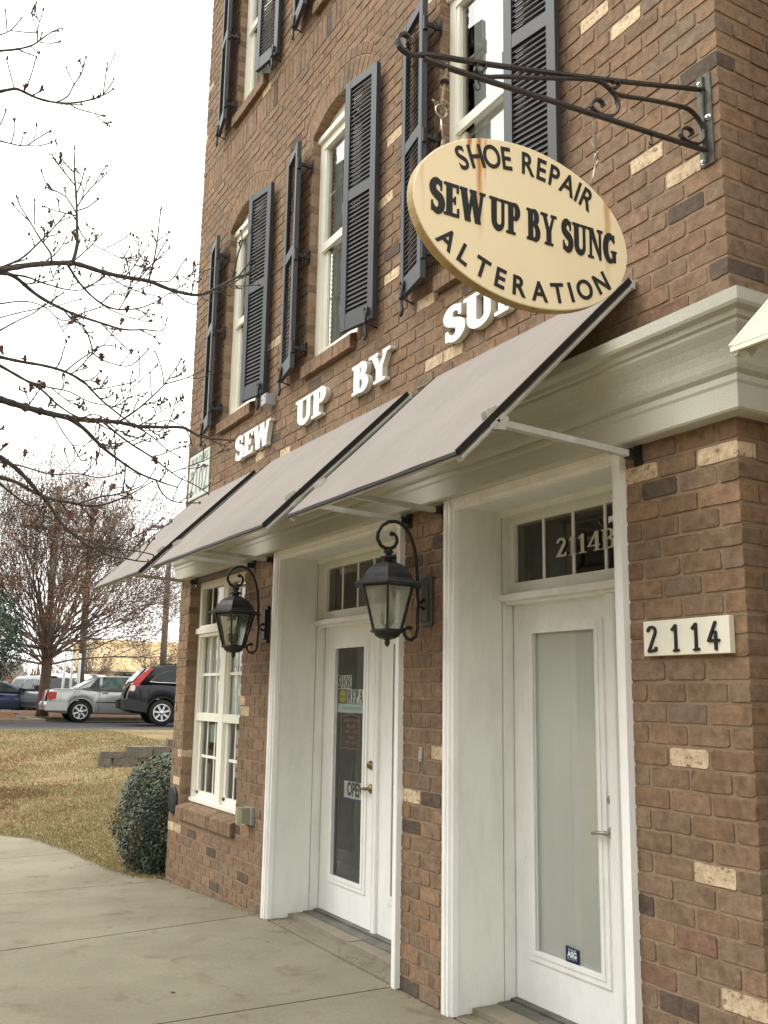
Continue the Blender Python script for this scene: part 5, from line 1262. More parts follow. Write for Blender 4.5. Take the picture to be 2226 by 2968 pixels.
for k in range(8): a = k*.9; q.tube([(XSG+.008*math.cos(a), -.597+.012*math.sin(a), 3.580+.010*math.sin(a*1.4)), (XSG-.008*math.cos(a), -.592+.012*math.cos(a*1.2), 3.532+.010*math.cos(a))], .0036, 6)
q.build('knot', M['rope'], t)
q = MB(); q.tube([(XSG+.011*math.sin(a), -.590+.009*math.cos(a), 3.502+.024*math.sin(a)) for a in [i*PI/8 for i in range(17)]], .0036, 6); q.tube([(XSG,-.596,3.48),(XSG,-.604,3.44),(XSG-.01,-.612,3.385)], .003, 6); q.build('wire_link', M['nickel'], t)

# ---------------------------------------------------------------- plates and boxes on the wall
t = thing('house_number_plaque', 'cream plaque with black slim numbers 2114 on the right brick pier', 'plaque', (-.28, -.02, 1.78))
q = MB(); q.bbox(-.492, -.058, -.028, -.0005, 1.716, 1.853, .0015); q.build('board', M['plaque'], t)
for ch, L, x in (('2', None, -.472), ('1', None, -.342), ('1', None, -.240), ('4', None, -.160)):
    w, lp = glyph(ch, 'slim', w=.050); sx = .118
    me = fill_mesh('digit', scaled(lp, sx, .108), .0035, [M['black_letter']]); place('digit', me, FRONT, (x, -.032, 1.727), t)
t = thing('building_number_sign', 'pale rectangular sign reading BUILDING 2102 at the far left edge of the wall', 'sign', (-6.3, -.01, 3.57))
q = MB(); q.bbox(-6.575, -6.000, -.010, -.0005, 3.362, 3.800, .003); q.build('board', M['sign_face'], t)
me = text_mesh('lettering', 'BUILDING', .105, [M['sign_grey']], .0006, .0005, 1.0); place('lettering', me, FRONT, (-6.285, -.0112, 3.728), t)
me = text_mesh('lettering', '2102', .345, [M['sign_grey']], .0006, .001, .72); place('lettering', me, FRONT, (-6.287, -.0112, 3.512), t)
t = thing('junction_box', 'small grey electrical box under the left shutters', 'box', (-4.53, -.04, 3.85)); q = MB(); q.bbox(-4.575, -4.475, -.092, -.0005, 3.795, 3.885, .004)
q.build('cover', M['grey_box'], t); q = MB(); q.lathe((-4.55,-.0925,3.84), [(.006,0),(.005,-.003)], 8, 'y'); q.lathe((-4.50,-.0925,3.86), [(.006,0),(.005,-.003)], 8, 'y'); q.build('screws', M['iron'], t)
t = thing('outdoor_outlet_box', 'tan weatherproof outlet cover on brick beside the twin window', 'outlet', (-4.68, -.04, .65))
q = MB(); q.prism([(-4.735,-.095),(-4.70,-.108),(-4.655,-.108),(-4.63,-.085),(-4.63,-.02),(-4.735,-.02)], 'z', .600, .712); q.build('hood', M['tan_box'], t); q = MB(); q.box(-4.745, -4.600, -.020, -.0005, .59, .715); q.build('back_plate', M['grey_box'], t)
t = thing('round_wall_medallion', 'dark embossed round medallion low on the far left brick pier', 'medallion', (-6.53, -.01, .59))
q = MB(); q.lathe((-6.535, 0, .590), [(.118,-.0005),(.120,-.016),(.112,-.024),(.102,-.020),(.094,-.026),(.080,-.022),(.060,-.030),(.035,-.028),(.001,-.032)], 36, 'y'); q.build('disc', M['medal'], t)
t = thing('metal_wall_tag', 'small grey metal strip screwed to the brick between the doors', 'plate', (-2.235, -.005, 1.235)); q = MB(); q.obox((-2.234,-.0035,1.236), (.016,0,-.001), (0,.0025,0), (.002,0,.038)); q.build('strip', M['grey_box'], t)
q = MB(); q.lathe((-2.237,-.006,1.263), [(.004,0),(.003,-.002)], 8, 'y'); q.lathe((-2.231,-.006,1.209), [(.004,0),(.003,-.002)], 8, 'y'); q.build('screws', M['iron'], t)

# ---------------------------------------------------------------- things on and behind the door glass
yG = Y + .016
_flat, _place = flat, place
DX = -.014      # set a little left so the glass moulding does not crop them
def flat(n_, x0, x1, *r): return _flat(n_, x0+DX, x1+DX, *r)
def place(n_, me_, base, loc, *r): return _place(n_, me_, base, (loc[0]+DX, loc[1], loc[2]), *r)
ps = thing('shoe_repair_poster', 'pale SHOE REPAIR window poster with a yellow octagon behind the left door glass', 'poster', (-3.83, yG, 1.56))
flat('sheet', -4.060, -3.838, 1.592, 1.690, yG, M['paper'], ps); flat('sheet', -3.895, -3.590, 1.492, 1.590, yG, M['paper'], ps); flat('sheet', -4.06, -3.59, 1.425, 1.488, yG, M['paper_blue'], ps)
flat('sheet', -4.045, -3.897, 1.492, 1.588, yG+.0002, M['sign_grey'], ps)
for wd, a, b_, z in (('SHOE', -4.058, -3.842, 1.598), ('REPAIR', -3.890, -3.560, 1.498)):
    for ch, L, x in word(wd, 'serif', .086, a, b_, None, S=.09, T=.03, sr=.03):
        if x > -3.61: continue
        me = fill_mesh('letter', L, .0003, [M['black_ink']]); place('letter', me, FRONT, (x, yG-.0006, z), ps)
q = MB(); pr = [(-3.970+DX+.055*math.cos(PI/8+k*PI/4), 1.540+.046*math.sin(PI/8+k*PI/4)) for k in range(8)]; q.prism(pr[::-1], 'y', yG-.0012, yG-.0004); q.build('octagon', M['yellow'], ps)
me = text_mesh('lettering', 'Vibram', .032, [M['sign_grey']], .0002, .0003); place('lettering', me, FRONT, (-3.970, yG-.0018, 1.540), ps)
me = text_mesh('lettering', 'SHOE REPAIR SERVICE', .030, [M['grey_box']], .0002, .0); place('lettering', me, FRONT, (-3.825, yG-.0006, 1.456), ps)
hs_ = thing('opening_hours_sign', 'orange scroll bordered opening hours card behind the left door glass', 'sign', (-3.82, yG+.004, 1.28))
q = MB(); z0, z1, xa_, xb_ = 1.175, 1.410, -3.997, -3.717
q.ribbon([(xa_, yG, z0),(xa_+.006, yG, (z0+z1)/2),(xa_, yG, z1)], .0006, .008, (0,1,0)); q.ribbon([(xb_, yG, z0),(xb_-.006, yG, (z0+z1)/2),(xb_, yG, z1)], .0006, .008, (0,1,0))
q.ribbon([(xa_, yG+.001, z1-.010),(-3.932, yG+.001, z1-.002),(-3.857, yG+.001, z1+.006),(-3.772, yG+.001, z1-.002),(xb_, yG+.001, z1-.010)], .0006, .007, (0,1,0)); q.ribbon([(xa_, yG+.001, z0),(-3.932, yG+.001, z0+.006),(-3.857, yG+.001, z0),(-3.772, yG+.001, z0+.006),(xb_, yG+.001, z0)], .0006, .007, (0,1,0)); q.build('border', M['orange'], hs_)
for txt, sz, z, sx in (('SEW UP BY SUNG', .034, 1.372, .85), ('Mon-FRI', .046, 1.332, .85), ('9:00 10 - 7:00 PM', .030, 1.295, .85), ('Saturday', .034, 1.258, .85), ('9:00 10 - 5:00 PM', .030, 1.221, .85)):
    me = text_mesh('lettering', txt, sz, [M['orange']], .0002, .0006, sx); place('lettering', me, FRONT, (-3.825, yG, z), hs_)
op = thing('open_sign', 'white OPEN sign with blue edges hung on threads behind the left door glass', 'sign', (-3.75, yG+.006, .90))
q = MB(); q.box(-3.937, -3.638, yG+.004, yG+.006, .842, .956); q.build('card', M['paper'], op); q = MB(); q.box(-3.937, -3.638, yG+.003, yG+.0038, .956, .966); q.box(-3.937, -3.638, yG+.003, yG+.0038, .832, .842); q.build('blue_edge', M['blue'], op)
me = text_mesh('lettering', 'OPEN', .125, [M['black_ink']], .0002, .0045, .72); place('lettering', me, FRONT, (-3.757, yG+.0035, .899), op)
q = MB(); q.tube([(-3.86, yG+.005, .956),(-3.807, yG+.005, 1.10),(-3.73, yG+.005, .956)], .0008, 4); q.build('thread', M['alu'], op)
flat, place = _flat, _place
st_ = thing('security_sticker', 'navy ASG security sticker at the foot of the right door glass', 'sticker', (-1.47, Y, .34))
q = MB(); q.prism([(-1.525,.292),(-1.428,.288),(-1.426,.366),(-1.523,.372)], 'y', Y+.0095, Y+.0108); q.build('label', M['navy_sticker'], st_)
me = text_mesh('lettering', 'ASG', .036, [M['paper']], .0002, .0012, 1.0); place('lettering', me, FRONT, (-1.476, Y+.0090, .337), st_)
me = text_mesh('lettering', 'SECURITY', .0165, [M['grey_box']], .0002, .0004, 1.0); place('lettering', me, FRONT, (-1.476, Y+.0090, .318), st_)
me = text_mesh('lettering', 'PROTECTED BY', .008, [M['paper']], .0002, .0); place('lettering', me, FRONT, (-1.476, Y+.0090, .358), st_)
me = text_mesh('lettering', '1-800-000-0000', .008, [M['paper']], .0002, .0); me = me
bpy.data.meshes.remove(me)
# ---------------------------------------------------------------- clipped evergreen bush at the far left corner
def leafcloud(name, mat, centres, parent, org, size, pal, n_each=1, cup=.25):
    V = []; F = []; C = []
    for (c, nrm, s_, pi_) in centres:
        nrm = Vector(nrm).normalized(); a = nrm.cross(Vector((random.gauss(0,1), random.gauss(0,1), random.gauss(0,1)))).normalized(); b_ = nrm.cross(a)
        L, W_ = s_, s_*.48; b0 = len(V); c = Vector(c)
        V += [tuple(c - a*L*.5), tuple(c + b_*W_*.5 + nrm*cup*W_*.3), tuple(c + a*L*.5 - nrm*cup*W_*.5), tuple(c - b_*W_*.5 + nrm*cup*W_*.3)]
        F += [(b0, b0+1, b0+2), (b0, b0+2, b0+3)]; col = pi_; C += [col]*4
    return colmesh(name, V, F, C, mat, parent, org)
def bush():
    cx, cy, z0, R, H = -7.26, .22, -.13, .475, 1.10
    t = thing('evergreen_bush', 'clipped dark evergreen bush with a few red leaves against the far left brick corner', 'bush', (cx, cy, z0))
    L = []; SH = []
    for i in range(17000):
        th = random.uniform(0, 2*PI); u = random.random(); z = z0+.02+(H-.02)*u
        prof = (1-max(0, (u-.35)/.65)**2.6)**.5 * (0.80+.35*min(1, u/.3)) if u < .999 else 0
        bump_ = 1+.06*math.sin(th*3+z*7)+.06*math.sin(th*7-z*11)+.04*math.sin(th*13+z*23)
        r = R*prof*bump_*(random.random()**.16)
        x, y = cx+r*math.cos(th), cy+r*math.sin(th)
        nrm = Vector((math.cos(th), math.sin(th), .5+u*1.2)) + Vector((random.gauss(0,.55), random.gauss(0,.55), random.gauss(0,.55)))
        p = random.random()
        col = (.030,.055,.022) if p < .5 else (.045,.075,.030) if p < .8 else (.022,.040,.022) if p < .93 else (.085,.12,.035) if p < .985 else (.24,.045,.03)
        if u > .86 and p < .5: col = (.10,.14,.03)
        v = random.uniform(.5, .95); L.append(((x, y, z), nrm, random.uniform(.028,.050), tuple(c*v for c in col)))
    tag(leafcloud('foliage', M['leaf'], L, t, (cx, cy, z0), .03, None), kind='stuff')
    q = MB(); 
    for i in range(14):
        a = random.uniform(0, 6.28); q.tube([(cx+.06*math.cos(a), cy+.06*math.sin(a), z0-.02),(cx+.22*math.cos(a), cy+.22*math.sin(a), z0+.5),(cx+.36*math.cos(a+.3), cy+.36*math.sin(a+.3), z0+.95)], [.012,.009,.004], 5)
    q.build('stems', M['bark'], t)
    for k_ in range(26):      # stray shoots above the clipped surface
        a = random.uniform(0, 6.28); rr_ = R*random.uniform(.3, .95); zt = z0 + H*(1-(rr_/R)**3*.5)*random.uniform(.92, 1.0); b0 = Vector((cx+rr_*math.cos(a), cy+rr_*math.sin(a), zt-.06)); e_ = b0 + Vector((random.gauss(0,.04)+.04*math.cos(a), random.gauss(0,.04)+.04*math.sin(a), random.uniform(.08,.16)))
        SH.append((b0, e_))
    q = MB()
    for b0, e_ in SH: q.tube([b0, e_], [.003, .0015], 4)
    q.build('shoots', M['bark'], t); SL = []
    for b0, e_ in SH:
        for u in (.4,.6,.8,1.0): c = b0.lerp(e_, u); SL.append(((c.x+random.gauss(0,.012), c.y+random.gauss(0,.012), c.z), (random.gauss(0,1), random.gauss(0,1), .6), random.uniform(.025,.045), random.choice(((.05,.08,.03),(.09,.12,.04),(.14,.05,.03)))))
    tag(leafcloud('shoot_leaves', M['leaf'], SL, t, (cx, cy, z0), .03, None), kind='stuff')
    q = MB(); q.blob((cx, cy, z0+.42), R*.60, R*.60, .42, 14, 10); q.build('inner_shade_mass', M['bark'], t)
bush()

# ---------------------------------------------------------------- stepped block wall in the lawn
rw = thing('retaining_wall', 'stepped grey concrete block retaining wall in the lawn', 'wall', (-15.1, 1.9, .3))
def blk(y, z, L, x=-15.14, h=.155):
    q = MB(); j = lambda: random.uniform(-.008, .008); bm = None
    y0, y1 = y, y+L-.012
    q.add([(x+j(),y0,z),(x-.26,y0+.04,z),(x-.26,y1-.04,z),(x+j(),y1,z),(x+.01+j(),y0,z+h),(x-.26,y0+.04,z+h),(x-.26,y1-.04,z+h),(x+.01+j(),y1,z+h),
           (x+.045+j(),(y0*.7+y1*.3),z),(x+.045+j(),(y0*.3+y1*.7),z),(x+.050+j(),(y0*.7+y1*.3),z+h-.006),(x+.050+j(),(y0*.3+y1*.7),z+h-.006)],
          [(0,8,10,4),(8,9,11,10),(9,3,7,11),(4,10,11,7,6,5),(0,1,2,3,9,8),(0,4,5,1),(3,2,6,7),(1,5,6,2)]); q.build('block', M['block'], rw)
y0 = 1.36
for r_, (ys, n) in enumerate(((y0, 1), )): blk(ys, .265, .24)
y = y0+.25
while y < 4.6: blk(y, .262+random.uniform(-.004,.004), .46); y += .46
y = y0+.03; i = 0
for (yy, L, dz) in ((y0+.03,.45,0), (y0+.50,.45,.06), (y0+.96,.46,.06), (y0+1.42,.46,.06), (y0+1.9,.46,.06), (y0+2.38,.46,.06)): blk(yy, .42 if dz == 0 else .42, L, -15.155, .115 if dz == 0 else .19)
for yy in (y0+1.22, y0+1.69, y0+2.16): blk(yy, .612, .46, -15.17, .12)

# ---------------------------------------------------------------- vehicles
def wheel(mb, x, y, r, w, side_):
    pass
def make_wheel(parent, x, y, z, r, w, s_, spokes, name='wheel'):
    # s_=+1: outer face towards +y(local)
    q = MB(); q.lathe((x, y, z), [(r*.62,-w/2),(r*.93,-w/2),(r,-w*.36),(r,w*.36),(r*.93,w/2),(r*.66,w/2),(r*.64,w*.30)], 28, 'y')
    t = q.build(name, M['tyre'], parent)
    yo = y + s_*w*.42; q = MB()
    q.lathe((x, y, z), [(r*.66, s_*w*.30),(r*.67, s_*w*.47),(r*.60, s_*w*.47),(r*.59, s_*w*.25)], 28, 'y')
    for k in range(spokes):
        a = 2*PI*k/spokes; ca, sa = math.cos(a), math.sin(a)
        q.obox((x+ca*r*.36, yo-s_*.004, z+sa*r*.36), (ca*r*.27, 0, sa*r*.27), (0, .012, 0), (-sa*r*.075, 0, ca*r*.075))
    q.lathe((x, yo-.01*s_, z), [(r*.16,-.014),(r*.16,.014)], 14, 'y'); q.build('rim', M['rim'], t)
    q = MB(); q.lathe((x, y+s_*w*.12, z), [(r*.60, -.01),(r*.60,.01)], 20, 'y'); q.build('brake_disc', M['car_trim'], t)
    return t
def loft(mb, sections, mi=0, smooth=True, caps=True):
    n = len(sections[0]); vs = [p for s_ in sections for p in s_]; fs = []
    for i in range(len(sections)-1):
        for k in range(n-1): fs.append((i*n+k, i*n+k+1, (i+1)*n+k+1, (i+1)*n+k))
    if caps: fs += [tuple(range(n))[::-1], tuple((len(sections)-1)*n+k for k in range(n))]
    mb.add(vs, fs, mi, smooth)
def car(name, label, cat, loc, rotz, P):
    """body by side profile; P: dict of profile data in metres, x forward, half width W"""
    t = thing(name, label, cat, loc, None, rotz); o = (0,0,0)
    class L_:                                   # build in local coordinates under the rotated empty
        pass
    def B(mb, nm, mat, par=None):
        ob = bpy.data.objects.new(nm, mb.mesh(nm, mat)); COL.objects.link(ob); ob.parent = par or t
        me = ob.data; bm = bmesh.new(); bm.from_mesh(me); bmesh.ops.recalc_face_normals(bm, faces=bm.faces[:]); bm.to_mesh(me); bm.free(); return ob
    W = P['W']; belt = P['belt']; top = P['top']; und = P['under']
    # belt: list (x, z) along shoulder from rear to front ; und: list (x,z) bottom incl. wheel arches
    xs = sorted({round(v, 3) for v in [p[0] for p in belt] + [p[0] for p in und] + list(np.linspace(P['x0'], P['x1'], 44))})
    bi = lambda x: float(np.interp(x, [p[0] for p in belt], [p[1] for p in belt])); ui = lambda x: float(np.interp(x, [p[0] for p in und], [p[1] for p in und]))
    def halfw(x):
        e0 = max(0, (P['x0']+.45-x)/.45); e1 = max(0, (x-P['x1']+.6)/.6); return W*(1 - P.get('pinch', .10)*e0**2.2 - P.get('pinch', .10)*1.3*e1**2.2)
    sec = []
    for x in xs:
        zt, zb, w = bi(x), ui(x), halfw(x); hgt = zt-zb
        row = []
        for fy, fz in ((.0,1.0),(.55,1.0),(.86,.985),(.95,.93),(.985,.80),(1.0,.55),(.99,.30),(.965,.10),(.93,.0)): row.append((x, w*fy, zb+hgt*fz))
        row += [(p[0], -p[1], p[2]) for p in row[::-1][:-1]]
        sec.append(row)
    q = MB(); loft(q, sec); body = B(q, 'body', P['paint'])
    # greenhouse
    q = MB(); g_ = top; ga = [];
    xb0, xb1 = g_[0][0], g_[-1][0]
    sec = []
    for x in sorted({p[0] for p in g_} | set(np.linspace(xb0, xb1, 20))):
        zt = float(np.interp(x, [p[0] for p in g_], [p[1] for p in g_])); zb = bi(x)-.02; zt = max(zt, zb+.001)
        f = (zt-zb)/(max(p[1] for p in g_)-zb+1e-6); w = W*.95; wt = w - (w-W*.74)*min(1, f)
        row = [(x, 0, zt), (x, wt*.70, zt-.004), (x, wt*.93, zt-.025*f), (x, wt, zt-.07*f), (x, w, zb)]
        row += [(p[0], -p[1], p[2]) for p in row[::-1][:-1]]; sec.append(row)
    loft(q, sec); B(q, 'roof', P['paint'])
    def sidepoint(x, z, s_, off=.004):
        zt = float(np.interp(x, [p[0] for p in g_], [p[1] for p in g_])); zb = bi(x)-.02; f = (zt-zb)/(max(p[1] for p in g_)-zb+1e-6); w = W*.95; wt = w-(w-W*.74)*min(1, f)
        k = (z-zb)/max(1e-3, (zt-.07*f-zb)); return (x, s_*(w+(wt-w)*min(1.0, k)+off), z)
    for s_ in (-1, 1):
        for poly, m_ in P['windows']:
            q = MB(); n = len(poly); cx_ = sum(p[0] for p in poly)/n; cz_ = sum(p[1] for p in poly)/n
            v = [sidepoint(x, z, s_) for x, z in poly]; q.add(v, [tuple(range(n))]); B(q, 'side_window', M[m_])
            if P.get('wtrim'): q = MB(); q.tube(v+[v[0]], .010, 4); B(q, 'window_trim', M[P['wtrim']])
    # screens
    for (xa, za, xb, zb_), nm in zip(P['screens'], ('rear_window', 'windscreen')):
        q = MB(); wa, wb = W*.80, W*.66; dx, dz = xb-xa, zb_-za; L = math.hypot(dx, dz); nx, nz = -dz/L*.012, dx/L*.012
        if nm == 'windscreen': pass
        if nz < 0: nx, nz = -nx, -nz
        q.add([(xa+nx,-wa,za+nz),(xa+nx,wa,za+nz),(xb+nx,wb,zb_+nz),(xb+nx,-wb,zb_+nz)], [(0,1,2,3)]); B(q, nm, M['car_glass'])
    for (x, z, L, h, m_, dep) in P.get('strips', []):      # side mouldings
        for s_ in (-1, 1):
            q = MB(); n = 12; v = []
            for i in range(n+1): xx = x+L*i/n; v.append((xx, s_*(halfw(xx)+dep), z))
            q.ribbon(v, .012, h, (0,1,0)); B(q, 'trim_strip', M[m_])
    for x, za, zb_ in P.get('seams', []):
        for s_ in (-1, 1): q = MB(); q.box(x-.004, x+.004, s_*halfw(x)*.985, s_*(halfw(x)+.003), za, zb_); B(q, 'door_seam', M['car_trim'])
    for x, z in P.get('handles', []):
        for s_ in (-1, 1): q = MB(); q.bbox(x-.09, x+.09, s_*halfw(x)*.985, s_*(halfw(x)+.03), z-.016, z+.016, .006); B(q, 'door_handle', P['handle'])
    for nm, poly, y0, y1, m_ in P.get('solids', []):
        for s_ in ((-1, 1) if y0 > 0 else (1,)):
            q = MB(); q.prism([(x, z) for x, z in poly], 'y', s_*y0, s_*y1); B(q, nm, M[m_])
    for x in P['wheels']:
        for s_ in (-1, 1):
            w_ = make_wheel(t, 0, 0, 0, P['r'], P['tw'], s_, P['spokes']) if False else None
            q = MB(); r, w = P['r'], P['tw']; yc = s_*(W-w/2-.01)
            q.lathe((x, yc, r), [(r*.60,-w/2),(r*.93,-w/2),(r,-w*.34),(r,w*.34),(r*.93,w/2),(r*.60,w/2)], 30, 'y'); tb = B(q, 'wheel', M['tyre'])
            q = MB(); yo = yc+s_*(w/2+.004)
            q.lathe((x, yo, r), [(r*.68,-s_*.04),(r*.68,s_*.006),(r*.60,s_*.006),(r*.585,-s_*.03)], 30, 'y')
            ns_ = P['spokes']
            for k in range(ns_):
                a = 2*PI*k/ns_+.3; ca, sa = math.cos(a), math.sin(a); q.obox((x+ca*r*.36, yo-s_*.006, r+sa*r*.36), (ca*r*.27,0,sa*r*.27), (0,.010,0), (-sa*r*P.get('sw',.07),0,ca*r*P.get('sw',.07)))
            q.lathe((x, yo-s_*.004, r), [(r*.17,-.012),(r*.17,.012),(r*.02,.014)], 14, 'y'); B(q, 'rim', M['rim'], tb)
            q = MB(); q.lathe((x, yo-s_*.035, r), [(r*.62,-.004),(r*.62,.004)], 24, 'y'); B(q, 'brake_disc', M['car_trim'], tb)
            # wheel arch lip
            q = MB(); pts = [(x+(r+.07)*math.cos(a), s_*(halfw(x)+.001), r+(r+.07)*math.sin(a)) for a in np.linspace(-.15, PI+.15, 18)]; q.tube(pts, .016, 5); B(q, 'arch_lip', P.get('lip', P['paint']))
            q = MB(); q.prism([(x+(r+.065)*math.cos(a), r+(r+.065)*math.sin(a)) for a in np.linspace(-.2, PI+.2, 18)], 'y', s_*(halfw(x)-.22), s_*(halfw(x)-.02)) if False else None
    return t, B, body
def arch(x, r, z0, n=9):
    R = r+.06; return [(x-R-.001, z0)] + [(x+R*math.cos(a), max(z0, r+R*math.sin(a))) for a in np.linspace(PI-.25, .25, n)] + [(x+R+.001, z0)]
# local x forward, origin at the middle of the wheelbase on the ground
rw_ = -1.33
sed = dict(W=.88, x0=-2.27, x1=2.36, pinch=.09, paint=M['car_silver'], handle=M['car_silver'],
    belt=[(-2.27,.58),(-2.255,.80),(-2.22,.95),(-2.14,1.00),(-1.35,1.01),(-1.2,.985),(0,.965),(1.15,.95),(1.9,.86),(2.25,.74),(2.36,.55)],
    under=[(-2.27,.36),(-2.15,.30)] + arch(-1.33,.315,.26) + arch(1.33,.315,.24) + [(2.2,.25),(2.36,.34)],
    top=[(-1.48,1.0),(-1.30,1.10),(-.95,1.32),(-.72,1.395),(-.2,1.425),(.35,1.41),(.55,1.36),(.85,1.18),(1.12,.96)],
    windows=[([(-1.12,1.02),(-.80,1.025),(-.78,1.345),(-.86,1.33)], 'car_glass'), ([(-.72,1.035),(.12,1.035),(.08,1.375),(-.69,1.375)], 'car_glass_green'), ([(.22,1.035),(.98,1.02),(.86,1.12),(.48,1.335),(.18,1.375)], 'car_glass')],
    screens=[(-1.42,1.03,-.80,1.375),(1.08,1.0,.48,1.36)], wtrim=None,
    strips=[(-.90,.615,1.9,.026,'chrome',.002)],
    seams=[(-.80,.34,1.0),(.17,.32,1.0),(1.1,.34,.93)], handles=[(-.62,.92),(.34,.91)],
    solids=[('tail_light', [(-2.285,.70),(-2.05,.70),(-2.04,.90),(-2.28,.92)], .55, .862, 'red_lens'), ('bumper', [(-2.33,.36),(-1.72,.36),(-1.70,.60),(-2.31,.62),(-2.35,.52)], .30, .892, 'car_silver'),
            ('sunroof', [(-.15,1.428),(.35,1.43),(.30,1.452),(-.12,1.45)], .01, .35, 'car_trim'), ('fuel_door', [(-1.58,.80),(-1.36,.80),(-1.36,.95),(-1.58,.95)], .862, .8835, 'car_silver')],
    wheels=(-1.33, 1.33), r=.325, tw=.20, spokes=6, sw=.085)
h_ = math.radians(86)
def car_at(P, name, label, cat, px, py, wx, head, z): # place so that the near (right-hand) wheel at local x=wx touches (px,py)
    c, s_ = math.cos(head), math.sin(head); lx, ly = wx, -P['W']+.1; return car(name, label, cat, (px-(c*lx-s_*ly), py-(s_*lx+c*ly), z), head, P)
car_at(sed, 'parked_sedan', 'silver four door sedan parked tail to the left behind the street tree', 'car', -28.25, 3.84, -1.33, h_, .635)
suv = dict(W=.92, x0=-2.27, x1=2.27, pinch=.12, paint=M['car_black'], handle=M['car_black'], lip=M['car_trim'],
    belt=[(-2.27,.60),(-2.25,.86),(-2.16,1.08),(-2.05,1.17),(-1.2,1.13),(0,1.08),(1.1,1.05),(1.9,.96),(2.2,.80),(2.27,.6)],
    under=[(-2.27,.42),(-2.1,.34)] + arch(-1.31,.355,.32) + arch(1.31,.355,.30) + [(2.15,.32),(2.27,.42)],
    top=[(-2.12,1.12),(-1.98,1.30),(-1.72,1.57),(-1.45,1.655),(-.6,1.69),(.2,1.675),(.55,1.60),(.95,1.33),(1.30,1.06)],
    windows=[([(-1.68,1.20),(-1.45,1.18),(-.92,1.17),(-.92,1.52),(-1.20,1.50),(-1.48,1.38)], 'car_glass'), ([(-.84,1.17),(.15,1.15),(.12,1.56),(-.84,1.55)], 'car_glass'), ([(.22,1.15),(1.0,1.12),(.55,1.50),(.20,1.56)], 'car_glass')],
    screens=[(-2.12,1.20,-1.80,1.56),(1.22,1.10,.60,1.56)], wtrim='chrome',
    strips=[(-.90,.50,1.9,.10,'car_trim',.002)], seams=[(-.88,.55,1.15),(.18,.5,1.12)], handles=[(-.70,1.03),(.40,1.0)],
    solids=[('tail_light', [(-2.20,.92),(-1.98,.90),(-1.94,1.15),(-1.60,1.56),(-1.70,1.59),(-2.02,1.28),(-2.16,1.12)], .60, .870, 'red_lens'), ('reversing_lamp', [(-2.205,.95),(-2.05,.94),(-2.08,1.10),(-2.19,1.08)], .62, .8745, 'clear_lens'),
            ('bumper', [(-2.36,.44),(-1.72,.36),(-1.70,.62),(-2.20,.74),(-2.38,.68)], .30, .930, 'car_trim'), ('roof_rail', [(-1.3,1.69),(.2,1.71),(.2,1.735),(-1.3,1.72)], .60, .64, 'car_trim')],
    wheels=(-1.31, 1.31), r=.355, tw=.225, spokes=7, sw=.075)
car_at(suv, 'parked_suv', 'dark tall wagon with long red tail lights cut off by the brick corner', 'car', -24.75, 5.30, -1.31, math.radians(82), .66)
blu = dict(sed); blu.update(paint=M['car_blue'], handle=M['car_blue'], belt=[(-2.36,.58),(-2.3,.86),(-2.1,.95),(-1.2,.95),(0,.93),(1.15,.90),(1.9,.80),(2.25,.70),(2.36,.55)],
    top=[(-1.95,.94),(-1.4,1.22),(-.9,1.37),(-.3,1.42),(.25,1.39),(.6,1.28),(1.25,.90)], windows=[([(-1.35,.98),(-.40,.98),(-.40,1.33),(-.95,1.27)], 'car_glass'), ([(-.32,.98),(.98,.95),(.62,1.14),(.25,1.31),(-.32,1.33)], 'car_glass')],
    screens=[(-1.9,.97,-1.05,1.33),(1.20,.93,.45,1.34)], solids=[('mirror', [(.80,.96),(1.0,.96),(1.0,1.10),(.84,1.10)], .88, 1.08, 'car_trim')], strips=[(-.9,.52,1.9,.03,'car_blue',.002)], seams=[(-.36,.34,.95),(1.05,.34,.9)], handles=[(-.55,.84),(.5-.3,.83)], wheels=(-1.33,1.36))
car('parked_sedan', 'blue sedan at the left edge of the picture', 'car', (-40.6, 3.05, .56), math.radians(88), blu)
van = dict(suv); van.update(paint=M['car_green'], handle=M['car_green'], W=.93, wtrim=None, belt=[(-2.27,.6),(-2.25,1.0),(-1.2,1.02),(0,1.0),(.9,1.0),(1.2,.97),(2.0,.90),(2.22,.78),(2.27,.55)], top=[(-2.2,1.0),(-2.1,1.5),(-1.9,1.58),(-.2,1.60),(.35,1.58),(.6,1.48),(1.15,.98)],
    windows=[([(-2.0,1.06),(-1.0,1.06),(-1.0,1.45),(-1.95,1.45)], 'car_glass'), ([(-.9,1.06),(.0,1.06),(.0,1.45),(-.9,1.45)], 'car_glass'), ([(.08,1.06),(1.0,1.04),(.6,1.40),(.08,1.45)], 'car_glass')], screens=[(-2.24,1.05,-2.12,1.48),(1.12,1.02,.58,1.50)], seams=[], handles=[],
    solids=[('bumper', [(2.10,.40),(2.36,.42),(2.40,.60),(2.20,.64)], .01, .93, 'chrome'), ('headlight', [(2.12,.74),(2.235,.74),(2.20,.92),(2.05,.92)], .52, .90, 'clear_lens'), ('grille', [(2.16,.70),(2.275,.70),(2.24,.88),(2.10,.88)], .01, .48, 'car_trim'), ('mirror', [(.85,1.02),(1.02,1.02),(1.02,1.20),(.88,1.20)], .93, 1.14, 'car_trim')])
car('parked_pickup', 'grey green truck facing out behind the street tree trunk', 'truck', (-39.2, 5.05, .58), math.radians(14), van)
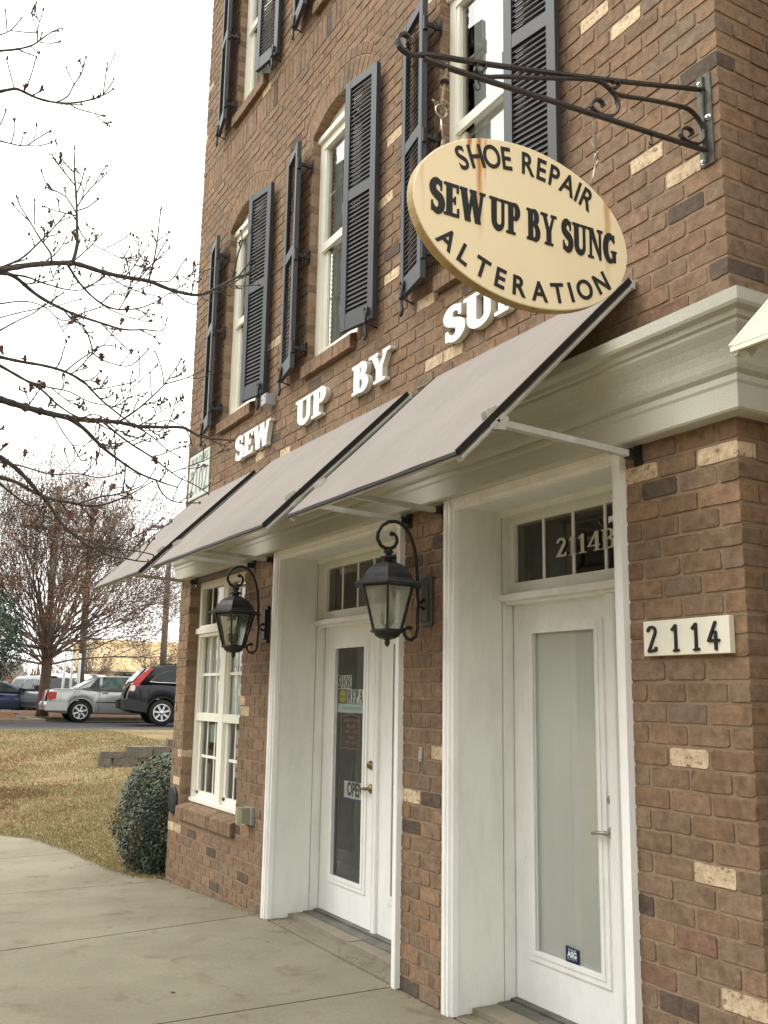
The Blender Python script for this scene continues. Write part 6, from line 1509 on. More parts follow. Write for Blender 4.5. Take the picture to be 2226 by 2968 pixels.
vn = dict(van); vn.update(paint=M['car_white'], handle=M['car_white'], top=[(-2.2,1.0),(-2.15,1.70),(-2.0,1.76),(-.2,1.78),(.35,1.74),(.6,1.60),(1.25,.98)], windows=[([(-2.0,1.10),(-.2,1.10),(-.2,1.58),(-2.0,1.58)], 'car_glass'), ([(-.1,1.10),(.9,1.08),(.6,1.45),(-.1,1.56)], 'car_glass')])
car('parked_van', 'white van roof showing above the silver sedan', 'van', (-43.0, 7.4, .58), math.radians(40), vn)
# ---------------------------------------------------------------- trees
def grow(mb, p, d, r, L, depth, tips, up=.15, spread=.55, kids=(3,4), n=4, curve=.25, shrink=.66, minr=.004):
    P = [p]; R = [r]; q = Vector(p); dd = Vector(d).normalized(); seg = 4
    for i in range(seg):
        dd = (dd + Vector((random.gauss(0, curve*.3), random.gauss(0, curve*.3), random.gauss(0, curve*.3)+up*.12))).normalized(); q = q + dd*(L/seg); P.append(tuple(q)); R.append(max(minr, r*(1-(i+1)/seg*.5)))
    mb.tube(P, R, n, cap=False)
    if depth == 0: tips.append((q.copy(), dd.copy())); return
    k = random.randint(*kids)
    for i in range(k):
        u = 1.0 if i == 0 else random.uniform(.35, 1.0); j = min(seg, int(u*seg+.5)); base = Vector(P[j])
        a = dd.cross(Vector((random.gauss(0,1), random.gauss(0,1), random.gauss(0,1)))).normalized(); s_ = spread*(.35 if i == 0 else random.uniform(.6, 1.1))
        nd = (dd + a*s_ + Vector((0,0,up))).normalized(); grow(mb, tuple(base), nd, max(minr, R[j]*.72), L*shrink*random.uniform(.8, 1.15), depth-1, tips, up, spread, kids, max(3, n-1) if depth < 3 else n, curve, shrink, minr)
# vase shaped street tree with dry brown leaves and seed clusters
def street_tree(x, y, z, label, H=7.4, seed=4, lv=9000, base_r=.17, trunk_h=1.75, width=1.0, nl=20, sz=1.0, dp=3):
    random.seed(seed); t = thing('street_tree', label, 'tree', (x, y, z), None)
    q = MB(); q.tube([(x, y, z-.1),(x+.01, y-.03, z+.5),(x+.03, y+.02, z+1.1),(x, y+.03, z+trunk_h),(x, y+.02, z+trunk_h+.9)], [base_r*1.25, base_r, base_r*.92, base_r*.95, base_r*.6], 12); q.build('trunk', M['bark_brown'], t)
    lb = MB(); tips = []
    for i in range(nl):
        a = 2*PI*i*.381966; zz = z+trunk_h+random.uniform(-.25, .9); el = random.uniform(.0, 1.0)
        d = Vector((math.cos(a)*(1.15-el)*1.35*width, math.sin(a)*(1.15-el)*1.35*width, .22+el*1.25)); grow(lb, (x+.04*math.cos(a), y+.04*math.sin(a), zz), d, .042*random.uniform(.7, 1.15), H*.30*random.uniform(.85,1.1), dp, tips, .14, .50, (3,4), 5, .3, .63, .0045)
    lb.build('limbs', M['twig'], t)
    V = []; F = []; C = []
    tp = [tips[random.randrange(len(tips))] for _ in range(lv)]
    for c, d in tp:
        c = c + Vector((random.gauss(0,.16), random.gauss(0,.16), random.gauss(0,.18))) - d*random.random()*.55; s_ = random.uniform(.015, .042)*sz; b0 = len(V)
        a = Vector((random.gauss(0,1), random.gauss(0,1), random.gauss(0,1))).normalized(); b_ = a.cross(d + Vector((.01,.02,.3))).normalized()
        V += [tuple(c-a*s_), tuple(c+b_*s_*.6), tuple(c+a*s_), tuple(c-b_*s_*.6)]; F.append((b0,b0+1,b0+2,b0+3)); p = random.random(); k = (.165,.095,.07) if p < .55 else (.19,.135,.09) if p < .9 else (.20,.08,.055)
        v = random.uniform(.7,1.3); C += [tuple(q_*v for q_ in k)]*4
    tag(colmesh('dry_leaves', V, F, C, M['dryleaf'], t, (x, y, z)), kind='stuff'); return t
street_tree(-30.5, 3.17, .80, 'bare vase shaped street tree with brown seed clusters behind the silver sedan', H=9.6, lv=64000, nl=60, sz=1.1, width=1.25, dp=4)
random.seed(8)
def evergreen(x, y, z, label, R, H, zc, n=9000, trunk=.12, seed=2):
    random.seed(seed); t = thing('evergreen_tree', label, 'tree', (x, y, z)); q = MB(); q.tube([(x,y,z-.1),(x+.02,y,z+1.2),(x,y,zc)], [trunk*1.2, trunk, trunk*.6], 8); q.build('trunk', M['bark'], t); L = []
    for i in range(n):
        th = random.uniform(0, 2*PI); u = random.uniform(-1, 1); r = (1-u*u)**.5*(random.random()**.25)*(1+.13*math.sin(th*3+u*4)+.08*math.sin(th*8)); p = random.random()
        k = (.022,.045,.022) if p < .6 else (.04,.072,.035) if p < .9 else (.07,.10,.04); v = random.uniform(.6, 1.4)
        L.append(((x+R*r*math.cos(th), y+R*r*math.sin(th), zc+H*u*(1+.06*math.sin(th*5))), (math.cos(th)+random.gauss(0,.6), math.sin(th)+random.gauss(0,.6), u+random.gauss(0,.6)+.3), random.uniform(.07,.13), tuple(c*v for c in k)))
    tag(leafcloud('crown', M['leaf'], L, t, (x, y, z), .1, None), kind='stuff')
evergreen(-26.6, .62, .80, 'dark evergreen tree cut off by the left edge of the picture', 1.25, 1.35, 3.0)
# clipped evergreen hedge behind the dark wagon
def hedge(name, label, x0, x1, y0, y1, z0, hf, n, pal, cat='hedge'):
    V = []; L = []
    for i in range(n):
        y = random.uniform(y0, y1); x = random.uniform(x0, x1); h = hf(y); z = z0 + h*random.random()**.45*(1+.06*math.sin(y*5)); p = random.random(); k = pal[0] if p < .6 else pal[1] if p < .9 else pal[2]; v = random.uniform(.6,1.4)
        L.append(((x, y, z), (.8+random.gauss(0,.6), random.gauss(0,.7), .6+random.gauss(0,.6)), random.uniform(.09,.17), tuple(c*v for c in k)))
    o = leafcloud(name, M['leaf'], L, None, (0,0,0), .1, None); tag(o, label, cat); return o
hedge('evergreen_hedge', 'ragged dark green hedge behind the dark wagon', -35.4, -33.6, 5.9, 11, .6, lambda y: 1.25+.55*smooth(6.2,7.6,y)+.12*math.sin(y*3.1)+.08*math.sin(y*7.7), 9000, ((.018,.034,.016),(.032,.055,.022),(.06,.07,.03)))
hedge('low_hedge', 'low clipped green hedge beyond the blue sedan', -56, -55, -6, 9, .6, lambda y: .95, 5000, ((.06,.09,.03),(.09,.12,.04),(.12,.13,.05)))
hedge('low_hedge', 'low green hedge behind the white van', -57, -56, 9.5, 15, .6, lambda y: 1.25, 4000, ((.05,.08,.03),(.08,.10,.035),(.12,.12,.05)))
# smaller bare trees further back
for i, (x, y, s_, lb_) in enumerate(((-50, 4.2, 1, 'small bare twiggy tree behind the grey green truck'), (-52, 9.3, 2, 'small bare twiggy tree behind the white van'), (-49, .4, 3, 'bare brown tree beyond the blue sedan'), (-54, 13.2, 5, 'pale bare tree in front of the tan building'))):
    street_tree(x, y, .6, lb_, 4.6, 20+s_, 3500, .10, .8, 1.5)
random.seed(31)
# the far wood: a mass of bare twigs
def far_wood():
    V = []; F = []; C = []
    for i in range(9000):
        y = random.uniform(-45, 45); h = 3.6+1.5*math.sin(y*.35)+1.0*math.sin(y*.9+1); z = .6+h*random.random(); x = -98+random.uniform(-4, 4); s_ = random.uniform(.25,.6); b0 = len(V); a = random.uniform(-.5,.5)
        V += [(x, y-.05*s_, z-s_), (x, y+.05*s_+.02, z-s_), (x, y+a*s_+.05, z+s_), (x, y+a*s_, z+s_)]; F.append((b0,b0+1,b0+2,b0+3)); k = random.choice(((.20,.13,.09),(.15,.11,.08),(.25,.17,.12))); C += [k]*4
    o = colmesh('far_wood', V, F, C, M['dryleaf']); tag(o, 'far line of bare brown woodland on the horizon', 'woodland', kind='stuff')
far_wood()
# tan building beyond the hedge
t = thing('tan_building', 'long low tan stucco building beyond the hedge', 'building', (-67, 18, .6))
q = MB(); q.box(-74, -66, 13.0, 34, .5, 4.9); q.build('wall', M['peach2'], t); q = MB(); q.box(-74.2, -65.8, 12.8, 34.2, 4.9, 5.15); q.build('parapet', M['peach2'], t)
q = MB(); q.box(-66, -62, 11.2, 34, .5, 2.9); q.build('lower_wing', M['peach'], t); q = MB(); q.box(-66.1, -61.8, 11.0, 34.2, 2.9, 3.05); q.build('wing_parapet', M['peach2'], t)
for y in (14.2, 16.6, 19.0, 21.4): q = MB(); q.box(-61.99, -61.9, y, y+1.1, 1.4, 2.4); w_ = q.build('window', M['car_glass'], t); q = MB(); q.box(-61.9, -61.85, y-.05, y+1.15, 1.32, 1.4); q.build('sill', M['peach2'], w_)
t = thing('tan_building', 'low tan roofed building glimpsed left of the street tree', 'building', (-86, -2, .6)); q = MB(); q.box(-90, -84, -14, 11, .5, 2.6); q.build('wall', M['peach'], t); q = MB(); q.prism([(-90.5,2.6),(-83.5,2.6),(-87,4.0)], 'y', -14.4, 11.4); q.build('roof', M['fence_wood'], t)
t = thing('post_and_rail_fence', 'weathered wooden rail fence beyond the blue sedan', 'fence', (-60, 0, .6))
for i in range(9): q = MB(); q.box(-60.06, -59.94, -6+i*1.8, -5.86+i*1.8, .5, 2.1); q.build('post', M['fence_wood'], t)
for z in (1.0, 1.45, 1.9): q = MB(); q.box(-59.94, -59.90, -6.2, 8.6, z, z+.16); q.build('rail', M['fence_wood'], t)
# utility poles
def pole(x, y, H, label, arm=None, strip=False, z=.6):
    t = thing('utility_pole', label, 'pole', (x, y, z), 'wooden utility poles behind the parking lot'); q = MB(); q.tube([(x,y,z-.3),(x,y,z+H*.5),(x,y,z+H)], [.155,.13,.10], 12); q.build('shaft', M['pole'], t)
    if arm:
        zz, w = arm; q = MB(); q.beam((x-.2, y-w/2, zz), (x-.2, y+w/2, zz+.05), .10, .12); q.beam((x-.14, y-w*.3, zz), (x-.1, y, zz-.5), .03, .03); q.beam((x-.14, y+w*.3, zz), (x-.1, y, zz-.5), .03, .03); q.build('crossarm', M['pole'], t)
        for k in (-.45, -.2, .2, .45): q = MB(); q.lathe((x-.2, y+w*k, zz+.06), [(.03,0),(.05,.04),(.03,.07),(.045,.10),(.01,.13)], 8); q.build('insulator', M['grey_box'], t)
    if strip: q = MB(); q.beam((x+.17, y-.02, z+.9), (x+.17, y-.02, z+2.0), .10, .02, up=(1,0,0)); q.build('marker_strip', M['paper'], t)
    return t
pole(-35.3, 4.02, 8.6, 'utility pole with a crossarm directly behind the street tree', (7.6, 2.6), True)
pole(-36.7, 5.62, 8.3, 'utility pole right of the street tree trunk', (7.2, 2.2))
pole(-37.4, 9.05, 8.2, 'utility pole between the far awning and the brick corner', (8.45, 1.6))
w_ = thing('guy_guards', 'white guy wire guards at the foot of the middle pole', 'guards', (-36.4, 5.2, .6))
for dy in (-.35, -.05, .25): q = MB(); q.tube([(-36.2, 5.2+dy, .5),(-36.35, 5.25+dy*.9, 3.0)], .05, 8); q.build('guard', M['paper'], w_)
q = MB()
for (a, b_) in (((-35.3,3.0,7.75),(-36.7,4.8,7.35)), ((-36.7,6.4,7.35),(-37.4,8.4,8.6)), ((-35.3,5.0,7.7),(-36.7,6.2,7.3)), ((-37.4,9.6,8.6),(-38.5,30,8.8)), ((-35.3,2.9,7.7),(-33,-25,7.6))):
    a, b_ = Vector(a), Vector(b_); q.tube([a, a*.75+b_*.25-Vector((0,0,.12)), (a+b_)/2-Vector((0,0,.16)), a*.25+b_*.75-Vector((0,0,.12)), b_], .012, 4)
tag(q.build('power_lines', M['iron']), 'thin power lines strung between the utility poles', 'wires')

# ---------------------------------------------------------------- maple whose branches reach in from the left
BR = {'A':[[-2.539,-2.322,3.619,0.013],[-2.576,-2.205,3.686,0.0122],[-2.612,-2.083,3.743,0.0116],[-2.652,-1.964,3.79,0.0111],[-2.715,-1.879,3.818,0.0106],[-2.766,-1.766,3.829,0.0101],[-2.809,-1.641,3.847,0.0096],[-2.84,-1.495,3.868,0.0091],[-2.882,-1.36,3.866,0.0086],[-2.929,-1.241,3.882,0.0081],[-2.981,-1.14,3.917,0.0075],[-3.025,-1.04,3.993,0.007],[-3.055,-0.922,4.09,0.0065],[-3.119,-0.854,4.155,0.0059],[-3.173,-0.765,4.213,0.0054]],'A1':[[-2.648,-1.956,3.791,0.0083],[-2.637,-1.943,3.882,0.0071],[-2.634,-1.95,3.989,0.0062],[-2.637,-1.957,4.069,0.0053],[-2.636,-1.969,4.185,0.0046],[-2.637,-1.987,4.303,0.0038],[-2.642,-1.99,4.365,0.0031],[-2.642,-1.993,4.447,0.0024]],'A2':[[-2.693,-1.947,4.096,0.0038],[-2.74,-2.004,4.204,0.003],[-2.81,-2.088,4.275,0.0024],[-2.848,-2.125,4.373,0.0019]],'A3':[[-2.69,-1.949,4.115,0.0034],[-2.608,-1.906,4.11,0.0025],[-2.526,-1.872,4.131,0.0018]],'A4':[[-2.695,-1.948,4.087,0.0034],[-2.649,-2.066,4.064,0.0025],[-2.579,-2.138,4.036,0.0018]],'A5':[[-2.699,-1.938,4.041,0.0034],[-2.759,-1.893,4.008,0.0028],[-2.805,-1.836,4.011,0.0024],[-2.834,-1.776,4.08,0.0019]],'A6':[[-2.683,-1.965,4.188,0.003],[-2.702,-1.935,4.288,0.0024],[-2.729,-1.918,4.39,0.0019]],'A7':[[-2.644,-1.953,3.8,0.0033],[-2.504,-1.917,3.814,0.0024],[-2.373,-1.895,3.823,0.0018]],'A8':[[-2.537,-2.323,3.632,0.0052],[-2.554,-2.227,3.71,0.0042],[-2.573,-2.148,3.823,0.0035],[-2.6,-2.082,3.929,0.0029],[-2.631,-2.022,4.038,0.0022]],'A9':[[-2.605,-2.071,3.745,0.0051],[-2.579,-2.08,3.784,0.0041],[-2.574,-2.142,3.854,0.0035],[-2.567,-2.201,3.932,0.0029],[-2.558,-2.25,3.991,0.0023],[-2.54,-2.272,4.025,0.0018]],'A10':[[-2.517,-2.181,3.896,0.0027],[-2.457,-2.195,3.941,0.002],[-2.401,-2.211,3.971,0.0016]],'A11':[[-2.57,-2.079,3.927,0.0025],[-2.595,-2.043,3.987,0.002],[-2.619,-1.997,4.026,0.0017]],'A12':[[-2.839,-1.495,3.873,0.0048],[-2.785,-1.487,3.964,0.0038],[-2.734,-1.488,4.07,0.0031],[-2.686,-1.495,4.174,0.0025],[-2.648,-1.501,4.227,0.0019]],'A13':[[-2.808,-1.478,3.971,0.0032],[-2.825,-1.441,4.067,0.0024],[-2.845,-1.404,4.145,0.0018]],'A14':[[-2.923,-1.453,3.913,0.0036],[-2.843,-1.374,3.897,0.0029],[-2.779,-1.345,3.943,0.0023],[-2.717,-1.325,3.994,0.0018]],'A15':[[-3.138,-0.882,4.141,0.0062],[-3.095,-0.885,4.213,0.005],[-3.052,-0.886,4.277,0.0041],[-3.005,-0.879,4.341,0.0033],[-2.978,-0.901,4.389,0.0026]],'A16':[[-3.164,-0.838,4.176,0.0044],[-3.104,-0.806,4.235,0.0031],[-3.061,-0.793,4.264,0.0022]],'A17':[[-3.14,-1.046,4.018,0.0043],[-3.161,-0.906,4.097,0.0034],[-3.199,-0.802,4.191,0.0027]],'A18':[[-3.073,-1.111,3.956,0.003],[-3.064,-1.086,3.929,0.0022],[-3.045,-1.048,3.921,0.0017]],'B':[[-2.643,-2.309,3.649,0.0097],[-2.7,-2.235,3.67,0.0085],[-2.75,-2.118,3.619,0.0076],[-2.802,-2.019,3.601,0.0068],[-2.838,-1.891,3.582,0.006],[-2.862,-1.744,3.571,0.0052],[-2.887,-1.602,3.568,0.0044],[-2.914,-1.477,3.602,0.0036],[-2.95,-1.367,3.631,0.0028],[-3.01,-1.327,3.73,0.0021]],'B1':[[-2.907,-1.715,3.586,0.0029],[-2.897,-1.686,3.56,0.0023],[-2.869,-1.635,3.555,0.0018]],'C':[[-2.613,-1.987,3.761,0.0058],[-2.702,-1.902,3.71,0.0051],[-2.774,-1.79,3.662,0.0045],[-2.838,-1.679,3.659,0.0039],[-2.883,-1.552,3.702,0.0034],[-2.931,-1.443,3.775,0.0029],[-2.972,-1.333,3.879,0.0024],[-3.017,-1.229,3.98,0.0019]],'C1':[[-2.795,-1.746,3.649,0.0027],[-2.808,-1.694,3.634,0.0022],[-2.776,-1.555,3.602,0.0019],[-2.772,-1.502,3.663,0.0016]],'D':[[-2.585,-2.299,3.62,0.0053],[-2.625,-2.194,3.65,0.0043],[-2.667,-2.083,3.651,0.0036],[-2.698,-1.953,3.657,0.003],[-2.739,-1.857,3.704,0.0023],[-2.769,-1.763,3.809,0.0017]],'E':[[-2.402,-2.299,3.122,0.0075],[-2.478,-2.193,3.142,0.0067],[-2.544,-2.068,3.163,0.0062],[-2.617,-1.951,3.173,0.0057],[-2.699,-1.845,3.164,0.0052],[-2.802,-1.775,3.156,0.0047],[-2.897,-1.685,3.128,0.0042],[-2.965,-1.528,3.059,0.0037],[-3.027,-1.367,3.006,0.0032],[-3.113,-1.257,2.968,0.0026],[-3.195,-1.145,2.948,0.0021]],'E1':[[-2.556,-1.962,3.158,0.0035],[-2.543,-1.909,3.217,0.0029],[-2.525,-1.847,3.274,0.0024],[-2.513,-1.791,3.318,0.002],[-2.511,-1.738,3.323,0.0016]],'E2':[[-2.572,-1.833,3.287,0.0036],[-2.606,-1.783,3.273,0.003],[-2.623,-1.706,3.264,0.0025],[-2.627,-1.613,3.276,0.0021],[-2.613,-1.526,3.383,0.0017]],'E3':[[-2.57,-1.833,3.3,0.0036],[-2.537,-1.878,3.385,0.0028],[-2.518,-1.929,3.424,0.0021],[-2.49,-1.954,3.438,0.0016]],'E4':[[-2.649,-1.928,3.179,0.0029],[-2.632,-1.802,3.115,0.0023],[-2.609,-1.701,3.136,0.0019],[-2.598,-1.623,3.165,0.0015]],'F':[[-2.537,-2.265,2.951,0.0153],[-2.637,-2.153,2.962,0.014],[-2.725,-2.019,2.971,0.0131],[-2.81,-1.88,2.986,0.0123],[-2.907,-1.769,3.012,0.0114],[-3.001,-1.655,3.049,0.0106],[-3.093,-1.536,3.079,0.0097],[-3.184,-1.411,3.099,0.0089],[-3.25,-1.247,3.134,0.008],[-3.323,-1.095,3.17,0.0071],[-3.411,-0.952,3.155,0.0061],[-3.492,-0.809,3.176,0.0051],[-3.574,-0.672,3.208,0.0041]],'F1':[[-2.853,-1.603,3.016,0.005],[-2.809,-1.514,3.094,0.0041],[-2.78,-1.449,3.167,0.0035],[-2.756,-1.392,3.24,0.003],[-2.74,-1.351,3.314,0.0025],[-2.728,-1.315,3.385,0.0019]],'F2':[[-2.794,-1.381,3.253,0.0035],[-2.739,-1.415,3.322,0.0024],[-2.693,-1.469,3.403,0.0015]],'F3':[[-2.79,-1.376,3.257,0.0035],[-2.819,-1.246,3.325,0.0024],[-2.856,-1.134,3.404,0.0016]],'F4':[[-2.852,-1.447,3.156,0.0027],[-2.868,-1.373,3.158,0.0021],[-2.896,-1.333,3.197,0.0016]],'F5':[[-2.979,-1.424,3.046,0.0032],[-2.989,-1.323,3.098,0.0025],[-3.024,-1.251,3.113,0.0021],[-3.053,-1.157,3.096,0.0016]],'G':[[-2.693,-1.919,2.956,0.0108],[-2.757,-1.814,2.926,0.0091],[-2.825,-1.703,2.862,0.0078],[-2.889,-1.589,2.813,0.0065],[-2.942,-1.456,2.762,0.0054],[-2.989,-1.321,2.738,0.0042],[-3.04,-1.199,2.727,0.003]],'G1':[[-2.797,-1.699,2.982,0.0056],[-2.863,-1.545,2.912,0.0048],[-2.923,-1.388,2.858,0.0043],[-3.01,-1.291,2.833,0.0037],[-3.087,-1.171,2.795,0.0032],[-3.164,-1.06,2.785,0.0027],[-3.238,-0.939,2.755,0.0021]],'G2':[[-2.9,-1.367,2.729,0.0043],[-2.942,-1.311,2.66,0.0035],[-2.968,-1.24,2.628,0.0029],[-2.979,-1.155,2.627,0.0023],[-2.99,-1.075,2.64,0.0018]],'G3':[[-2.968,-1.24,2.628,0.0026],[-2.94,-1.223,2.71,0.002],[-2.918,-1.202,2.759,0.0016]],'H':[[-2.373,-2.261,2.623,0.0106],[-2.408,-2.191,2.594,0.0095],[-2.445,-2.116,2.543,0.0088],[-2.492,-2.061,2.501,0.008],[-2.536,-2.004,2.463,0.0074],[-2.582,-1.936,2.392,0.0067],[-2.624,-1.87,2.343,0.0061],[-2.658,-1.792,2.298,0.0054],[-2.694,-1.727,2.277,0.0048],[-2.712,-1.623,2.243,0.0042],[-2.735,-1.542,2.241,0.0035],[-2.77,-1.483,2.239,0.0029],[-2.793,-1.403,2.241,0.0023]],'H1':[[-2.517,-1.75,2.258,0.0031],[-2.535,-1.642,2.258,0.0024],[-2.55,-1.531,2.259,0.0019],[-2.58,-1.443,2.252,0.0014]],'H2':[[-2.471,-1.9,2.32,0.0034],[-2.514,-1.796,2.284,0.0029],[-2.536,-1.659,2.26,0.0025],[-2.564,-1.568,2.326,0.0021],[-2.592,-1.473,2.384,0.0018],[-2.625,-1.393,2.453,0.0015]],'I':[[-2.701,-2.211,2.595,0.0096],[-2.723,-2.131,2.584,0.0084],[-2.746,-2.042,2.549,0.0075],[-2.759,-1.94,2.523,0.0067],[-2.767,-1.834,2.516,0.0059],[-2.786,-1.751,2.513,0.0052],[-2.8,-1.667,2.532,0.0044],[-2.804,-1.576,2.576,0.0037],[-2.805,-1.485,2.635,0.003],[-2.815,-1.409,2.694,0.0023]],'I1':[[-2.733,-1.816,2.508,0.0043],[-2.729,-1.704,2.557,0.0036],[-2.742,-1.612,2.585,0.0031],[-2.746,-1.511,2.63,0.0026],[-2.777,-1.457,2.671,0.0022],[-2.795,-1.4,2.76,0.0017]],'J':[[-2.288,-2.261,2.479,0.0051],[-2.327,-2.191,2.44,0.0041],[-2.377,-2.151,2.429,0.0034],[-2.419,-2.096,2.415,0.0028],[-2.42,-1.986,2.451,0.0021],[-2.426,-1.89,2.501,0.0015]],'K':[[-2.27,-2.33,3.272,0.0026],[-2.319,-2.235,3.336,0.0021],[-2.366,-2.135,3.401,0.0017],[-2.404,-2.037,3.51,0.0014]],'L':[[-2.28,-2.324,3.213,0.0036],[-2.334,-2.245,3.295,0.0027],[-2.387,-2.162,3.375,0.002],[-2.455,-2.107,3.457,0.0014]],'M':[[-2.464,-2.315,3.414,0.0034],[-2.464,-2.204,3.452,0.0029],[-2.477,-2.102,3.448,0.0025],[-2.505,-2.008,3.403,0.0021],[-2.515,-1.924,3.462,0.0018],[-2.515,-1.822,3.522,0.0014]],'N':[[-2.306,-2.306,3.048,0.0065],[-2.345,-2.188,3.012,0.0055],[-2.396,-2.097,2.99,0.0047],[-2.45,-2.001,2.94,0.0039],[-2.492,-1.888,2.906,0.0032],[-2.537,-1.812,2.948,0.0025],[-2.589,-1.729,2.946,0.0018]],'N1':[[-2.362,-2.186,3.017,0.0042],[-2.399,-2.082,3.011,0.0034],[-2.424,-1.961,3.012,0.0029],[-2.461,-1.85,2.986,0.0024],[-2.482,-1.722,2.989,0.0019],[-2.528,-1.639,2.992,0.0014]],'O':[[-2.624,-2.002,2.948,0.0028],[-2.638,-1.941,2.86,0.0024],[-2.648,-1.882,2.797,0.002],[-2.664,-1.829,2.725,0.0017],[-2.674,-1.801,2.74,0.0014]],'P':[[-2.481,-2.245,2.622,0.004],[-2.496,-2.147,2.621,0.0033],[-2.49,-2.0,2.595,0.0028],[-2.491,-1.884,2.616,0.0023],[-2.495,-1.763,2.609,0.0019],[-2.498,-1.66,2.649,0.0014]],'Q':[[-2.924,-1.681,2.887,0.0031],[-2.909,-1.591,2.906,0.0024],[-2.891,-1.501,2.935,0.002],[-2.889,-1.445,2.983,0.0016]],'T1':[[-2.661,-2.413,4.898,0.0055],[-2.653,-2.329,4.934,0.0045],[-2.647,-2.254,4.984,0.0038],[-2.646,-2.197,5.057,0.0032],[-2.662,-2.162,5.108,0.0025],[-2.67,-2.112,5.159,0.0019]],'T11':[[-2.648,-2.226,5.016,0.0023],[-2.639,-2.219,5.038,0.0018],[-2.633,-2.218,5.062,0.0015]],'T12':[[-2.646,-2.221,5.01,0.0024],[-2.615,-2.163,5.008,0.0019],[-2.595,-2.131,5.016,0.0015]],'T13':[[-2.676,-2.266,4.991,0.0024],[-2.657,-2.22,4.957,0.0015]],'T2':[[-2.695,-2.39,4.684,0.0074],[-2.705,-2.322,4.73,0.0065],[-2.737,-2.283,4.752,0.0058],[-2.746,-2.191,4.741,0.0052],[-2.747,-2.09,4.75,0.0046],[-2.747,-1.999,4.78,0.004],[-2.744,-1.908,4.83,0.0035],[-2.753,-1.842,4.886,0.0029],[-2.768,-1.788,4.95,0.0024]],'T21':[[-2.746,-2.091,4.754,0.0038],[-2.737,-2.04,4.798,0.0031],[-2.731,-2.01,4.884,0.0026],[-2.727,-1.978,4.953,0.0022],[-2.723,-1.962,5.065,0.0018]],'T22':[[-2.709,-1.855,4.856,0.0029],[-2.693,-1.853,4.923,0.0024],[-2.68,-1.853,4.981,0.0019],[-2.667,-1.85,5.038,0.0016]],'T23':[[-2.706,-1.852,4.862,0.0025],[-2.682,-1.826,4.904,0.002],[-2.664,-1.81,4.947,0.0016]],'T24':[[-2.753,-2.314,4.759,0.003],[-2.702,-2.347,4.807,0.0021],[-2.651,-2.38,4.86,0.0015]],'T25':[[-2.713,-2.254,4.79,0.003],[-2.741,-2.235,4.88,0.0022],[-2.767,-2.219,4.987,0.0015]],'T26':[[-2.733,-2.013,4.884,0.0023],[-2.713,-2.045,4.921,0.0019],[-2.692,-2.067,4.943,0.0015]],'T3':[[-2.736,-2.362,4.425,0.0041],[-2.752,-2.29,4.436,0.0033],[-2.77,-2.227,4.457,0.0027],[-2.78,-2.168,4.527,0.0022],[-2.792,-2.11,4.593,0.0017]],'T31':[[-2.77,-2.227,4.461,0.0024],[-2.787,-2.163,4.484,0.0019],[-2.795,-2.092,4.532,0.0015]],'T32':[[-2.709,-2.309,4.415,0.0024],[-2.693,-2.302,4.468,0.0019],[-2.683,-2.309,4.535,0.0015]],'T4':[[-2.648,-2.422,4.983,0.0033],[-2.666,-2.371,5.039,0.0023],[-2.674,-2.322,5.14,0.0015]],'T41':[[-2.666,-2.371,5.039,0.0024],[-2.655,-2.303,5.048,0.0019],[-2.647,-2.243,5.062,0.0015]],'T42':[[-2.627,-2.392,5.002,0.0024],[-2.62,-2.401,5.056,0.0019],[-2.614,-2.411,5.11,0.0015]],'U':[[-2.722,-2.371,4.512,0.0028],[-2.707,-2.359,4.549,0.002],[-2.693,-2.351,4.594,0.0015]]}
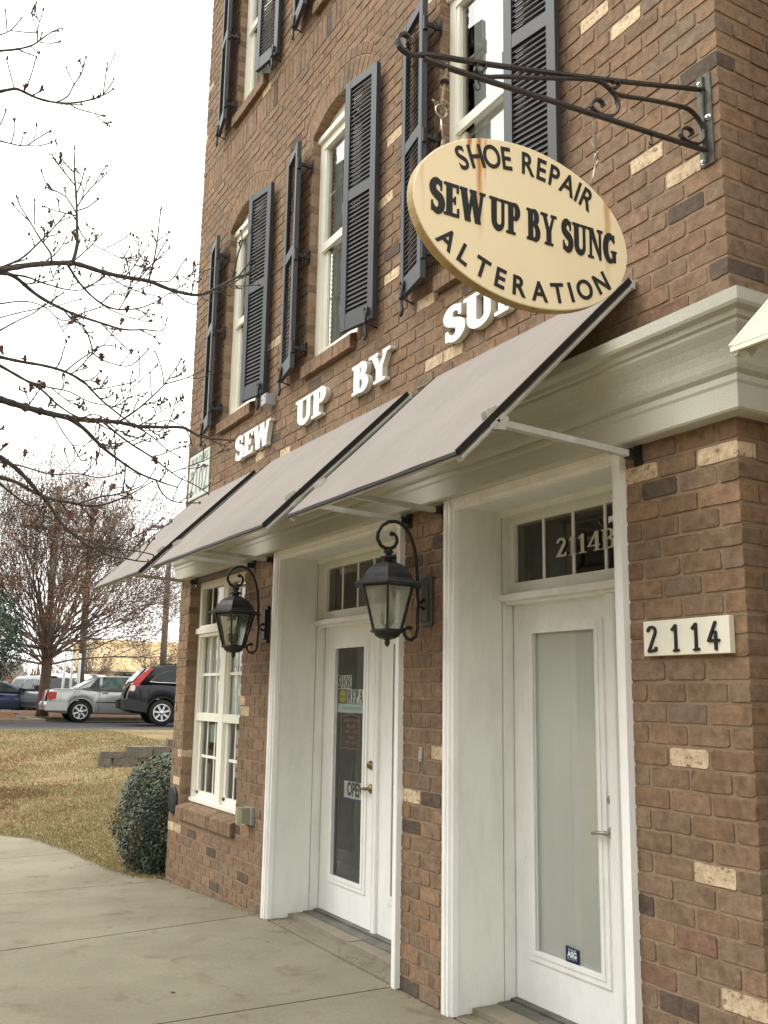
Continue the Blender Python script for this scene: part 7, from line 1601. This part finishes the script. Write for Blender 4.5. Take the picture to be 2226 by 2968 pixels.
def maple():
    random.seed(77); org = (-3.75, -3.55, 0.0)
    t = thing('maple_tree', 'nearly leafless maple with knobbly twigs reaching in from the left', 'tree', org)
    q = MB(); q.tube([(-3.75,-3.55,-.2),(-3.74,-3.54,.1),(-3.72,-3.52,1.0),(-3.70,-3.50,2.2),(-3.66,-3.45,3.2),(-3.6,-3.4,4.4),(-3.6,-3.5,5.6)], [.13,.105,.095,.088,.075,.05,.02], 12); q.build('trunk', M['bark'], t)
    # limbs: the leftmost points join back to the trunk
    V_ = MB(); buds = MB(); ends = []
    def spline(P):
        out = []
        for i in range(len(P)-1):
            a, b_, c_, d_ = [np.array(P[j]) for j in (max(i-1,0), i, i+1, min(i+2,len(P)-1))]; st = max(2, int(np.linalg.norm(c_[:3]-b_[:3])/.03))
            for s_ in range(st): u = s_/st; out.append(.5*(2*b_+(-a+c_)*u+(2*a-5*b_+4*c_-d_)*u*u+(-a+3*b_-3*c_+d_)*u**3))
        out.append(np.array(P[-1])); return out
    def twig(p, d, L, r, lvl):
        P = [p]; dd = d.normalized(); q_ = p.copy(); n = 5; R = [r]
        for i in range(n): dd = (dd + Vector((random.gauss(0,.10), random.gauss(0,.10), random.gauss(0,.10)+.10))).normalized(); q_ = q_ + dd*L/n; P.append(q_.copy()); R.append(max(.0024, r*(1-(i+1)/n*.35)))
        V_.tube(P, R, 5, cap=True)
        for j in range(1, n+1):
            if random.random() < .75: knob(P[j], dd, R[j]*1.7)
        bud(P[-1], dd)
        if lvl > 0:
            for j in range(1, n):
                if random.random() < .42:
                    a = dd.cross(Vector((random.gauss(0,1), random.gauss(0,1), random.gauss(0,1)))).normalized(); twig(P[j], dd*.75+a*.75, L*random.uniform(.30,.55), R[j]*.75, lvl-1)
    def knob(p, d, r): V_.blob(tuple(p), r, r, r*1.1, 5, 3)
    def bud(p, d):
        for k in range(random.choice((1,2,3,3))):
            o = Vector((random.gauss(0,.0035), random.gauss(0,.0035), random.gauss(0,.0035))); c = Vector(p)+d*.004*k+o; buds.blob(tuple(c), .0050, .0050, .0078, 5, 4)
    stems = {}
    for k, P in BR.items():
        S = spline(P); pts = [Vector(s_[:3]) for s_ in S]; rr = [max(.0032, float(s_[3])*1.25) for s_ in S]
        rr = [r*(1+.10*math.sin(i*2.3+len(k))) for i, r in enumerate(rr)]
        V_.tube(pts, rr, 8 if rr[0] > .006 else 6)
        n = len(pts); main = len(k) == 1
        i = random.randint(5, 10) if main else random.randint(3, 6)
        while i < n-2:
            d = (pts[i+1]-pts[i-1]).normalized(); a = d.cross(F_)*random.choice((-1, 1)) + F_*random.gauss(0,.4); L = (random.uniform(.05, .17)*(1.2 if main else .8)) if random.random() < .8 else random.uniform(.18, .34)
            twig(pts[i], d*.75+a.normalized()*.75+Vector((0,0,.12)), L, min(rr[i]*.85, .0040), 2 if L > .17 else (1 if main else (1 if random.random() < .4 else 0))); knob(pts[i], d, rr[i]*1.35)
            i += random.randint(3, 7) if main else random.randint(2, 5)
        bud(pts[-1], (pts[-1]-pts[-2]).normalized())
    V_.build('branches', M['bark'], t); tag(buds.build('buds', M['bark_brown'], t), kind='stuff')
    # limbs from trunk to the frame edge
    lm = MB(); starts = {'A':4.6,'B':4.6,'E':3.9,'F':3.6,'H':3.0,'I':2.9,'J':2.8,'N':3.5,'P':3.0,'T1':4.9,'T2':4.9,'T3':4.7,'T4':5.1,'L':3.8,'K':3.8,'D':4.5,'A8':4.5,'M':3.9,'U':4.8}
    for k, zj in starts.items():
        P = BR[k]; e = Vector(P[0][:3]); s_ = Vector((-3.66, -3.46, zj-.25 if zj < 5 else zj-.4)); d = (Vector(P[1][:3])-e).normalized(); m1 = e - d*.45; m2 = (s_+m1)/2 + Vector((0,0,.06)); r = P[0][3]
        S = spline([(*s_, max(r*1.9,.016)), (*m2, max(r*1.5,.008)), (*m1, max(r*1.15,.004)), (*e, r)]); lm.tube([Vector(v[:3]) for v in S], [float(v[3]) for v in S], 8)
    lm.build('limbs', M['bark'], t)
    # dead leaves still hanging
    for i, c in enumerate(LV):
        q = MB(); s_ = random.uniform(.022, .038); c = Vector(c); a = (Vector((0,0,-1)) + Vector((random.gauss(0,.35), random.gauss(0,.35), 0))).normalized(); b_ = a.cross(Vector((random.gauss(0,1), random.gauss(0,1), .2))).normalized(); nn_ = a.cross(b_)
        out = [(0,.0),(.25,.55),(.55,.35),(.75,.85),(1.0,.38),(1.45,.30),(1.65,0),(1.45,-.30),(1.0,-.38),(.75,-.85),(.55,-.35),(.25,-.55)]
        vs = [tuple(c + a*s_*u + b_*s_*v*.95 + nn_*(abs(v)*s_*.55*random.uniform(.4,1.3) + .12*s_*math.sin(u*3))) for u, v in out] + [tuple(c+a*s_*.8)]
        q.add(vs, [(k, (k+1) % 12, 12) for k in range(12)]); col = random.choice(((.085,.042,.034),(.11,.055,.04),(.07,.04,.034),(.15,.085,.05))); q.col = [(*col, 1)]*13
        q.tube([c, c-a*s_*.9+Vector((0,0,.004))], .0009, 4); q.col += [(.1,.06,.04,1)]*(len(q.v)-13); q.build('leaf', M['dryleaf'], t)
LV = [[-2.709,-2.246,4.784],[-2.661,-2.068,4.015],[-2.633,-1.916,3.755],[-2.662,-1.678,3.547],[-2.724,-1.621,3.651],[-2.44,-2.177,3.169],[-2.454,-2.148,3.032],[-2.516,-2.066,3.073],[-2.515,-2.035,2.997],[-2.582,-1.924,2.941],[-2.444,-2.25,2.803],[-2.892,-1.634,2.916],[-2.843,-1.724,2.834],[-3.075,-1.333,2.907],[-2.516,-2.136,2.714],[-2.492,-1.831,2.582],[-2.524,-1.685,2.597],[-2.563,-1.981,2.639],[-2.55,-1.794,3.288],[-2.643,-1.681,3.11],[-2.458,-2.211,2.639],[-2.451,-1.903,2.417],[-2.494,-1.783,2.446],[-2.641,-1.824,2.949],[-2.385,-2.291,3.179],[-2.444,-2.214,2.713],[-3.072,-0.86,4.388],[-2.59,-1.935,3.467],[-2.86,-1.517,3.832],[-2.352,-2.207,2.044]]
maple()

# ---------------------------------------------------------------- across the street, behind the photographer: what the panes mirror
def street_wood():
    V = []; F = []; C = []
    for i in range(12000):
        x = random.uniform(-60, 45); h = 7.5+2.0*math.sin(x*.21)+1.2*math.sin(x*.57); z = h*random.random()**.8; y = -24+random.uniform(-3, 2); s_ = random.uniform(.3,.7); b0 = len(V)
        V += [(x-s_, y, z-.1*s_), (x-.1, y+.2, z-s_), (x+s_, y, z+.1), (x, y-.2, z+s_)]; F.append((b0,b0+1,b0+2,b0+3)); k = random.choice(((.05,.055,.03),(.09,.075,.05),(.07,.06,.045))); C += [k]*4
    o = colmesh('street_wood', V, F, C, M['dryleaf']); tag(o, 'belt of trees across the street behind the photographer', 'woodland', kind='stuff')
street_wood()
